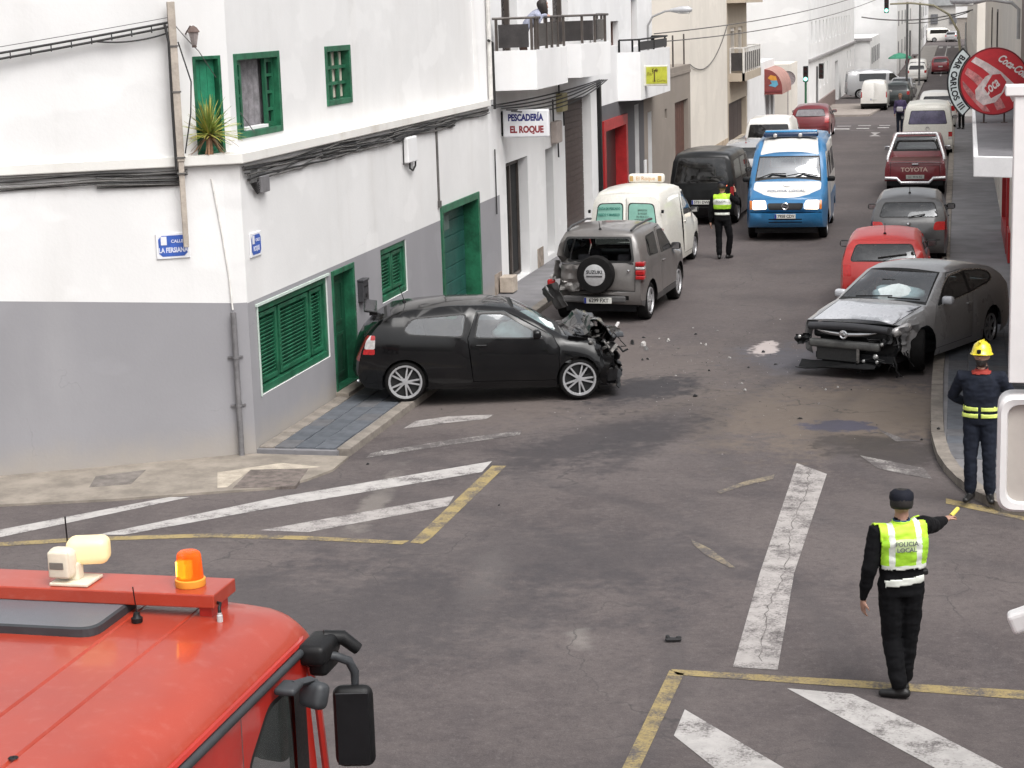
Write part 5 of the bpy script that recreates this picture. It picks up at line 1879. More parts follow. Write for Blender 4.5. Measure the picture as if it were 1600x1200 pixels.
# round drink sign standing on it
t = tag(empty('bar_sign', (0.52, 29.6, 3.806)), 'round red drink sign with white script and a white name arc', 'sign')
CR = mat('sign_red', (0.54, 0.035, 0.045), 0.38, var=0.14, scale=3)
CPK = mat('sign_pink', (0.52, 0.20, 0.20), 0.42, var=0.5, scale=9)
CWH = mat('sign_foam_white', (0.70, 0.58, 0.57), 0.45, var=0.25, scale=12)
CWT = mat('sign_script_white', (0.80, 0.74, 0.72), 0.4)
cz = 0.625
rad = 0.505
b = MB()
b.lathe([(0.0, -0.06), (rad * 0.985, -0.06), (rad, -0.05), (rad, 0.05), (rad * 0.985, 0.06), (0.0, 0.06)], 48, c=(0, 0, cz), axis='Y')
b.build('disc', CR, t)
b = MB()
b.lathe([(rad * 0.97, -0.063), (rad * 1.0, -0.063), (rad * 1.01, -0.04)], 48, c=(0, 0, cz), axis='Y')
b.build('disc_rim', mat('sign_dark_rim', (0.16, 0.01, 0.015), 0.4), t)
# white wave bands and bottle picture as flat print
def blobprint(name, pts, m, y):
 q = MB()
 q.add([(x * rad, y, cz + z * rad) for x, z in pts], [tuple(range(len(pts)))])
 return q.build(name, m, t)
def band(pts0, pts1, name, m, y):
 q = MB()
 k = len(pts0)
 vs = [(x * rad, y, cz + z * rad) for x, z in pts0] + [(x * rad, y, cz + z * rad) for x, z in pts1]
 q.add(vs, [(i, i + 1, k + i + 1, k + i) for i in range(k - 1)])
 return q.build(name, m, t)
band([(-0.55, 0.74), (-0.2, 0.55), (0.2, 0.28), (0.55, -0.05), (0.80, -0.38)], [(-0.68, 0.60), (-0.35, 0.40), (0.05, 0.06), (0.35, -0.25), (0.55, -0.62)], 'printed_wave', CWH, -0.0635)
band([(-0.78, 0.42), (-0.45, 0.2), (-0.1, -0.15), (0.2, -0.5), (0.35, -0.78)], [(-0.86, 0.25), (-0.6, 0.02), (-0.3, -0.3), (0.0, -0.65), (0.1, -0.86)], 'printed_wave', CPK, -0.0635)
band([(-0.92, 0.05), (-0.7, -0.2), (-0.45, -0.5), (-0.2, -0.75), (-0.1, -0.9)], [(-0.90, -0.15), (-0.75, -0.38), (-0.55, -0.62), (-0.38, -0.80), (-0.3, -0.88)], 'printed_wave', CPK, -0.0635)
blobprint('printed_bottle', [(-0.55, -0.25), (-0.25, 0.15), (0.10, 0.32), (0.35, 0.1), (0.30, -0.3), (0.05, -0.62), (-0.3, -0.7), (-0.52, -0.52)][::-1], CWH, -0.0642)
blobprint('printed_label', [(-0.28, -0.2), (-0.05, 0.2), (0.18, 0.22), (0.36, -0.02), (0.22, -0.34), (-0.08, -0.5)][::-1], CR, -0.065)
lettering('Coca', 0.22, CWT, (-0.06 * 1, -0.066, cz - 0.14 * rad - 0.02), (0.75, 0, 0.62), (-0.62, 0, 0.75), t, shear=0.35, bold=0.005, extrude=0.001, sx=0.6)
lettering('Coca-Cola', 0.165, CWT, (0.27, -0.066, cz + 0.22), (0.82, 0, -0.57), (0.57, 0, 0.82), t, shear=0.38, bold=0.005, extrude=0.001, sx=0.70)
# the arc with the bar's name
q = MB()
a0, a1 = R(133), R(228)
r0, r1 = rad * 1.03, rad * 1.36
n = 24
for y in (-0.05, 0.05):
 for i in range(n + 1):
  a = a0 + (a1 - a0) * i / n
  q.v.append((r0 * math.cos(a), y, cz + r0 * math.sin(a)))
  q.v.append((r1 * math.cos(a), y, cz + r1 * math.sin(a)))
k = 2 * (n + 1)
for i in range(n):
 q.f += [(2 * i, 2 * i + 2, 2 * i + 3, 2 * i + 1), (k + 2 * i, k + 2 * i + 1, k + 2 * i + 3, k + 2 * i + 2), (2 * i + 1, 2 * i + 3, k + 2 * i + 3, k + 2 * i + 1), (2 * i, k + 2 * i, k + 2 * i + 2, 2 * i + 2)]
q.f += [(0, 1, k + 1, k), (2 * n, k + 2 * n, k + 2 * n + 1, 2 * n + 1)]
q.mi = [0] * len(q.f)
q.build('name_arc', mat('arc_white', (0.60, 0.66, 0.66), 0.4), t)
q = MB()
for rr_, w_ in ((r0 + 0.004, 0.010), (r1 - 0.004, 0.012)):
 for i in range(n):
  a, a_ = a0 + (a1 - a0) * i / n, a0 + (a1 - a0) * (i + 1) / n
  q.add([((rr_ - w_) * math.cos(a), -0.0515, cz + (rr_ - w_) * math.sin(a)), ((rr_ + w_) * math.cos(a), -0.0515, cz + (rr_ + w_) * math.sin(a)),
    ((rr_ + w_) * math.cos(a_), -0.0515, cz + (rr_ + w_) * math.sin(a_)), ((rr_ - w_) * math.cos(a_), -0.0515, cz + (rr_ - w_) * math.sin(a_))], [(0, 1, 2, 3)])
for a in (a0, a1):
 u_ = Vector((math.cos(a), 0, math.sin(a)))
 v_ = Vector((-math.sin(a), 0, math.cos(a))) * 0.010
 pc_ = Vector((0, -0.0515, cz))
 q.add([pc_ + u_ * r0 - v_, pc_ + u_ * r1 - v_, pc_ + u_ * r1 + v_, pc_ + u_ * r0 + v_], [(0, 1, 2, 3)])
q.build('arc_border', INK, t)
word = 'BAR CARLOS III'
wd_ = {'I': 0.5, ' ': 0.55}
tot = sum(wd_.get(c_, 1.0) for c_ in word)
pos = 0.0
for c_ in word:
 w_ = wd_.get(c_, 1.0)
 if c_ != ' ':
  a = a0 + R(6) + (a1 - a0 - R(12)) * (pos + w_ / 2) / tot
  rm = (r0 + r1) / 2
  # letters read downwards: their top points away from the disc centre's right
  lettering(c_, 0.125, INK, (rm * math.cos(a), -0.0525, cz + rm * math.sin(a)), (-math.sin(a), 0, math.cos(a)), (-math.cos(a), 0, -math.sin(a)), t, bold=0.004, extrude=0.001, sx=0.95)
 pos += w_
for x in (-0.14, 0.16):
 b = MB()
 b.tube([(x, 0.0, 0.0), (x, 0.0, cz - rad * 0.9)], 0.016, 6)
 b.box((x, 0, 0.005), (0.10, 0.10, 0.01))
 b.build('leg', mat('rusty_legs', (0.10, 0.075, 0.07), 0.7, 0.3), t)
# houses along the right pavement
B2 = house('cream_row_house', (4, 60, 0), 'long cream house along the right pavement with a red framed door')
b = MB()
FR2 = Facade((1.12, 0), (0, -1))
FR2.wall(b, [(-88, -0.3), (-36.02, -0.3), (-36.02, 6.8), (-88, 6.8)], [rect(-46.9, -42.6, 0.1, 2.4), rect(-54, -52.8, 0.1, 2.3), rect(-60, -58.6, 3.9, 5.3), rect(-70, -68.4, 3.9, 5.3)], 0.2, 0)
b.prism([(1.14, 36.02), (9, 36.02), (9, 88), (1.14, 88)], 6.8, 7.0)
b.add([(1.12, 88, -0.3), (9, 88, -0.3), (9, 88, 6.8), (1.12, 88, 6.8)], [(3, 2, 1, 0)])
put(b, 'wall', CREAM, B2)
q = MB()
FR2.frame(q, -47.0, -42.5, 0.10, 2.5, 0.35, -0.2, 0.06)
df_ = put(q, 'door_frame', REDP, B2)
q = MB()
FR2.box(q, -46.65, -42.85, 0.1, 2.2, -0.2, -0.15)
FR2.box(q, -54, -52.8, 0.1, 2.3, -0.2, -0.15)
put(q, 'door', DARK, B2)
for s0 in (-60, -70):
 q = MB()
 FR2.frame(q, s0, s0 + 1.5, 3.9, 5.3, 0.08, -0.15, 0.02)
 wv_ = put(q, 'window', RAILM, B2)
 q = MB()
 FR2.box(q, s0 + 0.06, s0 + 1.44, 3.95, 5.25, -0.19, -0.145)
 q.build('pane', WINGL, wv_)
q = MB()
FR2.box(q, -42.2, -41.0, 0.10, 0.75, 0.0, 0.05)
put(q, 'red_panel', REDP, B2)
B3 = house('far_cream_block', (3.0, 160, -1), 'far cream block on the right with a column of small dark windows')
b = MB()
FR3 = Facade((0.98, 0), (0, -1))
wn = [rect(-(124 + k * 9), -(122 + k * 9), z0, z0 + 1.2) for k in range(6) for z0 in (1.2, 3.4, 5.6)]
FR3.wall(b, [(-260, -1.6), (-112, -1.6), (-112, 9.5), (-260, 9.5)], wn, 0.25, 0, step=8)
b.add([(0.98, 112, -1.6), (12, 112, -1.6), (12, 112, 9.5), (0.98, 112, 9.5)], [(0, 1, 2, 3)])
b.prism([(1.0, 112.05), (12, 112.05), (12, 260), (1.0, 260)], 9.5, 9.7)
put(b, 'wall', CREAM, B3)
for h in wn:
 q = MB()
 FR3.box(q, h[0][0], h[1][0], h[0][1], h[2][1], -0.3, -0.2)
 put(q, 'window', mat('far_window', (0.16, 0.16, 0.17), 0.3, var=0.3), B3)
# neighbouring wall on the near right with its projecting signs
B4 = house('near_right_house', (3, 8, 0), 'near right house whose wall carries the projecting white signs')
b = MB()
b.prism([(1.5, 4.5), (6, 4.5), (6, 10.5), (1.5, 10.5)], 0.0, 5.3)
put(b, 'wall', WHITE2, B4)
SW = mat('sign_box_white', (0.80, 0.785, 0.775), 0.55, var=0.05, scale=2)
t = tag(empty('sign_box', (0.42, 8.0, 4.1)), 'tall blank white sign box with a small cap', 'sign')
b = MB()
b.rbox((0.004, 0.06, 0.598), (0.40, 0.14, 1.195), 0.004)
b.build('box', SW, t)
b = MB()
for z in (0.3, 0.9):
 b.tube([(0.18, 0.06, z), (1.1, 0.06, z)], 0.02, 6)
b.box((1.0, 0.06, 0.6), (0.03, 0.05, 0.7))
b.build('bracket', BLACK, t)
b = MB()
b.rbox((-0.01, 0.06, 1.217), (0.445, 0.16, 0.042), 0.004)
b.build('cap', SW, t)
t = tag(empty('sign_box', (0.40, 8.0, 3.54)), 'rounded white framed sign box with a beige face below the tall sign', 'sign')
prof = rpoly([(-0.217, 0.004), (0.22, 0.004), (0.22, 0.507), (-0.217, 0.507)], 0.07, 6)
b = MB()
k = len(prof)
pin = inset(prof, 0.036)
vs = [(x, -0.02, z) for x, z in prof] + [(x, 0.12, z) for x, z in prof] + [(x, -0.035, z) for x, z in inset(prof, 0.012)] + [(x, -0.028, z) for x, z in pin] + [(x, 0.0, z) for x, z in inset(prof, 0.042)]
b.add(vs, [(i, (i + 1) % k, k + (i + 1) % k, k + i) for i in range(k)])
for r_ in ((0, 2), (2, 3), (3, 4)):
 b.add(vs, [(r_[0] * k + i, r_[1] * k + i, r_[1] * k + (i + 1) % k, r_[0] * k + (i + 1) % k) for i in range(k)])
b.build('rounded_frame', SW, t, smooth=50)
b = MB()
b.add([(x, 0.001, z) for x, z in inset(prof, 0.030)], [tuple(range(k))])
b.build('face', mat('sign_face_beige', (0.55, 0.505, 0.46), 0.6, var=0.06, scale=4), t)
b = MB()
b.add([(x, 0.118, z) for x, z in prof], [tuple(range(k))[::-1]])
b.build('back', mat('sign_back_dark', (0.05, 0.045, 0.045), 0.7), t)
b = MB()
b.tube([(0.1, 0.06, 0.25), (1.11, 0.06, 0.25)], 0.02, 6)
b.build('bracket', BLACK, t)
t = tag(empty('folded_awning', (0.42, 8.0, 3.11)), 'white rounded end of a folded awning jutting from the near right wall', 'awning')
b = MB()
b.rbox((0.0, 0, 0.0), (0.37, 0.09, 0.095), 0.02, rot=Matrix.Rotation(R(-23), 3, 'Y'), seg=3)
b.build('cover', SW, t)
b = MB()
b.tube([(0.15, 0, 0.05), (1.1, 0, 0.3)], 0.025, 6)
b.build('support', PIPEW, t)
# ------------------------------------------------------------------ traffic lights, poles
LGREEN = emit('green_signal', (0.25, 1.0, 0.72), 3.0)
SIGB = mat('signal_black', (0.02, 0.022, 0.022), 0.55)
def signal_head(t, z, lit, s=1.0, face=-1):
 b = MB()
 b.rbox((0, 0, z), (0.26 * s, 0.2 * s, 0.82 * s), 0.03)
 h = b.build('signal_head', SIGB, t)
 for i, nm in enumerate(('red', 'amber', 'green')):
  zz = z + (0.26 - 0.26 * i) * s
  q = MB()
  q.disc((0, face * 0.105 * s, zz), 0.10 * s, 12, 'Y', flip=face > 0)
  q.build('lens', LGREEN if (nm == lit) else mat('dead_lens', (0.05, 0.02, 0.02), 0.3), h)
  q = MB()
  q.lathe([(0.115 * s, 0), (0.115 * s, face * 0.12 * s)], 10, c=(0, face * 0.10 * s, zz), axis='Y', a0=0, a1=math.pi)
  q.build('visor', SIGB, h)
 return h
t = tag(empty('traffic_light', (-7.79, 100, gz(100))), 'green lit traffic light on a green post beside the awning', 'traffic light', 'traffic lights')
b = MB()
b.tube([(0, 0, 0), (0, 0, 1.95)], 0.06, 8)
b.build('post', mat('signal_post_green', (0.03, 0.12, 0.06), 0.5), t)
signal_head(t, 2.35, 'green')
t = tag(empty('traffic_light', (-7.45, 103.5, gz(104))), 'unlit traffic light on a grey post seen side on at the side street', 'traffic light', 'traffic lights')
b = MB()
b.tube([(0, 0, 0), (0, 0, 2.75)], 0.06, 8)
b.build('post', mat('signal_post_grey', (0.14, 0.14, 0.14), 0.5), t)
h = signal_head(t, 2.5, None)
h.location = (0.22, 0, 0)
t = tag(empty('traffic_light', (-0.02, 115, gz(115))), 'green traffic light hanging from a long curved olive mast arm over the street', 'traffic light', 'traffic lights')
b = MB()
b.tube([(0.15, 0, 0), (0.1, 0, 3.2), (-0.05, 0, 4.6), (-0.6, 0, 5.6), (-1.5, 0, 6.15), (-2.8, 0, 6.32), (-4.0, 0, 6.3)], 0.08, 8, r2=0.05)
b.build('mast_arm', mat('mast_olive', (0.22, 0.20, 0.13), 0.6), t)
h = signal_head(t, 6.2, 'green')
h.location = (-4.2, 0, 0)
street_lamp((1.06, 36.4, 4.9), 0.75, 1.05, 'grey street lamp reaching out from the cream house above the drink sign', -1)
for x, y, h, lab in ((-3.35, 128, 6.5, 'tall dark pole beside the silver car'), (-2.98, 150, 6.4, 'tall pale grey pole behind the dark pole'), (-4.2, 170, 4.0, 'short dark pole in front of the far white blocks'), (0.55, 175, 4.5, 'grey pole under the mast arm')):
 t = tag(empty('utility_pole', (x, y, gz(y))), lab, 'pole', 'poles along the far street')
 b = MB()
 b.tube([(0, 0, 0), (0, 0, h)], 0.075, 8)
 b.build('shaft', mat('pole_dark', (0.09, 0.09, 0.09), 0.6) if 'dark' in lab else mat('pole_pale', (0.30, 0.31, 0.30), 0.6), t)
 b = MB()
 b.lathe([(0.11, 0), (0.11, 0.25), (0.08, 0.3)], 8)
 b.build('foot', BOXG, t)
# ------------------------------------------------------------------ vehicles
random.seed(3)
P_BLACK = carpaint('paint_black', (0.0035, 0.0035, 0.004), 0.16, 0.0, 0.45, dust=(0.016, 0.015, 0.014), damt=0.25, spec=0.20)
P_GREY = carpaint('paint_warm_grey', (0.150, 0.140, 0.134), 0.30, 0.2, 0.6)
P_SILVER_LIT = carpaint('paint_silver_skylit', (0.60, 0.61, 0.64), 0.24, 0.05, 0.9, damt=0.15)  # lit copy of the coupe's silver, sky light put into the colour
P_DGREY = carpaint('paint_dark_silver', (0.36, 0.358, 0.362), 0.26, 0.15, 0.9, damt=0.2)
P_WHITE = carpaint('paint_white', (0.70, 0.685, 0.65), 0.36, 0.0, 0.5)
P_CREAM = carpaint('paint_cream_white', (0.68, 0.665, 0.61), 0.38, 0.0, 0.4)
P_BLUE = carpaint('paint_police_blue', (0.022, 0.155, 0.34), 0.34, 0.0, 0.6, damt=0.15)
P_RED = carpaint('paint_red', (0.46, 0.026, 0.022), 0.36, 0.0, 0.5, damt=0.12)
P_MAROON = carpaint('paint_maroon', (0.15, 0.012, 0.018), 0.34, 0.1, 0.6, damt=0.15)
P_VBLACK = carpaint('paint_van_black', (0.006, 0.0065, 0.007), 0.28, 0.0, 0.25, dust=(0.03, 0.03, 0.028), damt=0.25, spec=0.3)
SCRAP = mat('torn_metal_dark', (0.014, 0.014, 0.015), 0.5, 0.4, var=0.5, scale=15, bump=0.3, bscale=30)
SCRAPL = mat('torn_metal_light', (0.22, 0.21, 0.20), 0.4, 0.6, var=0.4, scale=15, bump=0.3, bscale=30)
def hatch(L, W, H, wb, fo, r, **kw):
 """a three or five door hatchback, profile scaled from its main dimensions"""
 k = L / 4.1
 q = H / 1.43
 prof = [(0.10, 0.20), (0.03, 0.34), (0.02, 0.50), (0.07, 0.64 * q), (0.20, 0.735 * q),
   (0.62 * k, 0.865 * q), (1.02 * k, 0.945 * q), (1.16 * k, 0.985 * q), (1.50 * k, 1.21 * q), (1.82 * k, 1.375 * q),
   (2.25 * k, 1.425 * q), (2.75 * k, 1.425 * q), (3.25 * k, 1.385 * q), (3.56 * k, 1.335 * q),
   (3.80 * k, 1.16 * q), (3.96 * k, 0.965 * q), (L - 0.06, 0.80 * q), (L - 0.02, 0.60 * q), (L, 0.45), (L - 0.03, 0.32), (L - 0.12, 0.22)]
 S = dict(L=L, W=W, H=H, wb=wb, fo=fo, r=r, prof=prof, ih=4, ir=13, belt=(0.86 * q, 0.98 * q))
 ws0, ws1 = 1.20 * k, 1.80 * k
 S['topr'] = [('gap', [(0.23, -.86), (0.23, .86), (1.05 * k, .88), (1.05 * k, -.88)]), ('bonnet', [(0.245, -.845), (0.245, .845), (1.035 * k, .865), (1.035 * k, -.865)]),
     ('window_trim', [(1.10 * k, -.94), (1.10 * k, .94), (ws1 + 0.05, .90), (ws1 + 0.05, -.90)]),
     ('windscreen', [(ws0, -.90), (ws0, .90), (ws1, .86), (ws1, -.86)])]
 S['tbulge'] = [(0, 0.03), (1.0 * k, 0.05), (1.5 * k, 0.07), (2.2 * k, 0.055), (L, 0.05)]
 rw0, rw1 = 0.985 * q, 1.285 * q
 hw = W * 0.5
 S['rearr'] = win([(-hw * 0.76, rw0), (hw * 0.76, rw0), (hw * 0.64, rw1), (-hw * 0.64, rw1)], 0.07, 0.02, 'rear_window') + \
  [('gap', [(-hw * 0.80, 0.52), (hw * 0.80, 0.52), (hw * 0.80, 0.535), (-hw * 0.80, 0.535)])]
 S['rearr'] += [('tail_light', rpoly([(hw * 0.70, 0.72 * q), (hw * 0.985, 0.72 * q), (hw * 0.94, 0.93 * q), (hw * 0.72, 0.93 * q)], 0.04))]
 S['frontr'] = [('headlight', rpoly([(hw * 0.50, 0.60 * q), (hw * 0.97, 0.60 * q), (hw * 0.95, 0.72 * q), (hw * 0.56, 0.69 * q)], 0.03)),
     ('grille', rpoly([(-hw * 0.4, 0.58), (hw * 0.4, 0.58), (hw * 0.42, 0.66), (-hw * 0.42, 0.66)], 0.02)),
     ('grille#low', rpoly([(-hw * 0.6, 0.26), (hw * 0.6, 0.26), (hw * 0.55, 0.42), (-hw * 0.55, 0.42)], 0.02))]
 door = [(1.16 * k, 0.30), (2.42 * k, 0.30), (2.50 * k, 0.96 * q), (2.36 * k, 1.36 * q), (1.95 * k, 1.36 * q), (1.24 * k, 0.98 * q), (1.14 * k, 0.80 * q)]
 fw = [(1.36 * k, 0.945 * q), (2.40 * k, 0.965 * q), (2.33 * k, 1.335 * q), (1.96 * k, 1.325 * q)]
 rwn = [(2.56 * k, 0.975 * q), (3.36 * k, 1.03 * q), (3.44 * k, 1.10 * q), (3.30 * k, 1.27 * q), (2.50 * k, 1.33 * q)]
 S['side'] = doorset(door) + win(fw, 0.05, 0.02, 'window#1') + win(rwn, 0.06, 0.02, 'window#2') + \
  [('tail_light', rpoly([(L - 0.23, 0.73 * q), (L - 0.055, 0.73 * q), (L - 0.11, 0.92 * q), (L - 0.21, 0.92 * q)], 0.03))]
 S['handles'] = [(2.30 * k, 0.86 * q, 0.17)]
 S['mirror'] = (1.42 * k, 1.0 * q, kw.get('paint'))
 S['dash'] = 1.25 * k
 S['seats'] = (2.05 * k, 2.85 * k)
 S.update(kw)
 return S
# ---- black crashed hatchback ------------------------------------------------
BX, BY = -7.88, 25.95
yaw = math.atan2(0.78, 2.45)
def crush(p):
 """front end pushed in and thrown up, right wing folded"""
 t = max(0.0, p.x - 1.30)
 if t > 0:
  n1 = noise.noise(p * 4.1)
  n2 = noise.noise(p * 9.0 + Vector((5, 3, 1)))
  k = min(1.0, t / 0.55)
  p = p + Vector((-0.30 * k * k - 0.14 * k * n1, 0.10 * k * n2 + 0.06 * k * math.sin(p.z * 9), 0.10 * k * n1 + 0.06 * k * n2))
 return p
S = hatch(4.13, 1.695, 1.39, 2.575, 0.86, 0.305, paint=P_BLACK, nofront=True, noengine=True, deform=crush, spokes=10, rim='pair', tw=0.205, rk=0.82, archgap=0.04,
   mats={'sill': P_BLACK, 'window': glass('pale_glass', (0.50, 0.58, 0.58), 0.10)}, noop=1, mirror=(1.50, 1.0, P_BLACK))
S['rearr'][-1] = ('tail_light', rpoly([(0.60, 0.62), (0.835, 0.62), (0.80, 1.0), (0.68, 1.0)], 0.04))
S['side'] = [x for x in S['side'] if x[0] != 'tail_light'] + [('headlight#t', rpoly([(3.875, 0.80), (4.03, 0.80), (3.985, 1.0), (3.865, 1.0)], 0.03)), ('tail_light#u', rpoly([(3.88, 0.72), (4.055, 0.72), (4.035, 0.80), (3.875, 0.80)], 0.02)),
    ('tail_light#v', rpoly([(3.87, 0.93), (3.94, 0.93), (3.93, 1.0), (3.865, 1.0)], 0.02))]
c = Car(S)
wx = 4.13 / 2 - 0.86 - 2.575
rear_local = Vector((wx, -(1.695 / 2 - 0.10), 0))
M = Matrix.Rotation(yaw, 3, 'Z')
org = Vector((BX, BY, 0.0)) - M @ rear_local
root = c.build('crashed_hatchback', (org.x, org.y, 0.055), yaw, 'black three door hatchback with its front end torn off', 'car', pitch=R(1.6))
c.antenna(3.42, 0.25, 0.3)
b = MB()
b.rbox((-1.86, 0, 1.32), (0.20, 1.12, 0.035), 0.012, rot=Matrix.Rotation(R(8), 3, 'Y'))
for sg in (-1, 1):
 b.box((-1.82, sg * 0.5, 1.29), (0.12, 0.03, 0.06))
b.build('roof_spoiler', P_BLACK, root)
# airbags hanging behind the side glass
for (x, y, z, s) in ((0.30, -0.50, 1.00, (0.36, 0.13, 0.19)), (0.62, -0.42, 0.98, (0.26, 0.20, 0.18)), (0.55, 0.34, 1.0, (0.22, 0.26, 0.16))):
 b = MB()
 bm = bmesh.new()
 bmesh.ops.create_icosphere(bm, subdivisions=3, radius=1)
 for v in bm.verts:
  n_ = 1 + 0.28 * noise.noise(v.co * 1.7 + Vector((x * 9, 0, 0))) + 0.10 * noise.noise(v.co * 4)
  v.co = Vector((x + v.co.x * s[0] * n_, y + v.co.y * s[1] * n_, z + v.co.z * s[2] * n_))
 bm.verts.index_update()
 b.add([v.co for v in bm.verts], [[v.index for v in f.verts] for f in bm.faces])
 bm.free()
 b.build('airbag', AIRBAG, root, smooth=80)
# wrecked engine bay
rr = random.Random(21)
b = MB()
b.rbox((1.02, 0.0, 0.62), (0.12, 1.30, 0.62), 0.03)
b.build('firewall', SCRAP, root)
b = MB()
for k in range(30):
 c_ = Vector((rr.uniform(1.15, 1.78), rr.uniform(-0.70, 0.70), rr.uniform(0.25, 0.82)))
 d_ = (rr.uniform(0.08, 0.34), rr.uniform(0.06, 0.30), rr.uniform(0.05, 0.24))
 b.rbox(c_, d_, 0.015, rot=Matrix.Rotation(rr.uniform(-1, 1), 3, 'X') @ Matrix.Rotation(rr.uniform(-1, 1), 3, 'Y') @ Matrix.Rotation(rr.uniform(-1, 1), 3, 'Z'), seg=1)
tag(b.build('engine_wreck', SCRAP, root), kind='stuff')
def sheetmetal(name, c0, size, rot, m, seed, amp=0.08, n=8):
 """crumpled panel: folded sheet with thickness"""
 bb = MB()
 M_ = Matrix.Rotation(rot[2], 3, 'Z') @ Matrix.Rotation(rot[1], 3, 'Y') @ Matrix.Rotation(rot[0], 3, 'X')
 vs = []
 for side in (0, 1):
  for i in range(n + 1):
   for j in range(n + 1):
    u, v = i / n - 0.5, j / n - 0.5
    q = Vector((u * size[0], v * size[1], 0))
    q.z = amp * (noise.noise(Vector((u * 2.6, v * 2.6, seed))) * 1.5 + 0.7 * abs(noise.noise(Vector((u * 4, v * 4, seed + 9))))) - 0.012 * side
    vs.append(Vector(c0) + M_ @ q)
 k = (n + 1) ** 2
 fs = []
 for i in range(n):
  for j in range(n):
   a = i * (n + 1) + j
   fs.append((a, a + n + 1, a + n + 2, a + 1))
   fs.append((k + a, k + a + 1, k + a + n + 2, k + a + n + 1))
 for i in range(n):
  a, b2 = i * (n + 1), (i + 1) * (n + 1)
  fs.append((a, k + a, k + b2, b2)) if False else fs.append((a, a + k, b2 + k, b2))
  a, b2 = i * (n + 1) + n, (i + 1) * (n + 1) + n
  fs.append((a, b2, b2 + k, a + k))
  fs.append((i, i + 1, i + 1 + k, i + k))
  fs.append((n * (n + 1) + i, n * (n + 1) + i + k, n * (n + 1) + i + 1 + k, n * (n + 1) + i + 1))
 bb.add(vs, fs)
 return bb.build(name, m, root, smooth=28)
sheetmetal('crumpled_bonnet', (1.40, 0.08, 1.00), (0.0, -0.10, 0), (0.95, 1.25), 4, amp=0.0) if False else None
sheetmetal('crumpled_bonnet', (1.22, 0.10, 0.99), (0.52, 1.30), (0.05, -0.34, 0.0), P_BLACK, 4.0, 0.07)
sheetmetal('crumpled_bonnet', (1.64, 0.12, 0.98), (0.50, 1.25), (-0.05, 0.52, 0.05), P_BLACK, 9.0, 0.08)
sheetmetal('torn_wing', (1.22, -0.74, 0.72), (0.42, 0.40), (1.45, 0.15, 0.1), P_BLACK, 2.0, 0.07)
sheetmetal('torn_wing', (1.55, 0.70, 0.66), (0.45, 0.40), (1.6, 0.1, -0.1), P_BLACK, 6.0, 0.06)
sheetmetal('torn_panel', (1.70, -0.40, 0.72), (0.35, 0.4), (0.5, 0.9, 0.3), SCRAP, 3.0, 0.10)
sheetmetal('torn_panel', (1.80, 0.2, 0.55), (0.5, 0.6), (0.2, 1.3, 0.1), SCRAP, 5.0, 0.10)
sheetmetal('wheel_liner', (1.56, -0.66, 0.40), (0.22, 0.30), (1.2, 0.6, 0.2), SCRAPL, 7.0, 0.05)
sheetmetal('crash_beam', (1.84, 0.10, 0.44), (0.14, 1.25), (0.1, 1.3, 0.12), SCRAP, 8.0, 0.05)
sheetmetal('hanging_bumper', (1.84, -0.1, 0.26), (0.22, 1.2), (0.12, 1.0, -0.06), BLACK, 12.0, 0.07)
b = MB()
for k in range(20):
 p0 = Vector((rr.uniform(1.15, 1.8), rr.uniform(-0.76, 0.6), rr.uniform(0.35, 0.9)))
 pts = [p0]
 for i in range(5):
  pts.append(pts[-1] + Vector((rr.uniform(-.09, .12), rr.uniform(-.14, .10), rr.uniform(-.11, .09))))
 b.tube(pts, rr.uniform(0.008, 0.02), 6)
tag(b.build('hoses', SCRAP, root, smooth=50), kind='stuff')
b = MB()
for k in range(12):
 c_ = Vector((rr.uniform(1.25, 1.86), rr.uniform(-0.78, -0.3), rr.uniform(0.4, 0.95)))
 b.rbox(c_, (rr.uniform(0.05, 0.16), rr.uniform(0.02, 0.06), rr.uniform(0.015, 0.05)), 0.008, rot=Matrix.Rotation(rr.uniform(-1, 1), 3, 'Y') @ Matrix.Rotation(rr.uniform(-1, 1), 3, 'Z'), seg=1)
tag(b.build('bright_bracket', SCRAPL, root), kind='stuff')
b = MB()
b.rbox((1.90, 0.42, 0.86), (0.05, 0.30, 0.05), 0.02, rot=Matrix.Rotation(R(-30), 3, 'Z') @ Matrix.Rotation(R(25), 3, 'X'))
b.build('broken_headlight', WLAMP, root)
b = MB()
b.tube([(2.065 - 4.0, -0.60, 0.30), (2.065 - 4.14, -0.60, 0.30)], 0.03, 8)
b.build('exhaust_tip', CHROME, root)
# ---- grey off-roader with the spare wheel ------------------------------------
L, W, H = 3.86, 1.81, 1.70
prof = [(0.10, 0.32), (0.03, 0.45), (0.02, 0.62), (0.05, 0.85), (0.14, 0.95), (0.55, 1.02), (1.0, 1.06), (1.16, 1.09), (1.45, 1.34), (1.74, 1.60),
  (2.1, 1.67), (2.8, 1.685), (3.5, 1.665), (3.64, 1.635), (3.72, 1.42), (3.78, 1.10), (3.82, 0.85), (3.84, 0.62), (3.84, 0.48), (3.78, 0.34)]
hw = W / 2
S = dict(L=L, W=W, H=H, wb=2.44, fo=0.80, r=0.345, prof=prof, ih=4, ir=13, belt=(1.02, 1.12), paint=P_GREY, tumble=0.17, spokes=5, rim='disc', tw=0.225, rb=0.05, archgap=0.07, sillz=0.30)
S['topr'] = [('gap', [(0.20, -.86), (0.20, .86), (1.05, .9), (1.05, -.9)]), ('bonnet', [(0.215, -.845), (0.215, .845), (1.035, .885), (1.035, -.885)]),
    ('window_trim', [(1.12, -.95), (1.12, .95), (1.78, .92), (1.78, -.92)]), ('windscreen', [(1.18, -.91), (1.18, .91), (1.72, .88), (1.72, -.88)])]
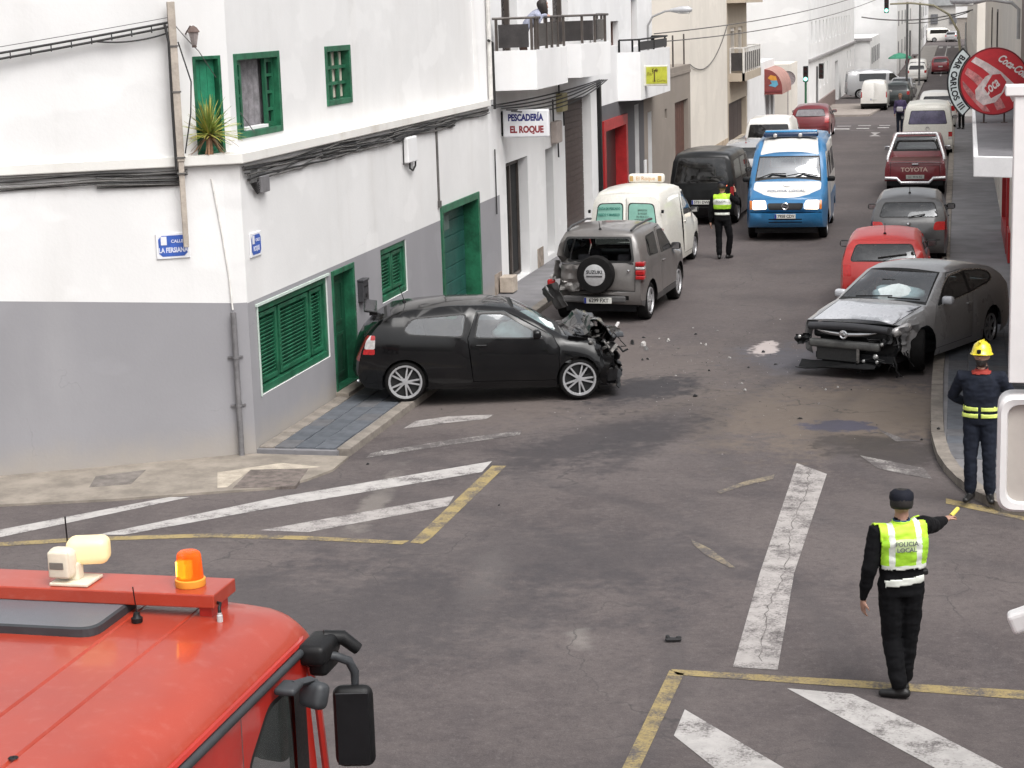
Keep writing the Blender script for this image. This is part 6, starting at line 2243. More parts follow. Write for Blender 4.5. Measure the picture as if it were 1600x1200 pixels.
S['tbulge'] = [(0, 0.03), (1.2, 0.05), (2.0, 0.05), (4, 0.045)]
S['frontr'] = [('headlight', rpoly([(0.48, 0.74), (0.86, 0.74), (0.85, 0.90), (0.5, 0.90)], 0.03)), ('grille', rpoly([(-0.4, 0.72), (0.4, 0.72), (0.4, 0.90), (-0.4, 0.90)], 0.02))]
S['rearr'] = [('window_trim', rpoly([(-0.70, 1.12), (0.70, 1.12), (0.62, 1.585), (-0.62, 1.585)], 0.06)), ('hole', rpoly([(-0.655, 1.155), (0.655, 1.155), (0.585, 1.55), (-0.585, 1.55)], 0.06)),
    ('gap', [(-0.71, 0.60), (0.71, 0.60), (0.71, 0.612), (-0.71, 0.612)]), ('gap', [(0.708, 0.6), (0.718, 0.6), (0.718, 1.12), (0.708, 1.12)]), ('bumper_strip', [(-0.60, 0.44), (0.60, 0.44), (0.60, 0.52), (-0.60, 0.52)])]
S['mats'] = {'bumper_strip': BLACK, 'window': GLASSV}
door = [(1.12, 0.42), (2.40, 0.42), (2.46, 1.10), (2.36, 1.60), (1.86, 1.60), (1.20, 1.12), (1.10, 0.9)]
S['side'] = doorset(door) + win([(1.36, 1.10), (2.36, 1.13), (2.29, 1.55), (1.86, 1.54)], 0.05, 0.02, 'window#1') + win([(2.56, 1.15), (3.28, 1.18), (3.34, 1.26), (3.22, 1.545), (2.50, 1.56)], 0.05, 0.02, 'window#2')
S['side'] += [('clad', [(0.0, 0.30), (3.9, 0.30), (3.9, 0.42), (0, 0.42)])]
S['mats']['clad'] = mat('grey_cladding', (0.07, 0.068, 0.068), 0.6, var=0.2)
S['handles'] = [(2.24, 0.98, 0.18)]
S['mirror'] = (1.40, 1.14, BLACK)
S['dash'] = 1.3
S['seats'] = (2.05, 2.9)
def bend(p):
 """left rear corner stove in"""
 if p.x < -1.25 and p.y > 0.15 and p.z < 1.25:
  k = min(1, (-1.25 - p.x) / 0.5) * min(1, (p.y - 0.15) / 0.5)
  n_ = noise.noise(p * 5)
  p = p + Vector((0.26 * k + 0.10 * k * n_, -0.06 * k, 0.05 * k * n_))
 return p
S['deform'] = bend
c = Car(S)
root = c.build('grey_offroader', (-6.28, 33.62 + L / 2 - 0.10, 0), R(90 - 4), 'grey two door off-roader with a dented rear corner and chrome spare wheel cover', 'car')
xr = -L / 2
b = MB()
b.lathe([(0.335, 0.0), (0.35, 0.06), (0.35, 0.16), (0.33, 0.205), (0.22, 0.215), (0.0, 0.215)], 32, c=(0, 0, 0), axis='X')
sp = b.build('spare_wheel', TYRE, root, smooth=50)
sp.location = (xr - 0.02, -0.02, 0.93)
sp.scale = (1, 1, 1)
sp.rotation_euler = (0, 0, math.pi)
sp.location = (xr - 0.03, -0.02, 0.93)
b = MB()
b.lathe([(0.0, 0.225), (0.18, 0.222), (0.225, 0.205), (0.238, 0.18), (0.238, 0.0)], 32, axis='X')
cv = b.build('wheel_cover', mat('brushed_cover', (0.50, 0.50, 0.505), 0.34, 0.35, var=0.12, scale=18), sp, smooth=35)
cv.location = (0.0, 0, 0)
cv.location.x = 0.0
sp.rotation_euler = (0, 0, math.pi)
b = MB()
b.box((0.2275, 0, -0.02), (0.006, 0.30, 0.03))
b.build('cover_bar', CHROME, sp)
lettering('SUZUKI', 0.088, INK, (0.2265, 0, 0.055), (0, 1, 0), (0, 0, 1), sp, bold=0.002, extrude=0.001)
b = MB()
b.box((xr + 0.06, 0, 1.105), (0.03, 1.36, 0.028))
b.build('tailgate_moulding', CHROME, root)
b = MB()
b.lathe([(0.0, 0.03), (0.028, 0.02), (0.03, 0)], 10, c=(0, 0, 0), axis='X')
o = b.build('gate_lock', CHROME, root)
o.location = (xr - 0.0, -0.60, 0.98)
o.rotation_euler = (0, 0, math.pi)
# right tail lamp whole, left one hanging loose on its bumper corner
b = MB()
for z0, z1, m in ((0.90, 1.0, 0), (1.0, 1.06, 1), (1.06, 1.15, 0), (0.82, 0.90, 0)):
 b.rbox((xr + 0.05, -(hw - 0.09), (z0 + z1) / 2), (0.16, 0.17, z1 - z0 - 0.004), 0.02, m=m)
b.build('tail_light', [RLAMP, WLAMP], root)
b = MB()
b.rbox((xr + 0.18, hw + 0.02, 0.72), (0.12, 0.14, 0.14), 0.03, m=0)
b.rbox((xr + 0.20, hw - 0.01, 0.82), (0.10, 0.10, 0.10), 0.03, m=1)
b.build('hanging_tail_light', [RLAMP, WLAMP], root)
S_root = root
def crumple(name, c0, size, rot, m, seed, amp, n=8):
 global root
 return sheetmetal(name, c0, size, rot, m, seed, amp, n)
sheetmetal('torn_bumper', (xr + 0.02, hw - 0.12, 0.50), (0.34, 0.50), (1.3, 0.3, 0.95), S['mats']['clad'], 3.3, 0.05)
sheetmetal('torn_bumper', (xr + 0.10, hw + 0.08, 0.52), (0.26, 0.28), (1.1, 0.4, 0.5), S['mats']['clad'], 5.3, 0.04)
sheetmetal('dented_gate', (xr - 0.015, 0.50, 0.88), (0.40, 0.34), (0, 1.45, 0.0), P_GREY, 1.3, 0.05)
sheetmetal('dented_gate', (xr - 0.01, 0.52, 0.70), (0.20, 0.36), (0, 1.4, 0.0), SCRAPL, 2.3, 0.05)
sheetmetal('torn_quarter', (xr + 0.30, hw - 0.06, 0.95), (0.40, 0.35), (1.5, 0.1, 0.1), P_GREY, 4.3, 0.06)
for sg in (1, -1):
 b = MB()
 b.tube([(1.93 - 1.95, sg * 0.60, 1.72), (1.93 - 2.2, sg * 0.61, 1.745), (1.93 - 3.3, sg * 0.61, 1.74), (1.93 - 3.6, sg * 0.60, 1.69)], 0.022, 8)
 b.build('roof_rail', mat('rail_grey', (0.06, 0.06, 0.062), 0.5), root)
c.antenna(3.55, 0.16, 0.5)
b = MB()
b.rbox((xr - 0.04, 0.05, 0.46), (0.07, 1.2, 0.12), 0.03)
b.build('rear_bumper', S['mats']['clad'], root)
b = MB()
b.rbox((0, 0, 0), (0.02, 0.52, 0.11), 0.006)
np_ = b.build('number_plate', PLATE, root)
np_.location = (xr - 0.085, -0.03, 0.44)
b = MB()
b.box((-0.0115, 0.235, 0), (0.003, 0.04, 0.105))
b.build('plate_band', PLATEY, np_)
lettering('6299 FXT', 0.10, INK, (-0.0115, -0.02, 0), (0, -1, 0), (0, 0, 1), np_, sx=0.92, extrude=0.001, bold=0.002)
# ---- small vans ---------------------------------------------------------------
def boxvan(L, W, H, wb, fo, r, **kw):
 q = H / 1.85
 prof = [(0.10, 0.22), (0.03, 0.40), (0.02, 0.58), (0.06, 0.74 * q), (0.16, 0.86 * q), (0.55, 1.0 * q), (0.86, 1.10 * q), (1.0, 1.15 * q), (1.35, 1.48 * q), (1.68, 1.74 * q),
   (2.1, 1.82 * q), (2.9, 1.845 * q), (L - 0.30, 1.82 * q), (L - 0.12, 1.765 * q), (L - 0.07, 1.5 * q), (L - 0.03, 1.15 * q), (L - 0.01, 0.8), (L, 0.55), (L, 0.42), (L - 0.08, 0.27)]
 hw = W / 2
 S = dict(L=L, W=W, H=H, wb=wb, fo=fo, r=r, prof=prof, ih=4, ir=13, belt=(1.04 * q, 1.10 * q), tumble=0.14, rb=0.05, rround=(0.04, 0.4))
 S['topr'] = [('gap', [(0.19, -.86), (0.19, .86), (0.90, .9), (0.90, -.9)]), ('bonnet', [(0.205, -.845), (0.205, .845), (0.885, .885), (0.885, -.885)]),
     ('window_trim', [(0.95, -.95), (0.95, .95), (1.70, .93), (1.70, -.93)]), ('windscreen', [(1.02, -.91), (1.02, .91), (1.63, .89), (1.63, -.89)])]
 S['tbulge'] = [(0, 0.03), (1.0, 0.06), (2.0, 0.06), (L, 0.055)]
 S['frontr'] = [('headlight', rpoly([(0.50 * hw, 0.62), (0.96 * hw, 0.62), (0.95 * hw, 0.80), (0.55 * hw, 0.78)], 0.04)), ('grille', rpoly([(-0.4, 0.62), (0.4, 0.62), (0.42, 0.72), (-0.42, 0.72)], 0.02))]
 S['rearr'] = win([(0.05, 1.12 * q), (hw * 0.80, 1.12 * q), (hw * 0.72, 1.60 * q), (0.05, 1.62 * q)], 0.09, 0.022, 'rear_window') + \
  [('gap', [(-0.005, 0.45), (0.005, 0.45), (0.005, 1.70 * q), (-0.005, 1.70 * q)]), ('tail_light', rpoly([(hw * 0.84, 0.75), (hw * 0.99, 0.75), (hw * 0.97, 1.08 * q), (hw * 0.85, 1.08 * q)], 0.02)),
   ('bumper_strip', [(-hw, 0.27), (hw, 0.27), (hw, 0.45), (-hw, 0.45)])]
 door = [(0.98, 0.30), (1.95, 0.30), (2.0, 1.2 * q), (1.95, 1.70 * q), (1.60, 1.70 * q), (1.02, 1.16 * q), (0.96, 0.9)]
 S['side'] = doorset(door) + win([(1.14, 1.13 * q), (1.93, 1.14 * q), (1.90, 1.66 * q), (1.62, 1.66 * q)], 0.05, 0.02, 'window#1')
 S['side'] += [('gap', [(2.05, 0.35), (2.063, 0.35), (2.063, 1.65 * q), (2.05, 1.65 * q)]), ('tail_light', rpoly([(L - 0.10, 0.78), (L - 0.02, 0.78), (L - 0.03, 1.06 * q), (L - 0.09, 1.06 * q)], 0.01))]
 S['handles'] = [(1.86, 1.0 * q, 0.16)]
 S['mats'] = {'bumper_strip': BLACK}
 S['dash'] = 1.05
 S['seats'] = (1.75,)
 S['mirror'] = (1.15, 1.18 * q, BLACK)
 S.update(kw)
 return S
MINT = mat('mint_film', (0.23, 0.46, 0.38), 0.4, var=0.12, scale=3)
S = boxvan(4.0, 1.70, 1.86, 2.6, 0.76, 0.30, paint=P_CREAM, spokes=6, rim='disc', rround=(0.05, 0.6))
S['mats'] = {'bumper_strip': P_CREAM, 'rear_window': MINT}
c = Car(S)
root = c.build('fish_van', (-6.72, 39.25 + 2.0, 0), R(90 - 4), 'white fish delivery van with mint window film and a roof sign box', 'van', 'vans standing along the street')
def rear_text(c, body, size, y, z, m, sx=0.8, bold=0.002):
 p = c.rmap(y, z)
 return lettering(body, size, m, (p.x - 0.008, y, z), (0, -1, 0), (0.10, 0, 1), c.root, sx=sx, extrude=0.001, bold=bold)
for s_, sz, z in (('VENTA DE PESCADO', 0.075, 1.50), ('FRESCO Y MARISCO', 0.075, 1.37), ('ROQUE MAR', 0.055, 1.24)):
 rear_text(c, s_, sz, 0.37, z, INKG, 0.72)
for s_, sz, z in (('SERVICIO DE', 0.045, 1.47), ('EL ROQUE', 0.05, 1.40), ('TEL. 928 80 12 17', 0.045, 1.33), ('PUERTO DEL ROQUE', 0.045, 1.265)):
 rear_text(c, s_, sz, -0.37, z, mat('green_grey_ink', (0.10, 0.17, 0.14), 0.6), 0.8, 0.001)
b = MB()
b.rbox((0, 0, 0.10), (0.22, 0.80, 0.20), 0.06, seg=3)
sb = b.build('roof_sign', mat('roof_sign_white', (0.74, 0.70, 0.63), 0.5, var=0.1), root, smooth=50)
sb.location = (-0.2, -0.05, 1.885)
lettering('El Roque', 0.12, mat('roof_sign_orange', (0.55, 0.30, 0.10), 0.6), (-0.112, 0, 0.10), (0, -1, 0), (0, 0, 1), sb, extrude=0.001)
b = MB()
for sg in (-1, 1):
 b.rbox((-0.112, sg * 0.32, 0.10), (0.004, 0.08, 0.12), 0.0015, seg=1)
b.build('roof_sign_motif', mat('roof_sign_gold', (0.45, 0.28, 0.10), 0.6), sb)
for sg in (-1, 1):
 b = MB()
 b.rbox((-1.97, sg * 0.80, 1.44), (0.06, 0.05, 0.07), 0.01)
 b.build('door_hinge', BLACK, root)
for z, s_ in ((1.32, 'PESCADERIA'), (1.2, 'EL ROQUE')):
 for k, xx in enumerate((-0.4,)):
  lettering(s_, 0.13, mat('grey_side_ink', (0.42, 0.45, 0.45), 0.6), (xx - 0.5, -0.795 + (z - 1.2) * 0.25, z), (1, 0, 0), (0, 0.22, 1), root, extrude=0.001)
# black people carrier
S = boxvan(4.5, 1.78, 1.90, 2.9, 0.85, 0.31, paint=P_VBLACK, spokes=6)
S['rearr'] = win([(-0.74, 1.10), (0.74, 1.10), (0.62, 1.78), (-0.62, 1.78)], 0.09, 0.022, 'rear_window') + \
 [('tail_light', rpoly([(0.74, 0.70), (0.885, 0.70), (0.87, 1.02), (0.76, 1.02)], 0.02)), ('bumper_strip', [(-0.9, 0.27), (0.9, 0.27), (0.9, 0.50), (-0.9, 0.50)])]
S['side'] += win([(2.15, 1.16), (3.0, 1.17), (2.98, 1.70), (2.12, 1.70)], 0.05, 0.02, 'window#3') + win([(3.15, 1.18), (4.15, 1.18), (4.08, 1.68), (3.12, 1.70)], 0.05, 0.02, 'window#4')
S['mats'] = {'rear_window': GLASSV, 'window': GLASSV, 'bumper_strip': BLACK}
c = Car(S)
root = c.build('black_people_carrier', (-6.45, 49.0 + 2.25, 0), R(90 - 2), 'black people carrier with smoked rear glass in front of the blue police van', 'van', 'vans standing along the street')
c.plate('r', 0.62, '5731 DWP')
c.wiper(0, 0.35, -0.1, 1.16)
b = MB()
b.rbox((2.25 - 4.52, -0.62, 1.06), (0.03, 0.12, 0.05), 0.02)
b.build('lit_lamp', emit('lit_tail_lamp', (1.0, 0.25, 0.12), 1.6, base=(0.4, 0.03, 0.02)), root)
# ---- police van ---------------------------------------------------------------
L, W, H = 5.0, 1.99, 2.36
prof = [(0.14, 0.34), (0.05, 0.50), (0.03, 0.64), (0.05, 0.86), (0.12, 1.02), (0.30, 1.12), (0.62, 1.25), (0.86, 1.34), (1.05, 1.50), (1.40, 1.90), (1.62, 2.12), (1.95, 2.28), (2.3, 2.345), (3.4, 2.36), (L - 0.25, 2.34), (L - 0.08, 2.28), (L - 0.03, 1.6), (L, 0.9), (L, 0.6), (L - 0.06, 0.42)]
hw = W / 2
S = dict(L=L, W=W, H=H, wb=3.08, fo=0.90, r=0.33, prof=prof, ih=4, ir=15, belt=(1.22, 1.28), tumble=0.11, rb=0.03, fb=0.14, paint=P_BLUE, rround=(0.03, 0.4), fround=(0.14, 0.9), spokes=6, rim='disc', rimmat=ALLOYD, shoulder=0.10, sillz=0.30)
wf = lambda d, u: (d, u)
S['topr'] = [('bonnet', rpoly([(0.88, -.95), (0.88, .95), (0.52, .96), (0.26, .66), (0.15, .32), (0.125, 0.0), (0.15, -.32), (0.26, -.66), (0.52, -.96)], 0.06)),
    ('window_trim', [(0.90, -.95), (0.90, .95), (1.44, .93), (1.44, -.93)]), ('windscreen', [(1.00, -.915), (1.00, .915), (1.40, .90), (1.40, -.90)]),
    ('roof_dome', rpoly([(1.455, -.90), (1.455, .90), (2.2, .86), (2.2, -.86)], 0.05))]
S['tbulge'] = [(0, 0.02), (0.6, 0.06), (1.1, 0.10), (1.6, 0.12), (2.2, 0.08), (5, 0.06)]
S['frontr'] = [('headlight', rpoly([(0.44, 0.80), (0.80, 0.78), (0.80, 1.00), (0.48, 1.00)], 0.05)), ('indicator', rpoly([(0.81, 0.78), (0.93, 0.79), (0.92, 0.98), (0.81, 1.0)], 0.02)),
    ('grille', rpoly([(-0.40, 0.78), (0.40, 0.78), (0.44, 0.94), (-0.44, 0.94)], 0.06)), ('gap', [(-0.98, 0.70), (0.98, 0.70), (0.98, 0.712), (-0.98, 0.712)]),
    ('grille#low', [(-0.40, 0.47), (0.40, 0.47), (0.40, 0.50), (-0.40, 0.50)]), ('grille#low2', [(-0.40, 0.54), (0.40, 0.54), (0.40, 0.57), (-0.40, 0.57)])]
S['rearr'] = win([(0.06, 1.35), (0.78, 1.35), (0.74, 2.0), (0.06, 2.0)], 0.06, 0.02, 'rear_window')
door = [(0.98, 0.42), (1.98, 0.42), (2.02, 1.4), (1.98, 2.05), (1.62, 2.05), (1.04, 1.36), (0.96, 1.0)]
S['side'] = [('white_side', [(2.06, 0.95), (4.95, 0.95), (4.95, 2.20), (2.06, 2.20)])] + [('gap', door), ('white_door', inset(door, 0.008))] + win([(1.20, 1.36), (1.96, 1.37), (1.93, 2.0), (1.68, 2.0)], 0.05, 0.02, 'window#1') + win([(2.25, 1.40), (3.2, 1.40), (3.2, 1.98), (2.25, 1.98)], 0.06, 0.02, 'window#2') + win([(3.4, 1.40), (4.6, 1.40), (4.6, 1.98), (3.4, 1.98)], 0.06, 0.02, 'window#3')
S['mats'] = {'headlight': emit('lit_headlamp', (1.0, 0.80, 0.58), 1.9, base=(0.6, 0.55, 0.5)), 'bonnet': P_WHITE, 'roof_dome': P_WHITE, 'white_side': P_WHITE, 'white_door': P_WHITE, 'window': GLASSV, 'windscreen': glass('police_screen', (0.5, 0.58, 0.58), 0.34)}
S['dash'] = 1.15
S['seats'] = (1.85,)
S['mirror'] = (1.12, 1.42, BLACK)
c = Car(S)
root = c.build('police_van', (-4.08, 45.55 + L / 2, 0), R(-90 + 1.0), 'blue and white police van facing the camera with its headlights lit', 'van', 'vans standing along the street')
c.plate('f', 0.63, '7958 CDV', 0.50)
fp = c.fmap(0, 0.87)
b = MB()
b.lathe([(0.075, 0.0), (0.09, 0.01), (0.075, 0.02), (0.06, 0.01), (0.075, 0.0)], 18, axis='X')
b.box((0.01, 0, 0), (0.012, 0.19, 0.022), rot=Matrix.Rotation(R(-18), 3, 'X'))
o = b.build('badge', CHROME, root)
o.location = fp + Vector((0.005, 0, 0))
p = c.topmap(0.36, 0.0)
tp, tq = c.topmap(0.30, 0), c.topmap(0.42, 0)
lettering('POLICIA LOCAL', 0.13, mat('grey_police_ink', (0.22, 0.24, 0.30), 0.5), p + Vector((0.004, 0, 0.012)), (0, 1, 0), (tq - tp), root, extrude=0.001, bold=0.002, sx=1.0)
p = c.topmap(0.62, 0.0)
b = MB()
b.lathe([(0.0, 0.006), (0.085, 0.004), (0.09, 0)], 14)
o = b.build('crest', mat('crest_white', (0.74, 0.72, 0.72), 0.5), root)
o.location = p + Vector((0, 0, 0.01))
o.rotation_euler = (0, R(-19), 0) if False else (0, R(20), 0)
# roof light bar: blue housing on feet, small lamps
zr = c.topmap(2.05, 0).z
b = MB()
b.rbox((L / 2 - 2.05, 0, zr + 0.06), (0.30, 1.36, 0.12), 0.04)
lb = b.build('light_bar', mat('bar_navy', (0.012, 0.035, 0.09), 0.25, coat=0.8), root, smooth=50)
b = MB()
b.rbox((L / 2 - 2.12, 0, zr + 0.135), (0.30, 1.30, 0.06), 0.03)
b.build('light_bar_lens', mat('bar_blue_lens', (0.035, 0.25, 0.50), 0.2, coat=0.8), root, smooth=50)
for y in (-0.38, 0.24):
 b = MB()
 b.lathe([(0.05, 0.0), (0.05, 0.05), (0.035, 0.06), (0.0, 0.06)], 12, axis='X')
 o = b.build('bar_lamp', WLAMP, root)
 o.location = (L / 2 - 1.89, y, zr + 0.05)
for y0, y1 in ((-0.75, -0.05), (-0.02, 0.72)):
 b = MB()
 b.tube([c.topmap(0.93, y0) + Vector((0, 0, 0.03)), c.topmap(1.0, (y0 + y1) / 2) + Vector((0, 0, 0.03)), c.topmap(0.98, y1) + Vector((0, 0, 0.03))], 0.014, 6)
 b.build('wiper', BLACK, root)
# ---- right hand row -------------------------------------------------------------
S = hatch(3.75, 1.62, 1.40, 2.38, 0.72, 0.28, paint=P_RED, spokes=8, mats={'bumper': P_RED, 'tail_light': mat('red_lens_bright', (0.50, 0.012, 0.012), 0.2, coat=0.7, var=0.2, scale=20)}, mirror=(1.35, 1.02, BLACK))
c = Car(S)
root = c.build('red_hatchback', (-1.30, 34.75 + 1.875, 0), R(90), 'small red hatchback parked behind the silver wreck', 'car', 'cars parked along the right kerb')
c.wiper(0, 0.1, -0.42, 1.04)
c.antenna(3.0, 0.2, 0.2)
p = c.rmap(0.08, 0.86)
b = MB()
b.lathe([(0.0, 0.02), (0.05, 0.01), (0.055, 0)], 14, axis='X')
o = b.build('badge', WLAMP, root)
o.location = p - Vector((0.0, 0, 0))
o.rotation_euler = (0, 0, math.pi)
P_MGREY = carpaint('paint_mid_grey', (0.095, 0.095, 0.097), 0.30, 0.15, 0.6)
S = hatch(3.95, 1.70, 1.46, 2.46, 0.78, 0.30, paint=P_MGREY, spokes=7, mirror=(1.45, 1.0, BLACK))
S['rearr'] = [x for x in S['rearr'] if not x[0].startswith('tail')] + [('tail_light', rpoly([(0.52, 0.74), (0.84, 0.74), (0.80, 0.92), (0.56, 0.92)], 0.06))]
S['mats'] = {'tail_light': mat('red_lens_bright', (0.50, 0.012, 0.012), 0.2)}
c = Car(S)
root = c.build('grey_hatchback', (-1.02, 41.6 + 1.975, 0), R(90), 'dark silver hatchback with round red tail lamps behind the red hatchback', 'car', 'cars parked along the right kerb')
c.wiper(0, 0.0, -0.35, 1.02)
c.antenna(3.1, 0.2, 0.3)
p = c.rmap(0.0, 0.86)
b = MB()
b.lathe([(0.0, 0.03), (0.05, 0.02), (0.055, 0)], 14, axis='X')
o = b.build('badge', CHROME, root)
o.location = p
o.rotation_euler = (0, 0, math.pi)
# pickup
L, W, H = 4.9, 1.76, 1.70
hw = W / 2
prof = [(0.12, 0.36), (0.04, 0.50), (0.03, 0.70), (0.06, 0.90), (0.20, 0.98), (0.8, 1.04), (1.2, 1.08), (1.35, 1.12), (1.65, 1.40), (1.95, 1.64), (2.3, 1.70), (2.8, 1.70), (3.12, 1.66), (3.25, 1.40), (3.34, 1.06), (3.6, 1.03), (L - 0.12, 1.03), (L - 0.10, 1.02), (L - 0.06, 0.8), (L - 0.05, 0.58), (L - 0.06, 0.46)]
S = dict(L=L, W=W, H=H, wb=2.85, fo=0.85, r=0.35, prof=prof, ih=4, ir=16, belt=(1.04, 1.06), tumble=0.16, rb=0.02, paint=P_MAROON, rround=(0.01, 0.3), spokes=6, tw=0.24, archgap=0.08, sillz=0.36, shoulder=0.04)
S['topr'] = [('window_trim', [(1.30, -.95), (1.30, .95), (1.97, .92), (1.97, -.92)]), ('windscreen', [(1.38, -.91), (1.38, .91), (1.92, .89), (1.92, -.89)]),
    ('window_trim#r', [(3.13, -.90), (3.13, .90), (3.30, .90), (3.30, -.90)]), ('rear_window', [(3.15, -.85), (3.15, .85), (3.285, .86), (3.285, -.86)]),
    ('bed_cover', [(3.42, -.88), (3.42, .88), (L - 0.16, .88), (L - 0.16, -.88)])]
S['tbulge'] = [(0, 0.03), (1.3, 0.04), (2.2, 0.04), (3.1, 0.03), (3.4, 0.0), (5, 0.0)]
S['frontr'] = [('grille', [(-0.5, 0.66), (0.5, 0.66), (0.5, 0.84), (-0.5, 0.84)])]
S['rearr'] = [('gap', [(0.70, 0.58), (0.712, 0.58), (0.712, 1.02), (0.70, 1.02)]), ('gap', [(-0.70, 0.90), (0.70, 0.90), (0.70, 0.908), (-0.70, 0.908)]), ('tail_light', [(0.73, 0.62), (0.86, 0.62), (0.86, 0.95), (0.73, 0.95)])]
S['side'] = doorset([(1.32, 0.46), (2.35, 0.46), (2.4, 1.1), (2.36, 1.62), (2.0, 1.62), (1.36, 1.12)]) + win([(1.52, 1.11), (2.34, 1.11), (2.30, 1.58), (2.02, 1.58)], 0.04, 0.02, 'window#1') + win([(2.48, 1.11), (3.10, 1.11), (2.98, 1.57), (2.46, 1.58)], 0.04, 0.02, 'window#2')
S['mats'] = {'bed_cover': mat('dark_bed', (0.09, 0.035, 0.03), 0.7, var=0.3), 'tail_light': mat('maroon_lens', (0.14, 0.01, 0.015), 0.3)}
S['mirror'] = (1.55, 1.18, CHROME)
S['dash'] = 1.5
S['seats'] = (2.25,)
c = Car(S)
root = c.build('maroon_pickup', (-1.20, 56.0 + L / 2, 0), R(90), 'maroon pickup truck with a chrome roll bar and step bumper', 'pickup', 'cars parked along the right kerb')
xb = L / 2
b = MB()
for sg in (1, -1):
 b.tube([(xb - 3.45, sg * 0.58, 1.74), (xb - 3.52, sg * 0.62, 1.66), (xb - 4.05, sg * 0.80, 1.14), (xb - 4.10, sg * 0.82, 1.02)], 0.045, 8)
b.tube([(xb - 3.45, -0.58, 1.74), (xb - 3.45, 0.58, 1.74)], 0.045, 8)
b.build('roll_bar', mat('bright_tube', (0.70, 0.69, 0.70), 0.3, 0.5), root, smooth=50)
b = MB()
b.tube([(-xb - 0.02, -0.86, 0.56), (-xb - 0.05, -0.52, 0.55), (-xb - 0.06, -0.40, 0.42), (-xb - 0.06, 0.40, 0.42), (-xb - 0.05, 0.52, 0.55), (-xb - 0.02, 0.86, 0.56)], 0.045, 8)
b.build('step_bumper', mat('bright_tube', (0.70, 0.69, 0.70), 0.3, 0.5), root, smooth=50)
b = MB()
b.box((-xb + 0.06, 0, 0.40), (0.10, 1.6, 0.14))
b.build('rear_valance', BLACK, root)
b = MB()
b.rbox((-xb + 0.05, 0, 0.945), (0.05, 0.20, 0.05), 0.015)
b.build('tailgate_handle', CHROME, root)
p = c.rmap(0, 0.78)
lettering('TOYOTA', 0.165, mat('pale_letters', (0.52, 0.36, 0.30), 0.5), (p.x - 0.006, 0.03, 0.79), (0, -1, 0), (0, 0, 1), root, bold=0.004, extrude=0.002, sx=1.12)
b = MB()
b.rbox((-xb + 0.015, 0, 0.585), (0.02, 0.52, 0.11), 0.005)
o = b.build('number_plate', mat('plate_dull', (0.38, 0.40, 0.37), 0.5), root)
lettering('GC 4836 BZ', 0.08, INK, (-xb + 0.003, 0, 0.585), (0, -1, 0), (0, 0, 1), o, extrude=0.001)
b = MB()
b.box((-xb + 0.052, 0, 1.005), (0.03, 1.5, 0.02))
b.build('tailgate_moulding', CHROME, root)
# white passenger van
S = boxvan(4.7, 1.84, 1.92, 2.92, 0.9, 0.31, paint=P_CREAM, spokes=6)
S['rearr'] = win([(-0.70, 1.18), (0.70, 1.18), (0.60, 1.68), (-0.60, 1.68)], 0.06, 0.02, 'rear_window') + \
 [('tail_light', rpoly([(0.74, 0.72), (0.91, 0.72), (0.91, 0.90), (0.74, 0.90)], 0.02)), ('headlight', rpoly([(0.74, 0.62), (0.91, 0.62), (0.91, 0.71), (0.74, 0.71)], 0.01)), ('tail_light#bar', [(-0.36, 0.83), (0.36, 0.83), (0.36, 0.87), (-0.36, 0.87)])]
S['side'] += win([(2.15, 1.18), (3.0, 1.19), (2.98, 1.66), (2.12, 1.66)], 0.05, 0.02, 'window#3') + win([(3.15, 1.18), (4.3, 1.18), (4.25, 1.64), (3.12, 1.66)], 0.05, 0.02, 'window#4')
S['mats'] = {'rear_window': mat('lilac_glass', (0.10, 0.09, 0.15), 0.15, var=0.3, scale=3), 'bumper_strip': P_CREAM}
c = Car(S)
root = c.build('white_passenger_van', (-1.08, 70.4 + 2.35, 0), R(90), 'cream white passenger van with a wide lilac tinted rear window', 'van', 'cars parked along the right kerb')
b = MB()
b.lathe([(0.06, 0), (0.07, 0.012), (0.055, 0.01)], 14, axis='X')
o = b.build('badge', CHROME, root)
p = c.rmap(0, 1.02)
o.location = p
o.rotation_euler = (0, 0, math.pi)
# ---- silver crashed coupe -------------------------------------------------------
L, W, H = 4.42, 1.80, 1.44
S = hatch(L, W, H, 2.62, 0.90, 0.325, paint=P_DGREY, nofront=True, noengine=True, spokes=7, tw=0.225, steer=R(24), mirror=(1.62, 1.02, P_WHITE if False else P_SILVER_LIT), shoulder=0.06)
k, q = L / 4.1, H / 1.43
S['prof'] = [(0.24, 0.30), (0.20, 0.45), (0.18, 0.60), (0.20, 0.72), (0.26, 0.775),
    (0.65, 0.88), (1.05, 0.955), (1.22, 0.985), (1.62, 1.20), (2.02, 1.375), (2.45, 1.435), (2.95, 1.43), (3.45, 1.37), (3.80, 1.30), (4.08, 1.13), (4.25, 0.98), (L - 0.07, 0.80), (L - 0.02, 0.60), (L, 0.45), (L - 0.03, 0.34), (L - 0.12, 0.25)]
S['topr'] = [('gap', [(0.27, -.90), (0.27, .90), (1.12, .90), (1.12, -.90)]), ('bonnet', [(0.275, -.885), (0.275, .885), (1.105, .885), (1.105, -.885)]),
    ('window_trim', [(1.18, -.95), (1.18, .95), (2.05, .90), (2.05, -.90)]), ('windscreen', [(1.27, -.915), (1.27, .915), (2.00, .865), (2.00, -.865)])]
S['mats'] = {'bonnet': P_SILVER_LIT, 'door': P_DGREY, 'windscreen': glass('coupe_screen', (0.68, 0.76, 0.78), 0.14), 'window': glass('pale_glass', (0.50, 0.58, 0.58), 0.10)}  # one silver paint: lit bonnet and shaded body tones put into the colours
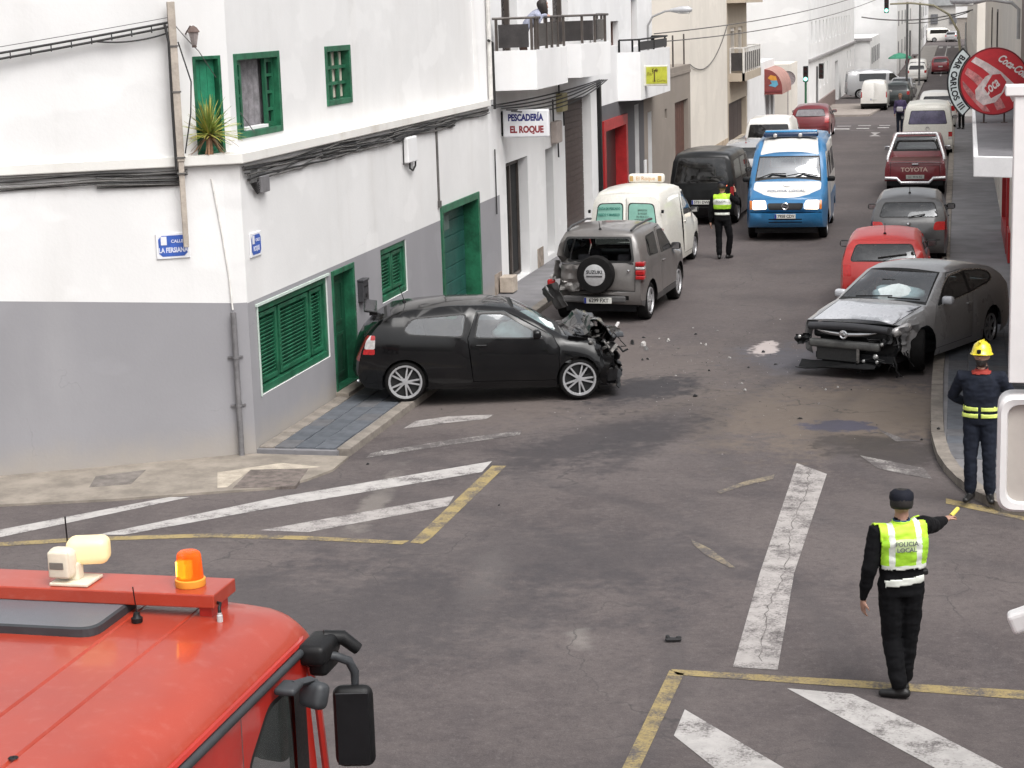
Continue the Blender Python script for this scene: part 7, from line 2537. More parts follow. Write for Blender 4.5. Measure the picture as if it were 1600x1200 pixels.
chrome_line = rpoly([(1.34, 0.93), (2.70, 1.00), (3.48, 1.075), (3.66, 1.14), (3.60, 1.25), (3.35, 1.325), (2.70, 1.385), (2.06, 1.345), (1.75, 1.20)], 0.08, 4)
S['side'] = doorset([(1.28, 0.30), (2.68, 0.30), (2.76, 0.98), (2.62, 1.39), (2.1, 1.38), (1.36, 0.97), (1.26, 0.8)]) + \
 [('chrome', chrome_line), ('window_trim', inset(chrome_line, 0.022)), ('window#1', rpoly([(1.52, 0.98), (2.62, 1.03), (2.56, 1.345), (2.08, 1.315), (1.80, 1.18)], 0.05)), ('window#2', rpoly([(2.70, 1.04), (3.44, 1.11), (3.58, 1.17), (3.50, 1.245), (3.30, 1.295), (2.66, 1.345)], 0.06))]
S['mats']['chrome'] = mat('window_chrome', (0.55, 0.53, 0.49), 0.25, 0.8)
S['handles'] = [(2.55, 0.86, 0.18)]
S['tub'] = (1.35, L - 0.25)
def knock(p):
 """left front wing folded back over the wheel"""
 t = max(0.0, p.x - 1.05)
 if t > 0 and p.y > 0.35 and p.z < 0.92:
  k_ = min(1, t / 0.7) * min(1, (p.y - 0.35) / 0.35)
  n_ = noise.noise(p * 4.3)
  p = p + Vector((-0.16 * k_, -0.12 * k_ + 0.10 * k_ * n_, 0.03 * k_ * n_))
 return p
S['deform'] = knock
c = Car(S)
hd = Vector((-0.395, -0.92)).normalized()
yaw = math.atan2(hd.y, hd.x)
M = Matrix.Rotation(yaw, 3, 'Z')
fl = Vector((L / 2 - 0.90, W / 2 - 0.05, 0))
org = Vector((-0.47, 29.12, 0)) - M @ fl
root = c.build('crashed_coupe', (org.x, org.y, 0.02), yaw, 'silver grey coupe with a smashed front resting half on the pavement', 'car', pitch=R(-0.8))
for o in root.children:
 pass
b = MB()
for (x, y, z, s) in ((0.66, 0.12, 1.05, (0.28, 0.46, 0.17)),):
 bm = bmesh.new()
 bmesh.ops.create_icosphere(bm, subdivisions=3, radius=1)
 for v in bm.verts:
  n_ = 1 + 0.30 * noise.noise(v.co * 1.5 + Vector((7, 0, 0))) + 0.12 * noise.noise(v.co * 4)
  v.co = Vector((x + v.co.x * s[0] * n_, y + v.co.y * s[1] * n_, z + v.co.z * s[2] * n_))
 bm.verts.index_update()
 b.add([v.co for v in bm.verts], [[v.index for v in f.verts] for f in bm.faces])
 bm.free()
b.build('airbag', AIRBAG, root, smooth=80)
b = MB()
b.rbox((0.55, -0.1, 1.255), (0.04, 0.24, 0.07), 0.02)
b.build('rear_view_mirror', BLACK, root)
xf = L / 2
# stripped front end
b = MB()
b.rbox((xf - 0.42, -0.05, 0.62), (0.30, 1.35, 0.22), 0.05)
b.rbox((xf - 0.62, 0.0, 0.45), (0.55, 1.3, 0.40), 0.05)
b.rbox((xf - 1.10, 0.0, 0.60), (0.12, 1.3, 0.60), 0.04)
b.build('front_structure', SCRAP, root)
b = MB()
b.tube([(xf - 0.14, y, 0.735 - 0.02 * (y / 0.6) ** 2) for y in (-0.72, -0.5, -0.2, 0.1, 0.4, 0.62)], 0.06, 8, flat=1.0)
b.build('slam_panel', mat('grille_grey', (0.055, 0.055, 0.06), 0.45, 0.2), root, smooth=50)
b = MB()
pts = [(xf - 0.20 + 0.10 * (1 - (y / 0.55) ** 2), y - 0.12, 0.615 + 0.05 * (y / 0.55) ** 2) for y in (-0.52, -0.38, -0.2, -0.05, 0.1, 0.25, 0.40, 0.52)]
b.tube(pts, [0.012, 0.028, 0.034, 0.036, 0.036, 0.034, 0.028, 0.012], 8)
b.build('chrome_grille_bar', CHROME, root, smooth=50)
b = MB()
b.lathe([(0.055, 0.0), (0.07, 0.012), (0.055, 0.02), (0.04, 0.01), (0.055, 0)], 16, axis='X')
b.box((0.014, 0, 0), (0.012, 0.15, 0.02), rot=Matrix.Rotation(R(-18), 3, 'X'))
o = b.build('badge', CHROME, root)
o.location = (xf - 0.075, -0.10, 0.615)
b = MB()
b.rbox((xf - 0.16, -0.12, 0.445), (0.10, 1.20, 0.13), 0.035)
b.build('crash_beam', mat('beam_grey', (0.13, 0.13, 0.125), 0.45, 0.4, var=0.3), root, smooth=50)
b = MB()
b.rbox((xf - 0.17, -0.25, 0.29), (0.04, 0.70, 0.22), 0.015)
b.build('radiator', mat('radiator_black', (0.03, 0.03, 0.03), 0.6, 0.2, var=0.3, scale=60), root)
sheetmetal('hanging_undertray', (xf - 0.10, -0.2, 0.13), (0.30, 1.3), (0.05, 0.25, 0.08), BLACK, 3.7, 0.05)
sheetmetal('broken_bumper_end', (xf - 0.18, -0.86, 0.48), (0.16, 0.24), (0.6, 1.2, 0.3), SCRAP, 6.7, 0.07)
sheetmetal('torn_wing', (xf - 0.55, 0.76, 0.66), (0.45, 0.30), (1.3, 0.2, -0.2), P_DGREY, 8.7, 0.08)
sheetmetal('torn_liner', (xf - 0.40, 0.62, 0.42), (0.35, 0.4), (0.9, 0.8, 0.1), SCRAP, 9.7, 0.09)
sheetmetal('torn_bracket', (xf - 0.25, 0.55, 0.60), (0.30, 0.2), (0.5, 1.0, 0.3), SCRAP, 10.7, 0.08)
rr = random.Random(9)
b = MB()
for k_ in range(16):
 p0 = Vector((xf - rr.uniform(0.1, 0.5), rr.uniform(0.15, 0.80), rr.uniform(0.2, 0.7)))
 pts = [p0]
 for i in range(4):
  pts.append(pts[-1] + Vector((rr.uniform(-.06, .08), rr.uniform(-.10, .10), rr.uniform(-.10, .06))))
 b.tube(pts, rr.uniform(0.006, 0.018), 6)
b.build('loose_wiring', SCRAP, root, smooth=50)
b = MB()
b.rbox((xf - 0.13, 0.12, 0.30), (0.03, 0.05, 0.24), 0.01)
b.build('bright_bracket', SCRAPL, root)
for y, z, s in ((0.42, 0.30, 0.045), (0.44, 0.22, 0.03), (0.22, 0.22, 0.03), (0.52, 0.50, 0.03), (-0.88, 0.52, 0.03)):
 b = MB()
 b.lathe([(0, s * 0.6), (s * 0.7, s * 0.4), (s, 0), (s * 0.8, -s * 0.5)], 10, c=(xf - 0.12, y, z), axis='X')
 b.build('exposed_bolt', mat('bright_metal', (0.50, 0.50, 0.49), 0.3, 0.6), root)
b = MB()
b.rbox((xf - 0.42, 0.70, 0.70), (0.34, 0.12, 0.14), 0.05, rot=Matrix.Rotation(R(20), 3, 'Y') @ Matrix.Rotation(R(-30), 3, 'Z'))
b.build('broken_headlight', WLAMP, root, smooth=50)
for y0, y1 in ((-0.45, 0.15), (0.1, 0.62)):
 b = MB()
 b.tube([c.topmap(1.20, y0) + Vector((0, 0, 0.03)), c.topmap(1.25, y1) + Vector((0, 0, 0.03))], 0.012, 6)
 b.build('wiper', BLACK, root)
c.antenna(3.62, 0.06, 0.5)
# ---- cars farther off --------------------------------------------------------------
def farcar(kind, name, x, y, yaw, label, cat, paint, group='cars and vans farther up the street', mats=None, **kw):
 f = hatch if kind == 'hatch' else boxvan
 d = dict(L=3.9, W=1.70, H=1.45, wb=2.45, fo=0.78, r=0.30) if kind == 'hatch' else dict(L=4.3, W=1.78, H=1.85, wb=2.7, fo=0.85, r=0.31)
 d.update({k_: v for k_, v in kw.items() if k_ in d})
 S = f(**d, paint=paint, far=True, mirror=None)
 S['mirror'] = (1.42, 1.05, paint)
 S['mats'] = dict(S.get('mats', {}))
 S['mats'].update(dict(rear_window=GLASSV, window=GLASSV))
 if mats:
  S['mats'].update(mats)
 S.update({k_: v for k_, v in kw.items() if k_ not in d})
 c = Car(S)
 return c, c.build(name, (x, y, gz(y)), R(yaw), label, cat, group)
c, root = farcar('hatch', 'grey_hatchback', -6.35, 57.5 + 1.95, 90, 'grey hatchback mostly hidden between black people carrier and police van', 'car', P_DGREY, H=1.52)
c.antenna(3.3, 0.2, 0.2, mat('red_aerial', (0.25, 0.02, 0.02), 0.5))
c, root = farcar('van', 'white_estate_van', -6.42, 66 + 2.15, 90, 'white van with a full width dark rear window behind the police van', 'van', P_WHITE, H=1.74, rearr=win([(-0.74, 1.05), (0.74, 1.05), (0.66, 1.55), (-0.66, 1.55)], 0.05, 0.02, 'rear_window') + [('tail_light', [(0.78, 0.8), (0.88, 0.8), (0.88, 1.05), (0.78, 1.05)])])
c, root = farcar('hatch', 'maroon_saloon', -6.05, 80 + 1.95, 90, 'dark maroon car with a grey dusty rear window near the crossroads', 'car', P_MAROON, H=1.40, mats={'rear_window': mat('dusty_glass', (0.17, 0.16, 0.17), 0.3, var=0.2)})
c, root = farcar('hatch', 'white_hatchback', -0.92, 84.7 + 1.95, 90, 'white hatchback almost hidden ahead of the cream passenger van', 'car', P_WHITE, H=1.62)
c, root = farcar('van', 'white_panel_van', -5.05, 118 + 2.15, 90, 'plain white panel van parked on the pavement past the crossroads', 'van', P_WHITE, W=1.66, L=4.2, H=1.80, rearr=[('gap', [(-0.005, 0.45), (0.005, 0.45), (0.005, 1.7), (-0.005, 1.7)]), ('bumper_strip', [(-0.9, 0.27), (0.9, 0.27), (0.9, 0.45), (-0.9, 0.45)]), ('tail_light', [(0.72, 0.8), (0.82, 0.8), (0.82, 1.15), (0.72, 1.15)])])
c.plate('r', 0.7, None, 0.4)
c, root = farcar('van', 'silver_minivan', -5.3, 134.5, 8, 'silver minivan standing sideways behind the white panel van', 'van', carpaint('paint_pale_silver', (0.42, 0.42, 0.43), 0.36, 0.3, 0.4), L=4.8, W=1.88, H=1.92, wb=3.0, fo=0.9,
     side=win([(1.14, 1.18), (1.93, 1.19), (1.90, 1.70), (1.62, 1.70)], 0.05, 0.02, 'window#1') + win([(2.15, 1.18), (3.95, 1.18), (3.95, 1.70), (2.1, 1.70)], 0.05, 0.02, 'window#2'))
c, root = farcar('hatch', 'dark_green_car', -3.72, 122 + 2, 88, 'dark car with red tail lamps squeezed beside the white panel van', 'car', carpaint('paint_dark_green', (0.035, 0.045, 0.045), 0.35, 0.2, 0.5), H=1.5)
c, root = farcar('hatch', 'silver_saloon', -3.75, 129 + 2, -94, 'silver car facing the camera beside the tall dark pole', 'car', carpaint('paint_pale_silver', (0.42, 0.42, 0.43), 0.36, 0.3, 0.4), H=1.45)
c, root = farcar('hatch', 'white_saloon', -3.35, 158 + 2, 90, 'white car parked at the far left kerb ahead of the maroon car', 'car', P_WHITE, H=1.50)
c, root = farcar('van', 'white_city_van', -3.45, 166 + 2, 90, 'second white car parked farther along the far left kerb', 'car', P_WHITE, H=1.6, W=1.7)
c, root = farcar('hatch', 'maroon_hatchback', -1.62, 174 + 1.9, 90, 'small maroon hatchback driving away in the middle of the far street', 'car', carpaint('paint_wine', (0.22, 0.02, 0.03), 0.35, 0.1, 0.5), W=1.66, H=1.50)
c.plate('r', 0.68, None, 0.4)
c, root = farcar('hatch', 'blue_grey_car', -4.3, 286, 95, 'pale blue car at the end of the street on the left', 'car', carpaint('paint_pale_blue', (0.24, 0.30, 0.34), 0.36, 0.2, 0.4), H=1.55)
c, root = farcar('van', 'white_minibus', -2.5, 284, 12, 'white minibus standing crosswise at the end of the street', 'van', P_WHITE, H=2.0, L=4.6, side=win([(1.2, 1.2), (4.2, 1.2), (4.1, 1.75), (1.6, 1.75)], 0.05, 0.02, 'window#1'))
c, root = farcar('hatch', 'grey_saloon', -0.9, 283, 80, 'grey car on the right of the white minibus at the end of the street', 'car', P_DGREY, H=1.5)
# green canopy stall and bin by the far kerb
t = tag(empty('market_canopy', (-4.9, 165, gz(165))), 'small green canopy beside the far left kerb', 'canopy')
b = MB()
b.lathe([(0.0, 2.25), (0.5, 2.12), (0.95, 1.85), (1.0, 1.75)], 10)
b.build('cloth', mat('green_canvas', (0.05, 0.24, 0.15), 0.8, var=0.15), t)
b = MB()
b.tube([(0, 0, 0), (0, 0, 2.2)], 0.04, 6)
b.build('pole', BOXG, t)
# ------------------------------------------------------------------ fire engine cab in the foreground
def truckpaint():
 s = NT('fire_engine_red')
 f = s.noise(1.6, 5)
 g = s.noise(240, 2, 0.6)
 z = s.noise(14, 4)
 c = s.mix(s.ramp(f, 0.3, 0.7), (0.33, 0.034, 0.015), (0.39, 0.048, 0.023))
 c = s.mix(s.ramp(z, 0.5, 0.8, 0, 0.25), c, (0.46, 0.15, 0.12))
 c = s.mix(s.ramp(g, 0.60, 0.78, 0, 0.22), c, (0.55, 0.27, 0.23))
 s.p(Base_Color=c, Roughness=s.ramp(f, 0.3, 0.8, 0.34, 0.46))
 s.b.inputs['Coat Weight'].default_value = 0.4
 s.b.inputs['Coat Roughness'].default_value = 0.10
 s.bump(s.noise(180, 2), 0.03, 0.003)
 return s.m
FRED = truckpaint()
FREDD = mat('engine_red_side', (0.42, 0.020, 0.012), 0.34, var=0.12, scale=3, coat=0.5)
FRAIL = mat('charcoal_rail', (0.035, 0.038, 0.042), 0.55, var=0.2)
TX, TY = -4.14, 5.0
FT = tag(empty('fire_engine', (TX, TY, 0)), 'red fire engine cab seen from above with beacon, siren and black mirrors', 'fire engine')
ROOFZ = 3.0
def roofz(x):
 """height of the cab roof over half width |x|"""
 return interp([(0, ROOFZ), (0.75, ROOFZ - 0.005), (1.0, ROOFZ - 0.018), (1.09, ROOFZ - 0.045), (1.15, ROOFZ - 0.09), (1.185, ROOFZ - 0.15)], abs(x))
xs = [-1.185, -1.17, -1.15, -1.115, -1.08, -1.03, -0.98, -0.88]
gro = [0.71, 0.44]
for g_ in gro:
 xs += [-g_ - 0.012, -g_ - 0.004, -g_ + 0.004, -g_ + 0.012]
xs += [-0.2]
xs = xs + [0.0] + [-x for x in reversed(xs)]
ysr = [-3.0, -1.6, -1.592, -1.0, 0.0, 1.0, 1.5, 2.0, 2.86, 3.00, 3.08, 3.13, 3.165, 3.19]
def rz(x, y):
 z = roofz(x)
 for g_ in gro:
  if abs(abs(x) - g_) < 0.006 and y < 2.7:
   z -= 0.012
 if y > 2.86:
  t = (y - 2.86) / 0.33
  z -= 0.12 * t ** 3
 if y < -1.596 and y > -1.7:
  z -= 0.0
 return z
b = MB()
n = len(xs)
def fr_y(x, y):
 return y - (0.10 * (abs(x) / 1.185) ** 4 if y > 2.7 else 0)
vs = [(x, fr_y(x, y), rz(x, y)) for y in ysr for x in xs]
b.add(vs, [(j * n + i, j * n + i + 1, (j + 1) * n + i + 1, (j + 1) * n + i) for j in range(len(ysr) - 1) for i in range(n - 1)])
b.build('roof', FRED, FT, smooth=32)
# drip rails: red lip, charcoal rail
for sg in (1, -1):
 b = MB()
 b.tube([(sg * 1.20, -3.0, ROOFZ - 0.150), (sg * 1.20, 2.84, ROOFZ - 0.150), (sg * 1.17, 2.94, ROOFZ - 0.165)], 0.016, 6)
 b.build('drip_lip', FREDD, FT, smooth=50)
for sg in (1, -1):
 b = MB()
 b.tube([(sg * 1.225, -3.0, ROOFZ - 0.172), (sg * 1.225, 2.82, ROOFZ - 0.172), (sg * 1.19, 2.92, ROOFZ - 0.19)], 0.019, 8)
 b.build('drip_rail', FRAIL, FT, smooth=50)
# cab body: sides with window openings, front
zt_ = ROOFZ - 0.17
def side_panel(sg):
 regs = []
 P_ = panel([(-3.0, 0.75), (2.86, 0.75), (2.92, 1.6), (2.90, 2.2), (2.82, zt_), (-3.0, zt_)],
    [('gap', [(2.01, 0.9), (2.02, 0.9), (2.02, zt_), (2.01, zt_)]), ('gap', [(1.28, 0.9), (1.29, 0.9), (1.29, zt_), (1.28, zt_)]),
    ('pillar', rpoly([(2.66, 1.62), (2.80, 1.62), (2.80, 2.66), (2.66, 2.72)], 0.03)),
    ('trim', rpoly([(2.06, 1.60), (2.67, 1.60), (2.67, 2.72), (2.34, 2.74), (2.06, 2.56)], 0.06)), ('hole', rpoly([(2.085, 1.63), (2.65, 1.63), (2.65, 2.70), (2.35, 2.715), (2.085, 2.545)], 0.05)),
    ('trim2', rpoly([(0.7, 1.60), (1.85, 1.60), (1.85, 2.62), (1.7, 2.70), (0.7, 2.70)], 0.06)), ('hole', rpoly([(0.73, 1.63), (1.82, 1.63), (1.82, 2.60), (1.68, 2.67), (0.73, 2.67)], 0.05))], 0.4)
 bb, tt = MB(), MB()
 for key, tris in P_.items():
  if key in ('gap', 'hole'):
   continue
  tgt = tt if key in ('trim', 'trim2', 'pillar') else bb
  for t in tris:
   q = [Vector((sg * (1.215 + 0.012 * math.sin((z - 0.75) * 1.2)), y, z)) for y, z in t]
   if (q[1] - q[0]).cross(q[2] - q[0]).x * sg < 0:
    q = q[::-1]
   tgt.add(q, [(0, 1, 2)])
 bb.build('cab_side', FREDD, FT, weld=True, smooth=40)
 tt.build('window_rubber', TRIM, FT, weld=True, smooth=40)
 for (y0, y1, z0, z1) in ((2.07, 2.665, 1.615, 2.73), (0.715, 1.835, 1.615, 2.685)):
  q = MB()
  q.add([(sg * 1.205, y0, z0), (sg * 1.205, y1, z0), (sg * 1.205, y1, z1), (sg * 1.205, y0, z1)], [(0, 1, 2, 3) if sg > 0 else (3, 2, 1, 0)])
  q.build('side_window', glass('engine_side_glass', (0.62, 0.70, 0.67), 0.45), FT)
side_panel(1)
side_panel(-1)
b = MB()
b.add([(-1.21, 2.86, 0.75), (1.21, 2.86, 0.75), (1.21, 2.93, 1.55), (-1.21, 2.93, 1.55)], [(3, 2, 1, 0)])
b.add([(-1.20, 2.84, 2.70), (1.20, 2.84, 2.70), (1.19, 2.80, 2.83), (-1.19, 2.80, 2.83)], [(3, 2, 1, 0)])
for sg in (-1, 1):
 b.add([(sg * 1.22, 2.92, 1.55), (sg * 1.12, 2.94, 1.55), (sg * 1.12, 2.84, 2.70), (sg * 1.22, 2.82, 2.70)], [(0, 1, 2, 3) if sg < 0 else (3, 2, 1, 0)])
b.build('front_panel', FREDD, FT)
b = MB()
b.add([(-1.12, 2.93, 1.55), (1.12, 2.93, 1.55), (1.12, 2.84, 2.70), (-1.12, 2.84, 2.70)], [(3, 2, 1, 0)])
b.build('windscreen', GLASSW, FT)
# red guide strip at the front corner
b = MB()
b.tube([(1.235, 2.84, 2.74), (1.25, 2.90, 2.5), (1.255, 2.99, 1.9), (1.25, 3.02, 1.2)], 0.018, 6)
b.build('corner_strip', FREDD, FT, smooth=50)
# cabin interior
b = MB()
b.box((0, -0.2, 1.2), (2.30, 6.0, 0.9))
b.box((0, 2.62, 1.66), (2.2, 0.45, 0.25))
b.box((0, 0.55, 2.1), (2.3, 0.08, 1.3))
b.build('interior', INTER, FT)
for sg in (-1, 1):
 b = MB()
 b.rbox((sg * 0.62, 1.5, 1.75), (0.5, 0.5, 0.16), 0.05)
 b.rbox((sg * 0.62, 1.25, 2.1), (0.5, 0.14, 0.7), 0.05)
 b.build('seat', SEATM, FT, smooth=60)
b = MB()
b.lathe([(0.20 + 0.018 * math.cos(a * math.pi / 4), 0.018 * math.sin(a * math.pi / 4)) for a in range(9)], 24)
o = b.build('steering_wheel', BLACK, FT, smooth=60)
o.location = (-0.62, 2.1, 1.95)
o.rotation_euler = (R(-35), 0, 0)
b = MB()
b.lathe([(0.0, 0.03), (0.028, 0.02), (0.03, 0.0)], 12, c=(1.16, 2.12, 1.86), axis='X')
b.tube([(1.15, 2.12, 1.78), (1.15, 2.62, 1.72)], 0.008, 6)
b.build('door_pull', BLACK, FT)
b = MB()
b.box((0, -0.1, 0.62), (2.2, 5.6, 0.28))
b.build('chassis', BLACK, FT)
for y in (2.1, -2.2):
 for sg in (1, -1):
  add_wheel(FT, sg * 1.02, y, 0.50, 0.30, sg, 8, 'disc').rotation_euler = (0, 0, R(-90) if sg > 0 else R(90))
# roof hatch with rounded corners
b = MB()
po = rpoly([(-0.42, 2.30), (0.34, 2.30), (0.34, 2.82), (-0.42, 2.82)], 0.09, 5)
po = [(x, y) for x, y in po]
k = len(po)
vs = [(x, y, ROOFZ - 0.002) for x, y in po] + [(x, y, ROOFZ + 0.035) for x, y in po] + [(x, y, ROOFZ + 0.042) for x, y in inset(po, 0.014)]
b.add(vs, [(i, (i + 1) % k, k + (i + 1) % k, k + i) for i in range(k)] + [(k + i, k + (i + 1) % k, 2 * k + (i + 1) % k, 2 * k + i) for i in range(k)], 0)
b.add(vs[2 * k:], [tuple(range(k))], 1)
hm = NT('hatch_smoked_acrylic')
hf = hm.noise(260, 2, 0.7)
hb = hm.noise(3, 4)
hm.p(Base_Color=hm.mix(hm.ramp(hf, 0.45, 0.75), (0.115, 0.12, 0.135), (0.20, 0.21, 0.225)), Roughness=hm.ramp(hb, 0.3, 0.7, 0.38, 0.5))
o = b.build('roof_hatch', [FRAIL, hm.m], FT)
o.location = (0.06, 0.06, 0)
# beam carrying the warning lights
b = MB()
b.rbox((-0.105, 2.84, ROOFZ + 0.075), (1.89, 0.27, 0.065), 0.006)
bar = b.build('light_beam', FRED, FT)
for x in (-0.9, -0.3, 0.3, 0.78):
 b = MB()
 b.box((x, 2.84, ROOFZ + 0.02), (0.06, 0.2, 0.07))
 b.build('beam_foot', FREDD, bar)
# siren horn
IV = mat('ivory_plastic', (0.66, 0.60, 0.48), 0.45, var=0.08, scale=8)
IVL = emit('ivory_added_glow', (1.0, 0.70, 0.25), 0.30, base=(0.70, 0.60, 0.38))  # for the horn mouth, no lamp itself: warm light added as emission
SR = empty('siren_horn', (0.075, 2.82, ROOFZ + 0.108))
SR.parent = FT
SR.scale = (1.15, 1.15, 1.12)
b = MB()
b.rbox((0.02, 0, 0.008), (0.17, 0.15, 0.014), 0.004)
b.rbox((0.02, 0.0, 0.05), (0.05, 0.06, 0.08), 0.01)
b.build('foot', IV, SR)
b = MB()
b.rbox((-0.02, -0.03, 0.092), (0.115, 0.08, 0.135), 0.034, seg=4)
b.rbox((-0.02, -0.066, 0.092), (0.092, 0.02, 0.115), 0.01, seg=3)
b.build('driver', IV, SR, smooth=60)
b = MB()
b.rbox((-0.025, -0.0775, 0.090), (0.062, 0.004, 0.030), 0.003, seg=1)
b.build('badge_plate', mat('badge_grey', (0.16, 0.15, 0.13), 0.4), SR)
b = MB()
b.rbox((0.060, 0.05, 0.128), (0.175, 0.11, 0.115), 0.034, rot=Matrix.Rotation(R(14), 3, 'Z'), seg=4)
b.build('horn_mouth', IVL, SR, smooth=60)
# amber beacon, lit on one side
BC = empty('beacon', (0.67, 2.84, ROOFZ + 0.1085))
BC.parent = FT
b = MB()
b.lathe([(0.0, 0.0), (0.070, 0.0), (0.072, 0.006), (0.072, 0.032), (0.066, 0.036), (0.0, 0.036)][::1], 28)
b.build('beacon_base', mat('beacon_base_yellow', (0.72, 0.30, 0.035), 0.45, var=0.08), BC, smooth=40)
dome = NT('amber_dome')
a_ = dome.noise(3, 2)
rib = dome.n('TexWave', Scale=38.0)
dome.bump(rib.outputs['Fac'], 0.5, 0.004)
dome.p(Base_Color=dome.mix(dome.ramp(a_, 0.3, 0.7), (0.80, 0.12, 0.006), (0.86, 0.16, 0.01)), Roughness=0.14, Transmission_Weight=0.35, IOR=1.3)
dome.b.inputs['Emission Color'].default_value = (1.0, 0.18, 0.01, 1)
dome.b.inputs['Emission Strength'].default_value = 0.12
b = MB()
vs, fs = [], []
pr = [(0.063, 0.036), (0.062, 0.06), (0.060, 0.10), (0.057, 0.145), (0.052, 0.158), (0.040, 0.166), (0.02, 0.169), (0.0, 0.170)]
b.lathe(pr, 40)
b.build('beacon_dome', dome.m, BC, smooth=60)
b = MB()
b.lathe([(0.02, 0.04), (0.022, 0.10), (0.0, 0.11)], 12, c=(-0.022, -0.012, 0))
b.box((-0.030, -0.016, 0.085), (0.045, 0.045, 0.07))
b.build('beacon_bulb', emit('beacon_glow', (1.0, 0.48, 0.06), 5.0), BC)
# aerial, cable gland and rubber cable
b = MB()
b.lathe([(0.026, 0.0), (0.027, 0.02), (0.018, 0.026), (0.014, 0.045), (0.004, 0.05)], 14, c=(0.50, 2.60, ROOFZ))
b.tube([(0.50, 2.60, ROOFZ + 0.045), (0.495, 2.59, ROOFZ + 0.17)], 0.003, 5)
b.build('roof_aerial', BLACK, FT, smooth=50)
b = MB()
b.tube([(-0.05, 3.05, ROOFZ + 0.05), (-0.055, 3.05, ROOFZ + 0.36)], 0.004, 5)
b.tube([(-0.05, 3.05, ROOFZ - 0.08), (-0.05, 3.05, ROOFZ + 0.07)], 0.009, 6)
b.build('front_aerial', BLACK, FT)
b = MB()
b.lathe([(0.014, 0.0), (0.014, 0.03), (0.010, 0.034), (0.010, 0.045)], 10, c=(0.87, 2.69, ROOFZ - 0.012))
b.build('cable_gland', mat('grey_gland', (0.42, 0.42, 0.42), 0.5), FT)
b = MB()
b.tube([(0.87, 2.69, ROOFZ + 0.03), (0.868, 2.695, ROOFZ + 0.055), (0.86, 2.73, ROOFZ + 0.062), (0.80, 2.76, ROOFZ + 0.062)], 0.008, 7)
b.build('rubber_cable', BLACK, FT, smooth=60)
b = MB()
b.lathe([(0.02, 0.004), (0.018, 0.006), (0.008, 0.006), (0.0, 0.003)], 12, c=(0.71, 1.02, ROOFZ - 0.004))
b.build('roof_screw', BLACK, FT)
b = MB()
for pts in ([(-0.05, 1.60, ROOFZ + 0.001), (0.11, 1.60, ROOFZ + 0.001), (0.11, 1.66, ROOFZ + 0.001)], [(0.06, 1.2, ROOFZ + 0.001), (0.12, 1.25, ROOFZ + 0.001)]):
 b.tube(pts, 0.003, 4)
b.build('panel_scratch', mat('dark_red_line', (0.16, 0.012, 0.008), 0.6), FT)
# mirrors on the right hand side
MIR = FRAIL
MR = empty('mirror_assembly', (1.25, 2.86, 2.81))
MR.parent = FT
b = MB()
b.rbox((0.02, 0.03, 0.0), (0.14, 0.26, 0.10), 0.03, seg=3)
b.rbox((0.03, 0.06, -0.07), (0.10, 0.20, 0.10), 0.03, seg=3)
b.tube([(0.02, 0.10, 0.03), (0.10, 0.14, 0.02), (0.165, 0.17, -0.045)], [0.035, 0.035, 0.03], 10)
b.build('mirror_bracket', BLACK, MR, smooth=55)
b = MB()
b.tube([(0.03, 0.0, -0.02), (0.10, 0.03, -0.035), (0.15, 0.07, -0.07), (0.17, 0.09, -0.13), (0.168, 0.09, -0.20)], [0.020, 0.021, 0.022, 0.021, 0.018], 10)
b.build('mirror_arm', MIR, MR, smooth=60)
b = MB()
b.rbox((0.165, 0.06, -0.385), (0.19, 0.09, 0.40), 0.045, rot=Matrix.Rotation(R(12), 3, 'Z'), seg=4)
b.build('main_mirror', BLACK, MR, smooth=60)
b = MB()
b.rbox((0.165 + 0.008, 0.06 - 0.0445, -0.385), (0.155, 0.006, 0.355), 0.003, rot=Matrix.Rotation(R(12), 3, 'Z'), seg=1)
b.build('mirror_glass', mat('mirror_glass_dark', (0.018, 0.018, 0.02), 0.12, 0.5, var=0.2), MR)
WM = empty('wide_mirror', (1.27, 2.40, 2.74))
WM.parent = FT
b = MB()
b.rbox((0.02, 0.02, 0.05), (0.10, 0.13, 0.035), 0.015, seg=3)
b.tube([(0.03, 0.05, 0.055), (0.07, 0.16, 0.04), (0.08, 0.20, 0.015)], [0.024, 0.024, 0.022], 8, flat=0.7)
b.build('mirror_stalk', MIR, WM, smooth=55)
b = MB()
b.rbox((0.085, 0.16, -0.03), (0.14, 0.085, 0.125), 0.034, rot=Matrix.Rotation(R(-25), 3, 'Z') @ Matrix.Rotation(R(-18), 3, 'X'), seg=4)
b.build('mirror_shell', MIR, WM, smooth=60)
# ------------------------------------------------------------------ people
import numpy as np
SKIN = mat('skin', (0.36, 0.20, 0.145), 0.55, var=0.12, scale=14)
HAIRB = mat('dark_hair', (0.020, 0.015, 0.013), 0.6, var=0.3, scale=30, bump=0.3)
CLBLACK = mat('black_uniform', (0.0055, 0.0055, 0.0065), 0.85, spec=0.15, var=0.3, scale=9, bump=0.25, bscale=22)
CLNAVY = mat('navy_fire_jacket', (0.013, 0.016, 0.026), 0.85, spec=0.2, var=0.25, scale=9, bump=0.25, bscale=22)
BOOT = mat('black_boot', (0.007, 0.0065, 0.0065), 0.5, var=0.3, scale=16)
HIVIS = mat('hivis_yellow', (0.46, 0.74, 0.035), 0.6, var=0.08, scale=7, bump=0.2, bscale=16)
HIVIS2 = mat('hivis_lime', (0.34, 0.62, 0.03), 0.6, var=0.08, scale=7, bump=0.2, bscale=16)
REFL = mat('reflective_tape', (0.70, 0.72, 0.66), 0.35, 0.1, var=0.06, scale=30)
REFLY = mat('reflective_lime', (0.62, 0.72, 0.16), 0.45, var=0.06, scale=30)
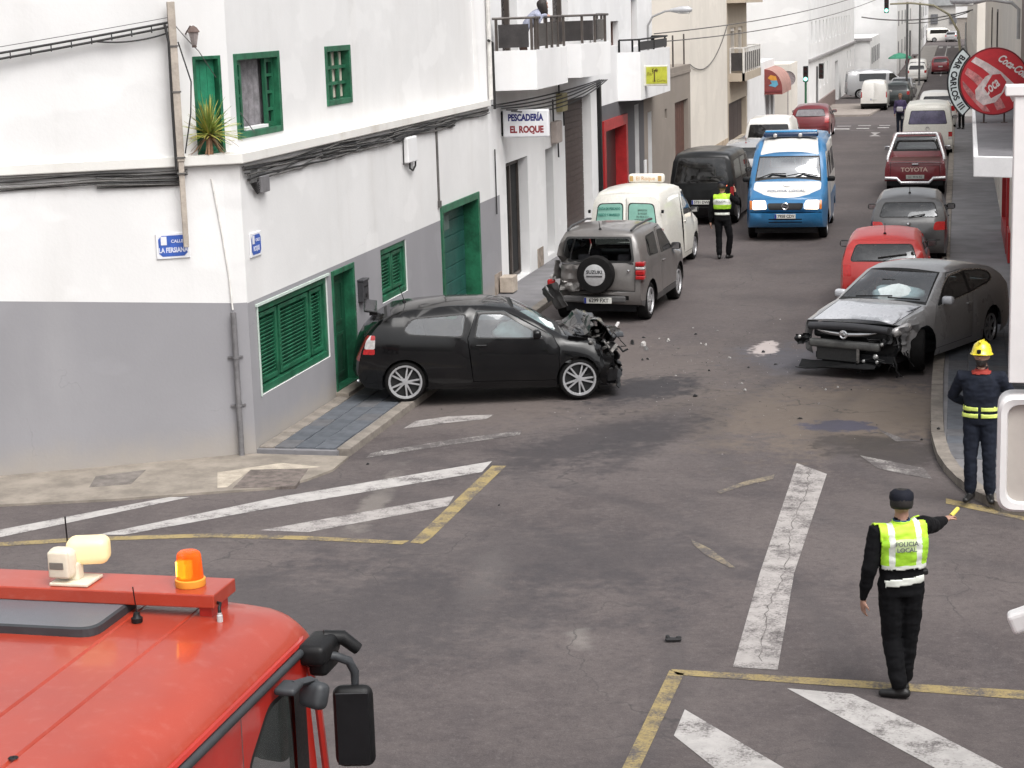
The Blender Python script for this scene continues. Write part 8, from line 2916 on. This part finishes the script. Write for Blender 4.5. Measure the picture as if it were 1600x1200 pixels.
HELMET = mat('helmet_yellow', (0.74, 0.60, 0.02), 0.28, var=0.08, scale=6, coat=0.6)
EYE = mat('eye_dark', (0.03, 0.02, 0.018), 0.3)
class Body:
 def __init__(s, k=1.0):
  s.b = MB()
  s.sam = []           # (point, radius, material index)
  s.k = k
 def ball(s, c, r, m, sc=(1, 1, 1), rot=None):
  bm = bmesh.new()
  bmesh.ops.create_icosphere(bm, subdivisions=2, radius=1)
  M = rot or Matrix.Identity(3)
  bm.verts.index_update()
  vs = [Vector(c) + M @ Vector((v.co.x * r * sc[0], v.co.y * r * sc[1], v.co.z * r * sc[2])) for v in bm.verts]
  s.b.add(vs, [[v.index for v in f.verts] for f in bm.faces])
  bm.free()
  s.sam.append((Vector(c), r * min(sc), m))
 def limb(s, pts, rs, m, flat=1.0):
  s.b.tube(pts, rs, 12, flat=flat)
  for p, r in ((pts[0], rs[0]), (pts[-1], rs[-1])):
   s.ball(p, r * 0.99, m)
  for i in range(len(pts) - 1):
   a, c = Vector(pts[i]), Vector(pts[i + 1])
   n = max(2, int((c - a).length / 0.03))
   for j in range(n + 1):
    t = j / n
    s.sam.append((a + (c - a) * t, rs[i] + (rs[i + 1] - rs[i]) * t, m))
 def loft(s, secs, m):
  """secs: (centre, half width vector, half depth vector)"""
  n = 18
  vs, fs = [], []
  for c, ax, ay in secs:
   for j in range(n):
    a = 2 * math.pi * j / n
    ca, sa = math.cos(a), math.sin(a)
    ca = math.copysign(abs(ca) ** 0.85, ca)
    sa = math.copysign(abs(sa) ** 0.85, sa)
    vs.append(Vector(c) + Vector(ax) * ca + Vector(ay) * sa)
  for i in range(len(secs) - 1):
   for j in range(n):
    q = (j + 1) % n
    fs.append((i * n + j, i * n + q, (i + 1) * n + q, (i + 1) * n + j))
  fs.append(tuple(reversed(range(n))))
  fs.append(tuple(range((len(secs) - 1) * n, len(secs) * n)))
  s.b.add(vs, fs)
  for (c0, ax0, ay0), (c1, ax1, ay1) in zip(secs, secs[1:]):
   for t in (0, 0.33, 0.66, 1):
    c = Vector(c0).lerp(Vector(c1), t)
    ax, ay = Vector(ax0).lerp(Vector(ax1), t), Vector(ay0).lerp(Vector(ay1), t)
    for u in (-0.7, -0.35, 0, 0.35, 0.7):
     s.sam.append((c + ax * u, ay.length * 0.95, m))
 def hand(s, w, d, n, m, curl=0.35, side=1):
  """w wrist, d along the hand, n back of the hand"""
  d = Vector(d).normalized()
  n = Vector(n)
  n = (n - d * n.dot(d)).normalized()
  sd = d.cross(n) * side                 # towards the thumb
  w = Vector(w)
  R_ = Matrix((d, sd, n)).transposed()
  s.ball(w + d * 0.045, 0.05, m, (1.0, 0.82, 0.42), R_)
  s.limb([w - d * 0.02, w + d * 0.03], [0.027, 0.027], m)
  for i, ln in enumerate((0.072, 0.080, 0.074, 0.058)):
   o = sd * (0.030 - 0.020 * i)
   p0 = w + d * 0.080 + o
   a = curl * 0.7
   p1 = p0 + (d * math.cos(a) - n * math.sin(a)) * ln * 0.45
   a += curl
   p2 = p1 + (d * math.cos(a) - n * math.sin(a)) * ln * 0.33
   a += curl
   p3 = p2 + (d * math.cos(a) - n * math.sin(a)) * ln * 0.24
   s.limb([p0 - d * 0.02, p1, p2, p3], [0.0105, 0.010, 0.009, 0.0075], m)
  t0 = w + d * 0.022 + sd * 0.030
  t1 = t0 + (d * 0.6 + sd * 0.75 - n * 0.3).normalized() * 0.038
  t2 = t1 + (d * 0.9 + sd * 0.25 - n * 0.45).normalized() * 0.030
  s.limb([t0, t1, t2], [0.014, 0.0115, 0.009], m)
 def head(s, c, yaw, pitch, m, jaw=1.0):
  c = Vector(c)
  M = Matrix.Rotation(yaw, 3, 'Z') @ Matrix.Rotation(-pitch, 3, 'X')
  P = lambda x, y, z: c + M @ Vector((x, y, z))
  s.ball(c, 0.100, m, (0.80, 0.98, 1.02), M)
  s.ball(P(0, -0.02, 0.02), 0.098, m, (0.82, 0.92, 0.95), M)
  s.ball(P(0, 0.035, -0.060), 0.066, m, (0.82, 0.85, 0.95), M)       # jaw
  s.ball(P(0, 0.070, -0.098), 0.024, m, (1.1, 0.9, 0.8), M)          # chin
  s.limb([P(0, 0.092, 0.018), P(0, 0.112, -0.022)], [0.010, 0.015], m)   # nose
  s.ball(P(0, 0.080, 0.028), 0.03, m, (2.0, 0.6, 0.45), M)           # brow
  s.ball(P(0, 0.088, -0.062), 0.014, m, (1.7, 0.8, 0.6), M)          # mouth
  for sx in (-1, 1):
   s.ball(P(sx * 0.084, -0.008, -0.005), 0.026, m, (0.35, 0.75, 1.15), M)
  s.headM = (c, M)
  return P
 def finish(s, name, mats, parent, voxel=0.012, smooth=4):
  o = s.b.build('raw', mats, None)
  r = o.modifiers.new('r', 'REMESH')
  r.mode = 'VOXEL'
  r.voxel_size = voxel
  sm = o.modifiers.new('s', 'SMOOTH')
  sm.factor = 0.5
  sm.iterations = smooth
  dg = bpy.context.evaluated_depsgraph_get()
  me = bpy.data.meshes.new_from_object(o.evaluated_get(dg))
  bpy.data.objects.remove(o)
  me.name = name
  me.materials.clear()
  for x in mats:
   me.materials.append(x)
  n = len(me.polygons)
  cen = np.empty(n * 3, dtype=np.float32)
  me.polygons.foreach_get('center', cen)
  cen = cen.reshape(-1, 3)
  best = np.full(n, 1e9, dtype=np.float32)
  idx = np.zeros(n, dtype=np.int32)
  for p, r_, mi in s.sam:
   d = np.sqrt(((cen - np.array(p, dtype=np.float32)) ** 2).sum(1)) - r_
   k = d < best
   best[k] = d[k]
   idx[k] = mi
  me.polygons.foreach_set('material_index', idx)
  nv = len(me.vertices)
  co = np.empty(nv * 3, dtype=np.float32)
  no = np.empty(nv * 3, dtype=np.float32)
  me.vertices.foreach_get('co', co)
  me.vertex_normals.foreach_get('vector', no)
  lp = np.empty(len(me.loops), dtype=np.int32)
  me.loops.foreach_get('vertex_index', lp)
  lt = np.empty(n, dtype=np.int32)
  me.polygons.foreach_get('loop_total', lt)
  cl = np.zeros(nv, dtype=bool)
  cl[lp[np.repeat(idx, lt) <= 1]] = True
  for vi in np.nonzero(cl)[0]:
   x, y, z = co[vi * 3:vi * 3 + 3]
   k = noise.noise((x * 7, y * 7, z * 13)) * 0.009 + noise.noise((x * 16 + 4, y * 16, z * 30)) * 0.005
   co[vi * 3:vi * 3 + 3] += no[vi * 3:vi * 3 + 3] * k
  me.vertices.foreach_set('co', co)
  me.shade_smooth()
  me.update()
  s.me = me
  s.cen, s.idx = cen, idx
  s.o = link(name, me, parent)
  return s.o
 def shell(s, name, test, push, mats, parent, mi=None, thick=0.0):
  """garment: the body faces passing test(centre, material), pushed outwards"""
  me = s.me
  bm = bmesh.new()
  bm.from_mesh(me)
  bm.faces.ensure_lookup_table()
  kill = [f for f in bm.faces if not test(f.calc_center_median(), f.material_index)]
  bmesh.ops.delete(bm, geom=kill, context='FACES')
  bm.normal_update()
  for v in bm.verts:
   n_ = noise.noise(v.co * 9.0) * 0.25 + noise.noise(v.co * 23.0) * 0.12
   v.co += v.normal * push * (1 + n_)
  for f in bm.faces:
   f.material_index = mi(f.calc_center_median()) if mi else 0
  m2 = bpy.data.meshes.new(name)
  bm.to_mesh(m2)
  bm.free()
  for x in mats:
   m2.materials.append(x)
  m2.shade_smooth()
  o = link(name, m2, parent)
  so = o.modifiers.new('thick', 'SOLIDIFY')
  so.thickness = thick or push * 0.6
  so.offset = -1
  return o
def standing(bd, h, legs, arms, mats=(0, 1, 2, 3), lean=(0, 0, 0), headyaw=0.0, headpitch=0.0, bulk=1.0, legk=1.0, armk=1.0):
 """legs: for L,R: hip, knee, ankle, toe; arms: shoulder, elbow, wrist, hand dir, back of hand; mats: trousers, jacket, skin, boots"""
 tr, ja, sk, bo = mats
 q = h / 1.75
 V = lambda p: Vector(p) * q
 le = Vector(lean)
 ctr = lambda z: Vector((0, 0, z * q)) + le * max(0, (z - 0.95) / 0.6)
 W_ = bulk
 bd.loft([(ctr(0.88), V((0.155 * W_, 0, 0)), V((0, 0.115, 0))), (ctr(0.97), V((0.172 * W_, 0, 0)), V((0, 0.125, 0)))], tr)
 bd.loft([(ctr(0.96), V((0.172 * W_, 0, 0)), V((0, 0.125, 0))), (ctr(1.08), V((0.158 * W_, 0, 0)), V((0, 0.115, 0))), (ctr(1.22), V((0.175 * W_, 0, 0)), V((0, 0.122, 0))),
    (ctr(1.34), V((0.190 * W_, 0, 0)), V((0, 0.122, 0))), (ctr(1.42), V((0.170 * W_, 0, 0)), V((0, 0.10, 0))), (ctr(1.475), V((0.085, 0, 0)), V((0, 0.07, 0)))], ja)
 for hip, knee, ankle, toe in legs:
  hip, knee, ankle, toe = V(hip), V(knee), V(ankle), V(toe)
  mid = hip.lerp(knee, 0.5)
  cal = knee.lerp(ankle, 0.3)
  bd.limb([hip, mid, knee, cal, ankle + (knee - ankle) * 0.12], [0.095 * q * legk, 0.083 * q * legk, 0.068 * q * legk, 0.068 * q * legk, 0.060 * q * legk], tr)
  d = (toe - ankle)
  d.z = 0
  d = d.normalized()
  up = Vector((0, 0, 1))
  bd.limb([ankle + (knee - ankle) * 0.10, ankle], [0.05 * q, 0.048 * q], bo)
  bd.limb([ankle - d * 0.045 - up * 0.035 * q, ankle + d * 0.06 - up * 0.042 * q, toe], [0.046 * q, 0.047 * q, 0.036 * q], bo, flat=0.85)
 for i, (sh, el, wr, hd, bk) in enumerate(arms):
  sh, el, wr = V(sh) + le * 0.8, V(el) + le * 0.8, V(wr) + le * 0.8
  bd.limb([ctr(1.40) + Vector((sh.x * 0.45, 0, 0)), sh, sh.lerp(el, 0.5), el, el.lerp(wr, 0.35), wr], [0.075 * q, 0.072 * q * armk, 0.060 * q * armk, 0.052 * q * armk, 0.048 * q * armk, 0.038 * q], ja)
  if hd is not None:
   bd.hand(wr + Vector(hd).normalized() * 0.03, hd, bk, sk, 0.4, 1 if i == 1 else -1)
 hc = ctr(1.655) + Vector((0, 0.015, 0))
 bd.limb([ctr(1.45), ctr(1.45).lerp(hc, 0.6)], [0.062 * q, 0.056 * q], sk)
 return bd.head(hc, headyaw, headpitch, sk)
def hair_cap(bd, P, parent, m, r=0.107, low=-0.02, long=0.0, name='hair'):
 c, M = bd.headM
 b = MB()
 n = 18
 vs, fs = [], []
 rows = 8
 for i in range(rows + 1):
  th = math.pi * 0.66 * i / rows
  for j in range(n):
   a = 2 * math.pi * j / n
   y = math.sin(a) * math.sin(th)
   lim = 1.0
   p = Vector((math.cos(a) * math.sin(th) * r * 0.88, y * r * 1.06 - 0.012, math.cos(th) * r * 1.0 + 0.008))
   if y > 0.25 and p.z < 0.045:
    p.z = 0.045 + (p.z - 0.045) * 0.15
   if long and y < 0.4 and i > rows * 0.6:
    p.z -= long * (i - rows * 0.6) / (rows * 0.4)
   p *= 1 + 0.04 * noise.noise(p * 60)
   vs.append(c + M @ p)
 for i in range(rows):
  for j in range(n):
   q = (j + 1) % n
   fs.append((i * n + j, (i + 1) * n + j, (i + 1) * n + q, i * n + q))
 b.add(vs, fs)
 o = b.build(name, m, parent, smooth=70)
 s = o.modifiers.new('thick', 'SOLIDIFY')
 s.thickness = 0.012
 return o
def eyes(bd, P, parent):
 b = MB()
 for sx in (-1, 1):
  b.rbox(P(sx * 0.032, 0.092, 0.008), (0.024, 0.012, 0.010), 0.004)
 b.build('eyes', EYE, parent)
# ---- policeman in the foreground, seen from behind, baton arm stretched out
t = tag(empty('person', (-0.40, 15.12, 0.0), R(18)), 'person in dark uniform and lime vest seen from behind holding out a yellow baton', 'person')
bd = Body()
legs = [((-0.085, 0, 0.92), (-0.075, 0.06, 0.49), (-0.035, 0.0, 0.085), (-0.10, 0.15, 0.035)),
  ((0.085, 0, 0.92), (0.085, 0.05, 0.49), (0.055, 0.10, 0.085), (0.075, 0.26, 0.035))]
legs[0] = ((-0.085, 0, 0.92), (-0.07, 0.03, 0.49), (-0.02, -0.06, 0.085), (-0.15, 0.0, 0.035))
arms = [((-0.205, 0, 1.41), (-0.275, -0.03, 1.12), (-0.300, 0.05, 0.86), (-0.03, 0.10, -1), (-1, -0.2, 0)),
  ((0.195, 0.03, 1.45), (0.34, 0.24, 1.38), (0.485, 0.42, 1.36), (0.62, 0.70, 0.08), (-0.2, 0.1, 1))]
P_ = standing(bd, 1.76, legs, arms, headyaw=R(-14), headpitch=R(6), bulk=1.14, legk=1.16, armk=1.2)
bd.finish('body', [CLBLACK, CLBLACK, SKIN, BOOT], t, 0.010)
def vest_test(c, m):
 return m == 1 and c.z > 1.13 and c.z < (1.52 if c.x < 0.12 else 1.505) and c.x < 0.19 and abs(c.x) < 0.235 - (0.03 if c.y < -0.02 else 0) - max(0, (1.40 - c.z) * 0.12)
def vest_mat(c):
 if c.y < 0.02:
  if abs(abs(c.x + 0.0) - 0.112) < 0.024:
   return 1
  if c.z < 1.165:
   return 1
  if 1.285 < c.z < 1.385 and abs(c.x) < 0.088:
   return 3
  if c.z > 1.385:
   return 0
  return 2
 return 1 if c.z < 1.165 else 0
v = bd.shell('hivis_vest', vest_test, 0.018, [HIVIS, REFL, HIVIS2, mat('vest_pale_panel', (0.62, 0.74, 0.38), 0.5)], t, vest_mat)
lettering('POLICIA', 0.052, mat('vest_ink', (0.10, 0.11, 0.12), 0.6), (0.0, -0.152, 1.352), (1, 0, 0), (0, 0.06, 1), t, extrude=0.001, bold=0.001)
lettering('LOCAL', 0.052, mat('vest_ink', (0.10, 0.11, 0.12), 0.6), (0.0, -0.155, 1.302), (1, 0, 0), (0, 0.06, 1), t, extrude=0.001, bold=0.001)
bd.shell('waist_reflector', lambda c, m: m in (0, 1) and 0.995 + 0.10 * c.x < c.z < 1.052 + 0.10 * c.x and c.y < -0.02 and abs(c.x) < 0.155, 0.014, [REFL], t)
b = MB()
b.rbox((0.185, -0.02, 1.075), (0.06, 0.07, 0.05), 0.015)
b.build('belt_pouch', BOOT, t)
c_, M_ = bd.headM
b = MB()
b.lathe([(0.0, 0.075), (0.07, 0.068), (0.098, 0.045), (0.104, 0.012), (0.102, -0.012)][::-1], 20)
o = b.build('cap', mat('navy_cap', (0.009, 0.010, 0.016), 0.8, var=0.2, bump=0.2, spec=0.2), t, smooth=70)
o.matrix_local = Matrix.Translation(c_ + M_ @ Vector((0, -0.010, 0.036))) @ M_.to_4x4()
o.scale = (0.96, 1.14, 1.0)
b = MB()
b.add([(-0.07, 0.085, 0.0), (0.07, 0.085, 0.0), (0.05, 0.15, -0.012), (-0.05, 0.15, -0.012), (-0.07, 0.085, 0.006), (0.07, 0.085, 0.006), (0.05, 0.15, -0.006), (-0.05, 0.15, -0.006)], [(0, 3, 2, 1), (4, 5, 6, 7), (2, 3, 7, 6), (1, 2, 6, 5), (3, 0, 4, 7)])
b.build('cap_peak', BOOT, o)
hair_cap(bd, P_, t, mat('cropped_hair', (0.016, 0.013, 0.012), 0.8, var=0.3, bump=0.3), r=0.110)
bd.shell('blue_collar', lambda c, m: m in (1, 2) and 1.49 < c.z < 1.525 and (c.x ** 2 + c.y ** 2) < 0.011, 0.012, [mat('collar_blue', (0.02, 0.07, 0.13), 0.8)], t)
hand = Matrix.Rotation(R(18), 3, 'Z') @ Vector((0.485 * 1.006 + 0.075, 0.42 * 1.006 + 0.085, 1.36 * 1.006 + 0.0)) + Vector((-0.40, 15.12, 0))
bt = tag(empty('traffic_baton', hand, R(18)), 'short yellow baton in the outstretched hand of the near policeman', 'baton')
b = MB()
bd_ = Vector((0.62, 0.70, 0.22)).normalized()
b.tube([-bd_ * 0.06, bd_ * 0.03], 0.014, 10)
b.build('grip', BOOT, bt)
b = MB()
b.tube([bd_ * 0.03, bd_ * 0.17, bd_ * 0.185], [0.019, 0.019, 0.010], 12)
b.build('wand', mat('baton_yellow', (0.72, 0.60, 0.10), 0.35, var=0.06), bt, smooth=50)
# ---- firefighter facing the camera, hands behind the back
t = tag(empty('person', (0.30, 21.35, 0.055), R(180 - 8)), 'person in navy fire kit and yellow helmet with hands held behind the back', 'person')
bd = Body()
legs = [((-0.09, 0, 0.93), (-0.10, 0.03, 0.50), (-0.115, 0.0, 0.085), (-0.15, 0.17, 0.035)),
  ((0.09, 0, 0.93), (0.10, 0.03, 0.50), (0.10, 0.0, 0.085), (0.13, 0.17, 0.035))]
arms = [((-0.205, 0, 1.41), (-0.33, -0.12, 1.16), (-0.13, -0.20, 1.02), (0.9, -0.1, -0.3), (0, -1, 0)),
  ((0.205, 0, 1.41), (0.33, -0.12, 1.16), (0.13, -0.20, 1.04), (-0.9, -0.1, -0.3), (0, -1, 0))]
P_ = standing(bd, 1.78, legs, arms, headyaw=R(-6), headpitch=R(-4), bulk=1.16, legk=1.12, armk=1.2)
bd.finish('body', [CLNAVY, CLNAVY, SKIN, BOOT], t, 0.011)
eyes(bd, P_, t)
c_, M_ = bd.headM
for z0, z1 in ((0.985, 1.03), (1.065, 1.11)):
 bd.shell('reflective_band', lambda c, m, a=z0, e=z1: m in (0, 1) and a < c.z < e and abs(c.x - 0.0) > 0.012 + 0.0 and (c.x ** 2 / 0.045 + c.y ** 2 / 0.03) < 1.3, 0.014, [REFLY], t)
bd.shell('red_collar', lambda c, m: m in (1, 2) and 1.475 < c.z < 1.53 and (c.x ** 2 + (c.y - 0.02) ** 2) < 0.011, 0.010, [mat('collar_red', (0.30, 0.03, 0.02), 0.8)], t)
bd.shell('beard', lambda c, m: m == 2 and (M_.transposed() @ (c - c_)).z < -0.045 and (M_.transposed() @ (c - c_)).z > -0.125 and (M_.transposed() @ (c - c_)).y > 0.0, 0.005, [HAIRB], t)
b = MB()
b.lathe([(0.0, 0.135), (0.05, 0.125), (0.095, 0.090), (0.118, 0.035), (0.124, 0.0), (0.140, -0.012), (0.142, -0.020), (0.118, -0.018)][::-1], 26)
o = b.build('helmet', HELMET, t, smooth=60)
o.matrix_local = Matrix.Translation(c_ + M_ @ Vector((0, 0.004, 0.038))) @ M_.to_4x4()
o.scale = (0.90, 1.05, 1.0)
q = MB()
q.rbox((0, 0.02, 0.125), (0.03, 0.20, 0.035), 0.012, seg=3)
q.build('helmet_comb', HELMET, o, smooth=60)
q = MB()
q.rbox((0, 0.128, 0.02), (0.05, 0.03, 0.045), 0.01)
q.build('lamp_bracket', BLACK, o)
q = MB()
q.rbox((0, 0.125, -0.016), (0.16, 0.05, 0.010), 0.004)
q.build('helmet_peak', HELMET, o)
# ---- second policeman in the road by the vans
t = tag(empty('person', (-5.18, 42.4, 0.0), R(-6)), 'person in dark uniform and lime vest standing by the black people carrier', 'person')
bd = Body()
legs = [((-0.09, 0, 0.93), (-0.09, 0.02, 0.50), (-0.075, -0.02, 0.085), (-0.10, 0.15, 0.035)),
  ((0.09, 0, 0.93), (0.165, 0.05, 0.50), (0.10, 0.12, 0.085), (0.16, 0.27, 0.035))]
arms = [((-0.20, 0, 1.41), (-0.27, -0.02, 1.12), (-0.285, 0.04, 0.86), (0, 0.1, -1), (-1, 0, 0)),
  ((0.20, 0, 1.42), (0.36, 0.06, 1.28), (0.26, 0.18, 1.50), (-0.1, 0.2, 1.0), (1, 0, 0))]
P_ = standing(bd, 1.74, legs, arms, headyaw=R(-10), headpitch=R(10), bulk=1.06, legk=1.1, armk=1.15)
bd.finish('body', [CLBLACK, CLBLACK, SKIN, BOOT], t, 0.014)
bd.shell('hivis_vest', lambda c, m: m == 1 and 1.16 < c.z < 1.50 and abs(c.x) < 0.19, 0.018, [HIVIS, REFL, HIVIS2], t,
   lambda c: 1 if (c.y < 0 and (1.25 < c.z < 1.38)) else (2 if c.z < 1.24 else 0))
bd.shell('waist_reflector', lambda c, m: m in (0, 1) and 1.02 < c.z < 1.075 and c.y < 0 and abs(c.x) < 0.16, 0.014, [REFL], t)
lettering('POLICIA', 0.055, mat('vest_ink', (0.10, 0.11, 0.12), 0.6), (0, -0.155, 1.33), (1, 0, 0), (0, 0.05, 1), t, extrude=0.001)
c_, M_ = bd.headM
b = MB()
b.lathe([(0.0, 0.075), (0.07, 0.068), (0.098, 0.045), (0.104, 0.012), (0.102, -0.012)][::-1], 18)
o = b.build('cap', mat('navy_cap', (0.012, 0.014, 0.022), 0.8), t, smooth=70)
o.matrix_local = Matrix.Translation(c_ + M_ @ Vector((0, -0.004, 0.052))) @ M_.to_4x4()
hair_cap(bd, P_, t, HAIRB, r=0.110)
# ---- woman leaning over the balcony rail
t = tag(empty('person', (-8.52, 37.62, 4.31), R(-72)), 'person with long dark hair and pale blue top leaning on the balcony rail', 'person')
bd = Body()
q = 0.96
bd.loft([((0, -0.10, 0.84), (0.15, 0, 0), (0, 0.11, 0)), ((0, -0.10, 0.93), (0.16, 0, 0), (0, 0.12, 0.02)), ((0, -0.05, 1.02), (0.14, 0, 0), (0, 0.10, 0.05))], 0)
bd.loft([((0, -0.06, 0.98), (0.155, 0, 0), (0, 0.11, 0.05)), ((0, 0.02, 1.10), (0.145, 0, 0), (0, 0.10, -0.06)), ((0, 0.12, 1.22), (0.165, 0, 0), (0, 0.095, -0.08)),
   ((0, 0.20, 1.31), (0.165, 0, 0), (0, 0.075, -0.07)), ((0, 0.25, 1.36), (0.08, 0, 0), (0, 0.05, -0.05))], 1)
for sx in (-1, 1):
 bd.limb([(sx * 0.085, -0.10, 0.88), (sx * 0.09, -0.07, 0.48), (sx * 0.09, -0.12, 0.09)], [0.09, 0.065, 0.05], 0)
 bd.limb([(sx * 0.09, -0.12, 0.06), (sx * 0.10, 0.04, 0.04)], [0.045, 0.035], 3)
 bd.limb([(sx * 0.17, 0.20, 1.29), (sx * 0.21, 0.24, 1.15), (sx * 0.20, 0.30, 1.30 - 0.02 if False else 1.285), ], [0.06, 0.045, 0.036], 1)
 bd.limb([(sx * 0.20, 0.30, 1.285), (sx * 0.05, 0.40, 1.29)], [0.038, 0.030], 1)
 bd.hand((sx * 0.04, 0.405, 1.29), (-sx, 0.2, 0), (0, 0, 1), 2, 0.3, 1 if sx > 0 else -1)
bd.limb([(0, 0.24, 1.35), (0, 0.30, 1.43)], [0.052, 0.048], 2)
P_ = bd.head((0, 0.335, 1.50), R(20), R(-22), 2)
bd.finish('body', [mat('brown_trousers', (0.08, 0.045, 0.035), 0.85), mat('pale_blue_top', (0.30, 0.315, 0.40), 0.85, var=0.2, bump=0.3, bscale=20), SKIN, BOOT], t, 0.013)
hair_cap(bd, P_, t, HAIRB, r=0.112, long=0.16)
# ---- people farther up the street
def simple(loc, yaw, top, legs_m, hair, label, h=1.70, bag=False):
 t = tag(empty('person', loc, R(yaw)), label, 'person')
 bd = Body()
 legs = [((-0.085, 0, 0.92), (-0.085, 0.03, 0.50), (-0.09, 0, 0.085), (-0.11, 0.15, 0.035)), ((0.085, 0, 0.92), (0.09, 0.03, 0.50), (0.085, 0.03, 0.085), (0.11, 0.18, 0.035))]
 arms = [((-0.195, 0, 1.41), (-0.25, 0.0, 1.14), (-0.12, 0.20, 1.10), (0.8, 0.4, 0), (0, 0.6, 0.6)), ((0.195, 0, 1.41), (0.25, -0.01, 1.13), (0.22, 0.10, 0.90), (0, 0.2, -1), (1, 0, 0))]
 P_ = standing(bd, h, legs, arms)
 bd.finish('body', [legs_m, top, SKIN, BOOT], t, 0.02, 2)
 hair_cap(bd, P_, t, hair)
 if bag:
  b = MB()
  b.rbox((-0.02, 0.22, 1.08), (0.26, 0.10, 0.20), 0.03)
  b.build('folded_cloth', mat('pale_cloth', (0.50, 0.48, 0.52), 0.9), t)
 return t
PURP = mat('purple_top', (0.055, 0.040, 0.10), 0.85, var=0.2)
simple((-2.42, 82.5, 0), 172, PURP, CLNAVY, mat('auburn_hair', (0.16, 0.07, 0.03), 0.7), 'person with auburn hair and purple top standing beside the cream passenger van', 1.72, True)
simple((0.15, 84.0, 0.085), 150, mat('plum_top', (0.08, 0.035, 0.09), 0.85), CLBLACK, HAIRB, 'small distant person in plum top on the right pavement below the drink sign', 1.65)
simple((-4.35, 171, gz(171)), 0, mat('wine_jacket', (0.10, 0.012, 0.02), 0.85), CLBLACK, HAIRB, 'distant person in wine red jacket walking on the far left pavement', 1.75)
simple((-3.85, 172, gz(172)), 5, mat('navy_jacket', (0.02, 0.02, 0.035), 0.85), CLBLACK, HAIRB, 'distant person in dark jacket walking beside the wine red one', 1.75)
# ------------------------------------------------------------------ crash debris
PW = mat('debris_white', (0.40, 0.385, 0.37), 0.4, var=0.2)
PB = mat('debris_black', (0.015, 0.015, 0.016), 0.5, var=0.3)
PG = mat('debris_grey', (0.16, 0.155, 0.15), 0.5, 0.2, var=0.3)
rr = random.Random(77)
for i, (x, y, kd) in enumerate(D['debris']):
 m = {'w': PW, 'b': PB, 'g': PG}[kd]
 kn = {'w': 'small white lamp or bumper shard', 'b': 'small black plastic shard', 'g': 'small grey metal scrap'}[kd]
 where = ('just behind the dented grey off-roader' if y > 30.5 and x < -4.2 else 'beside the torn nose of the black hatchback' if x < -4.6 and y > 26 else
    'on the chevron island by the left kerb' if x < -4.6 else 'at the right kerb by the puddle' if x > -0.7 else 'on the sandy patch before the silver wreck' if x > -2.4 and y < 29.2 else
    'beside the pale powder patch' if x > -3.1 and y > 29.5 else 'in mid road between the two wrecks')
 lab = kn + ' lying ' + where
 big = i in (0, 1, 2, 3)
 t = tag(empty('crash_fragment', (x, y, 0.006 + (0.10 if (x < -7.8 or x > -0.2) else 0)), rr.uniform(0, 6.3)), lab, 'debris', 'crash fragments scattered over the road')
 if big:
  t['label'] = ['black torn plastic lump beside the wrecked black front', 'white lamp shell lying nearest the wrecked black front', 'white lamp reflector standing alone on the road', 'long grey metal strip beside the white lamp shell'][i]
 b = MB()
 s = 0.13 if big else rr.uniform(0.025, 0.06)
 if i == 3:
  sz = (0.30, 0.09, 0.04)
 else:
  sz = (s * rr.uniform(0.8, 1.8), s * rr.uniform(0.5, 1.1), s * rr.uniform(0.25, 0.7))
 n = 7
 vs = []
 for ring, (zz, k) in enumerate(((0, 1.0), (0.6, 0.85), (1.0, 0.35))):
  for j in range(n):
   a = 2 * math.pi * j / n
   q = k * rr.uniform(0.6, 1.15)
   vs.append((math.cos(a) * sz[0] * 0.5 * q, math.sin(a) * sz[1] * 0.5 * q, zz * sz[2] * rr.uniform(0.7, 1.1)))
 fs = [tuple(reversed(range(n)))]
 for r_ in range(2):
  for j in range(n):
   fs.append((r_ * n + j, r_ * n + (j + 1) % n, (r_ + 1) * n + (j + 1) % n, (r_ + 1) * n + j))
 fs.append(tuple(range(2 * n, 3 * n)))
 b.add(vs, fs)
 b.build('shard', m, t)
x, y = D['shoe']
t = tag(empty('torn_trim', (x, y, 0.006), 0.2), 'black torn trim strip lying alone in the foreground beside the white line', 'debris')
b = MB()
b.rbox((0, 0, 0.02), (0.15, 0.05, 0.03), 0.012)
b.rbox((-0.05, 0.03, 0.03), (0.04, 0.05, 0.04), 0.012)
b.rbox((0.05, 0.0, 0.035), (0.05, 0.03, 0.03), 0.012)
b.build('strip', PB, t)
# fine glass and sand swept over the crash site: nobody could count it
b = MB()
for k in range(500):
 x = rr.gauss(-3.6, 1.7)
 y = rr.gauss(28.6, 2.6)
 if x < -7.5 or x > -0.5:
  continue
 s = rr.uniform(0.003, 0.009)
 a = rr.random() * 6.3
 p = Vector((x, y, 0.002))
 u, v = Vector((math.cos(a), math.sin(a), 0)) * s, Vector((-math.sin(a), math.cos(a), 0)) * s
 h = Vector((0, 0, s * rr.uniform(0.6, 1.4)))
 b.add([p + u, p - u * 0.6 + v, p - u * 0.5 - v, p + h], [(0, 1, 3), (1, 2, 3), (2, 0, 3), (0, 2, 1)], 0 if rr.random() < 0.35 else 1)
tag(b.build('glass_crumbs', [PW, PB], None), 'glass crumbs and grit strewn over the crash site', 'debris', kind='stuff')
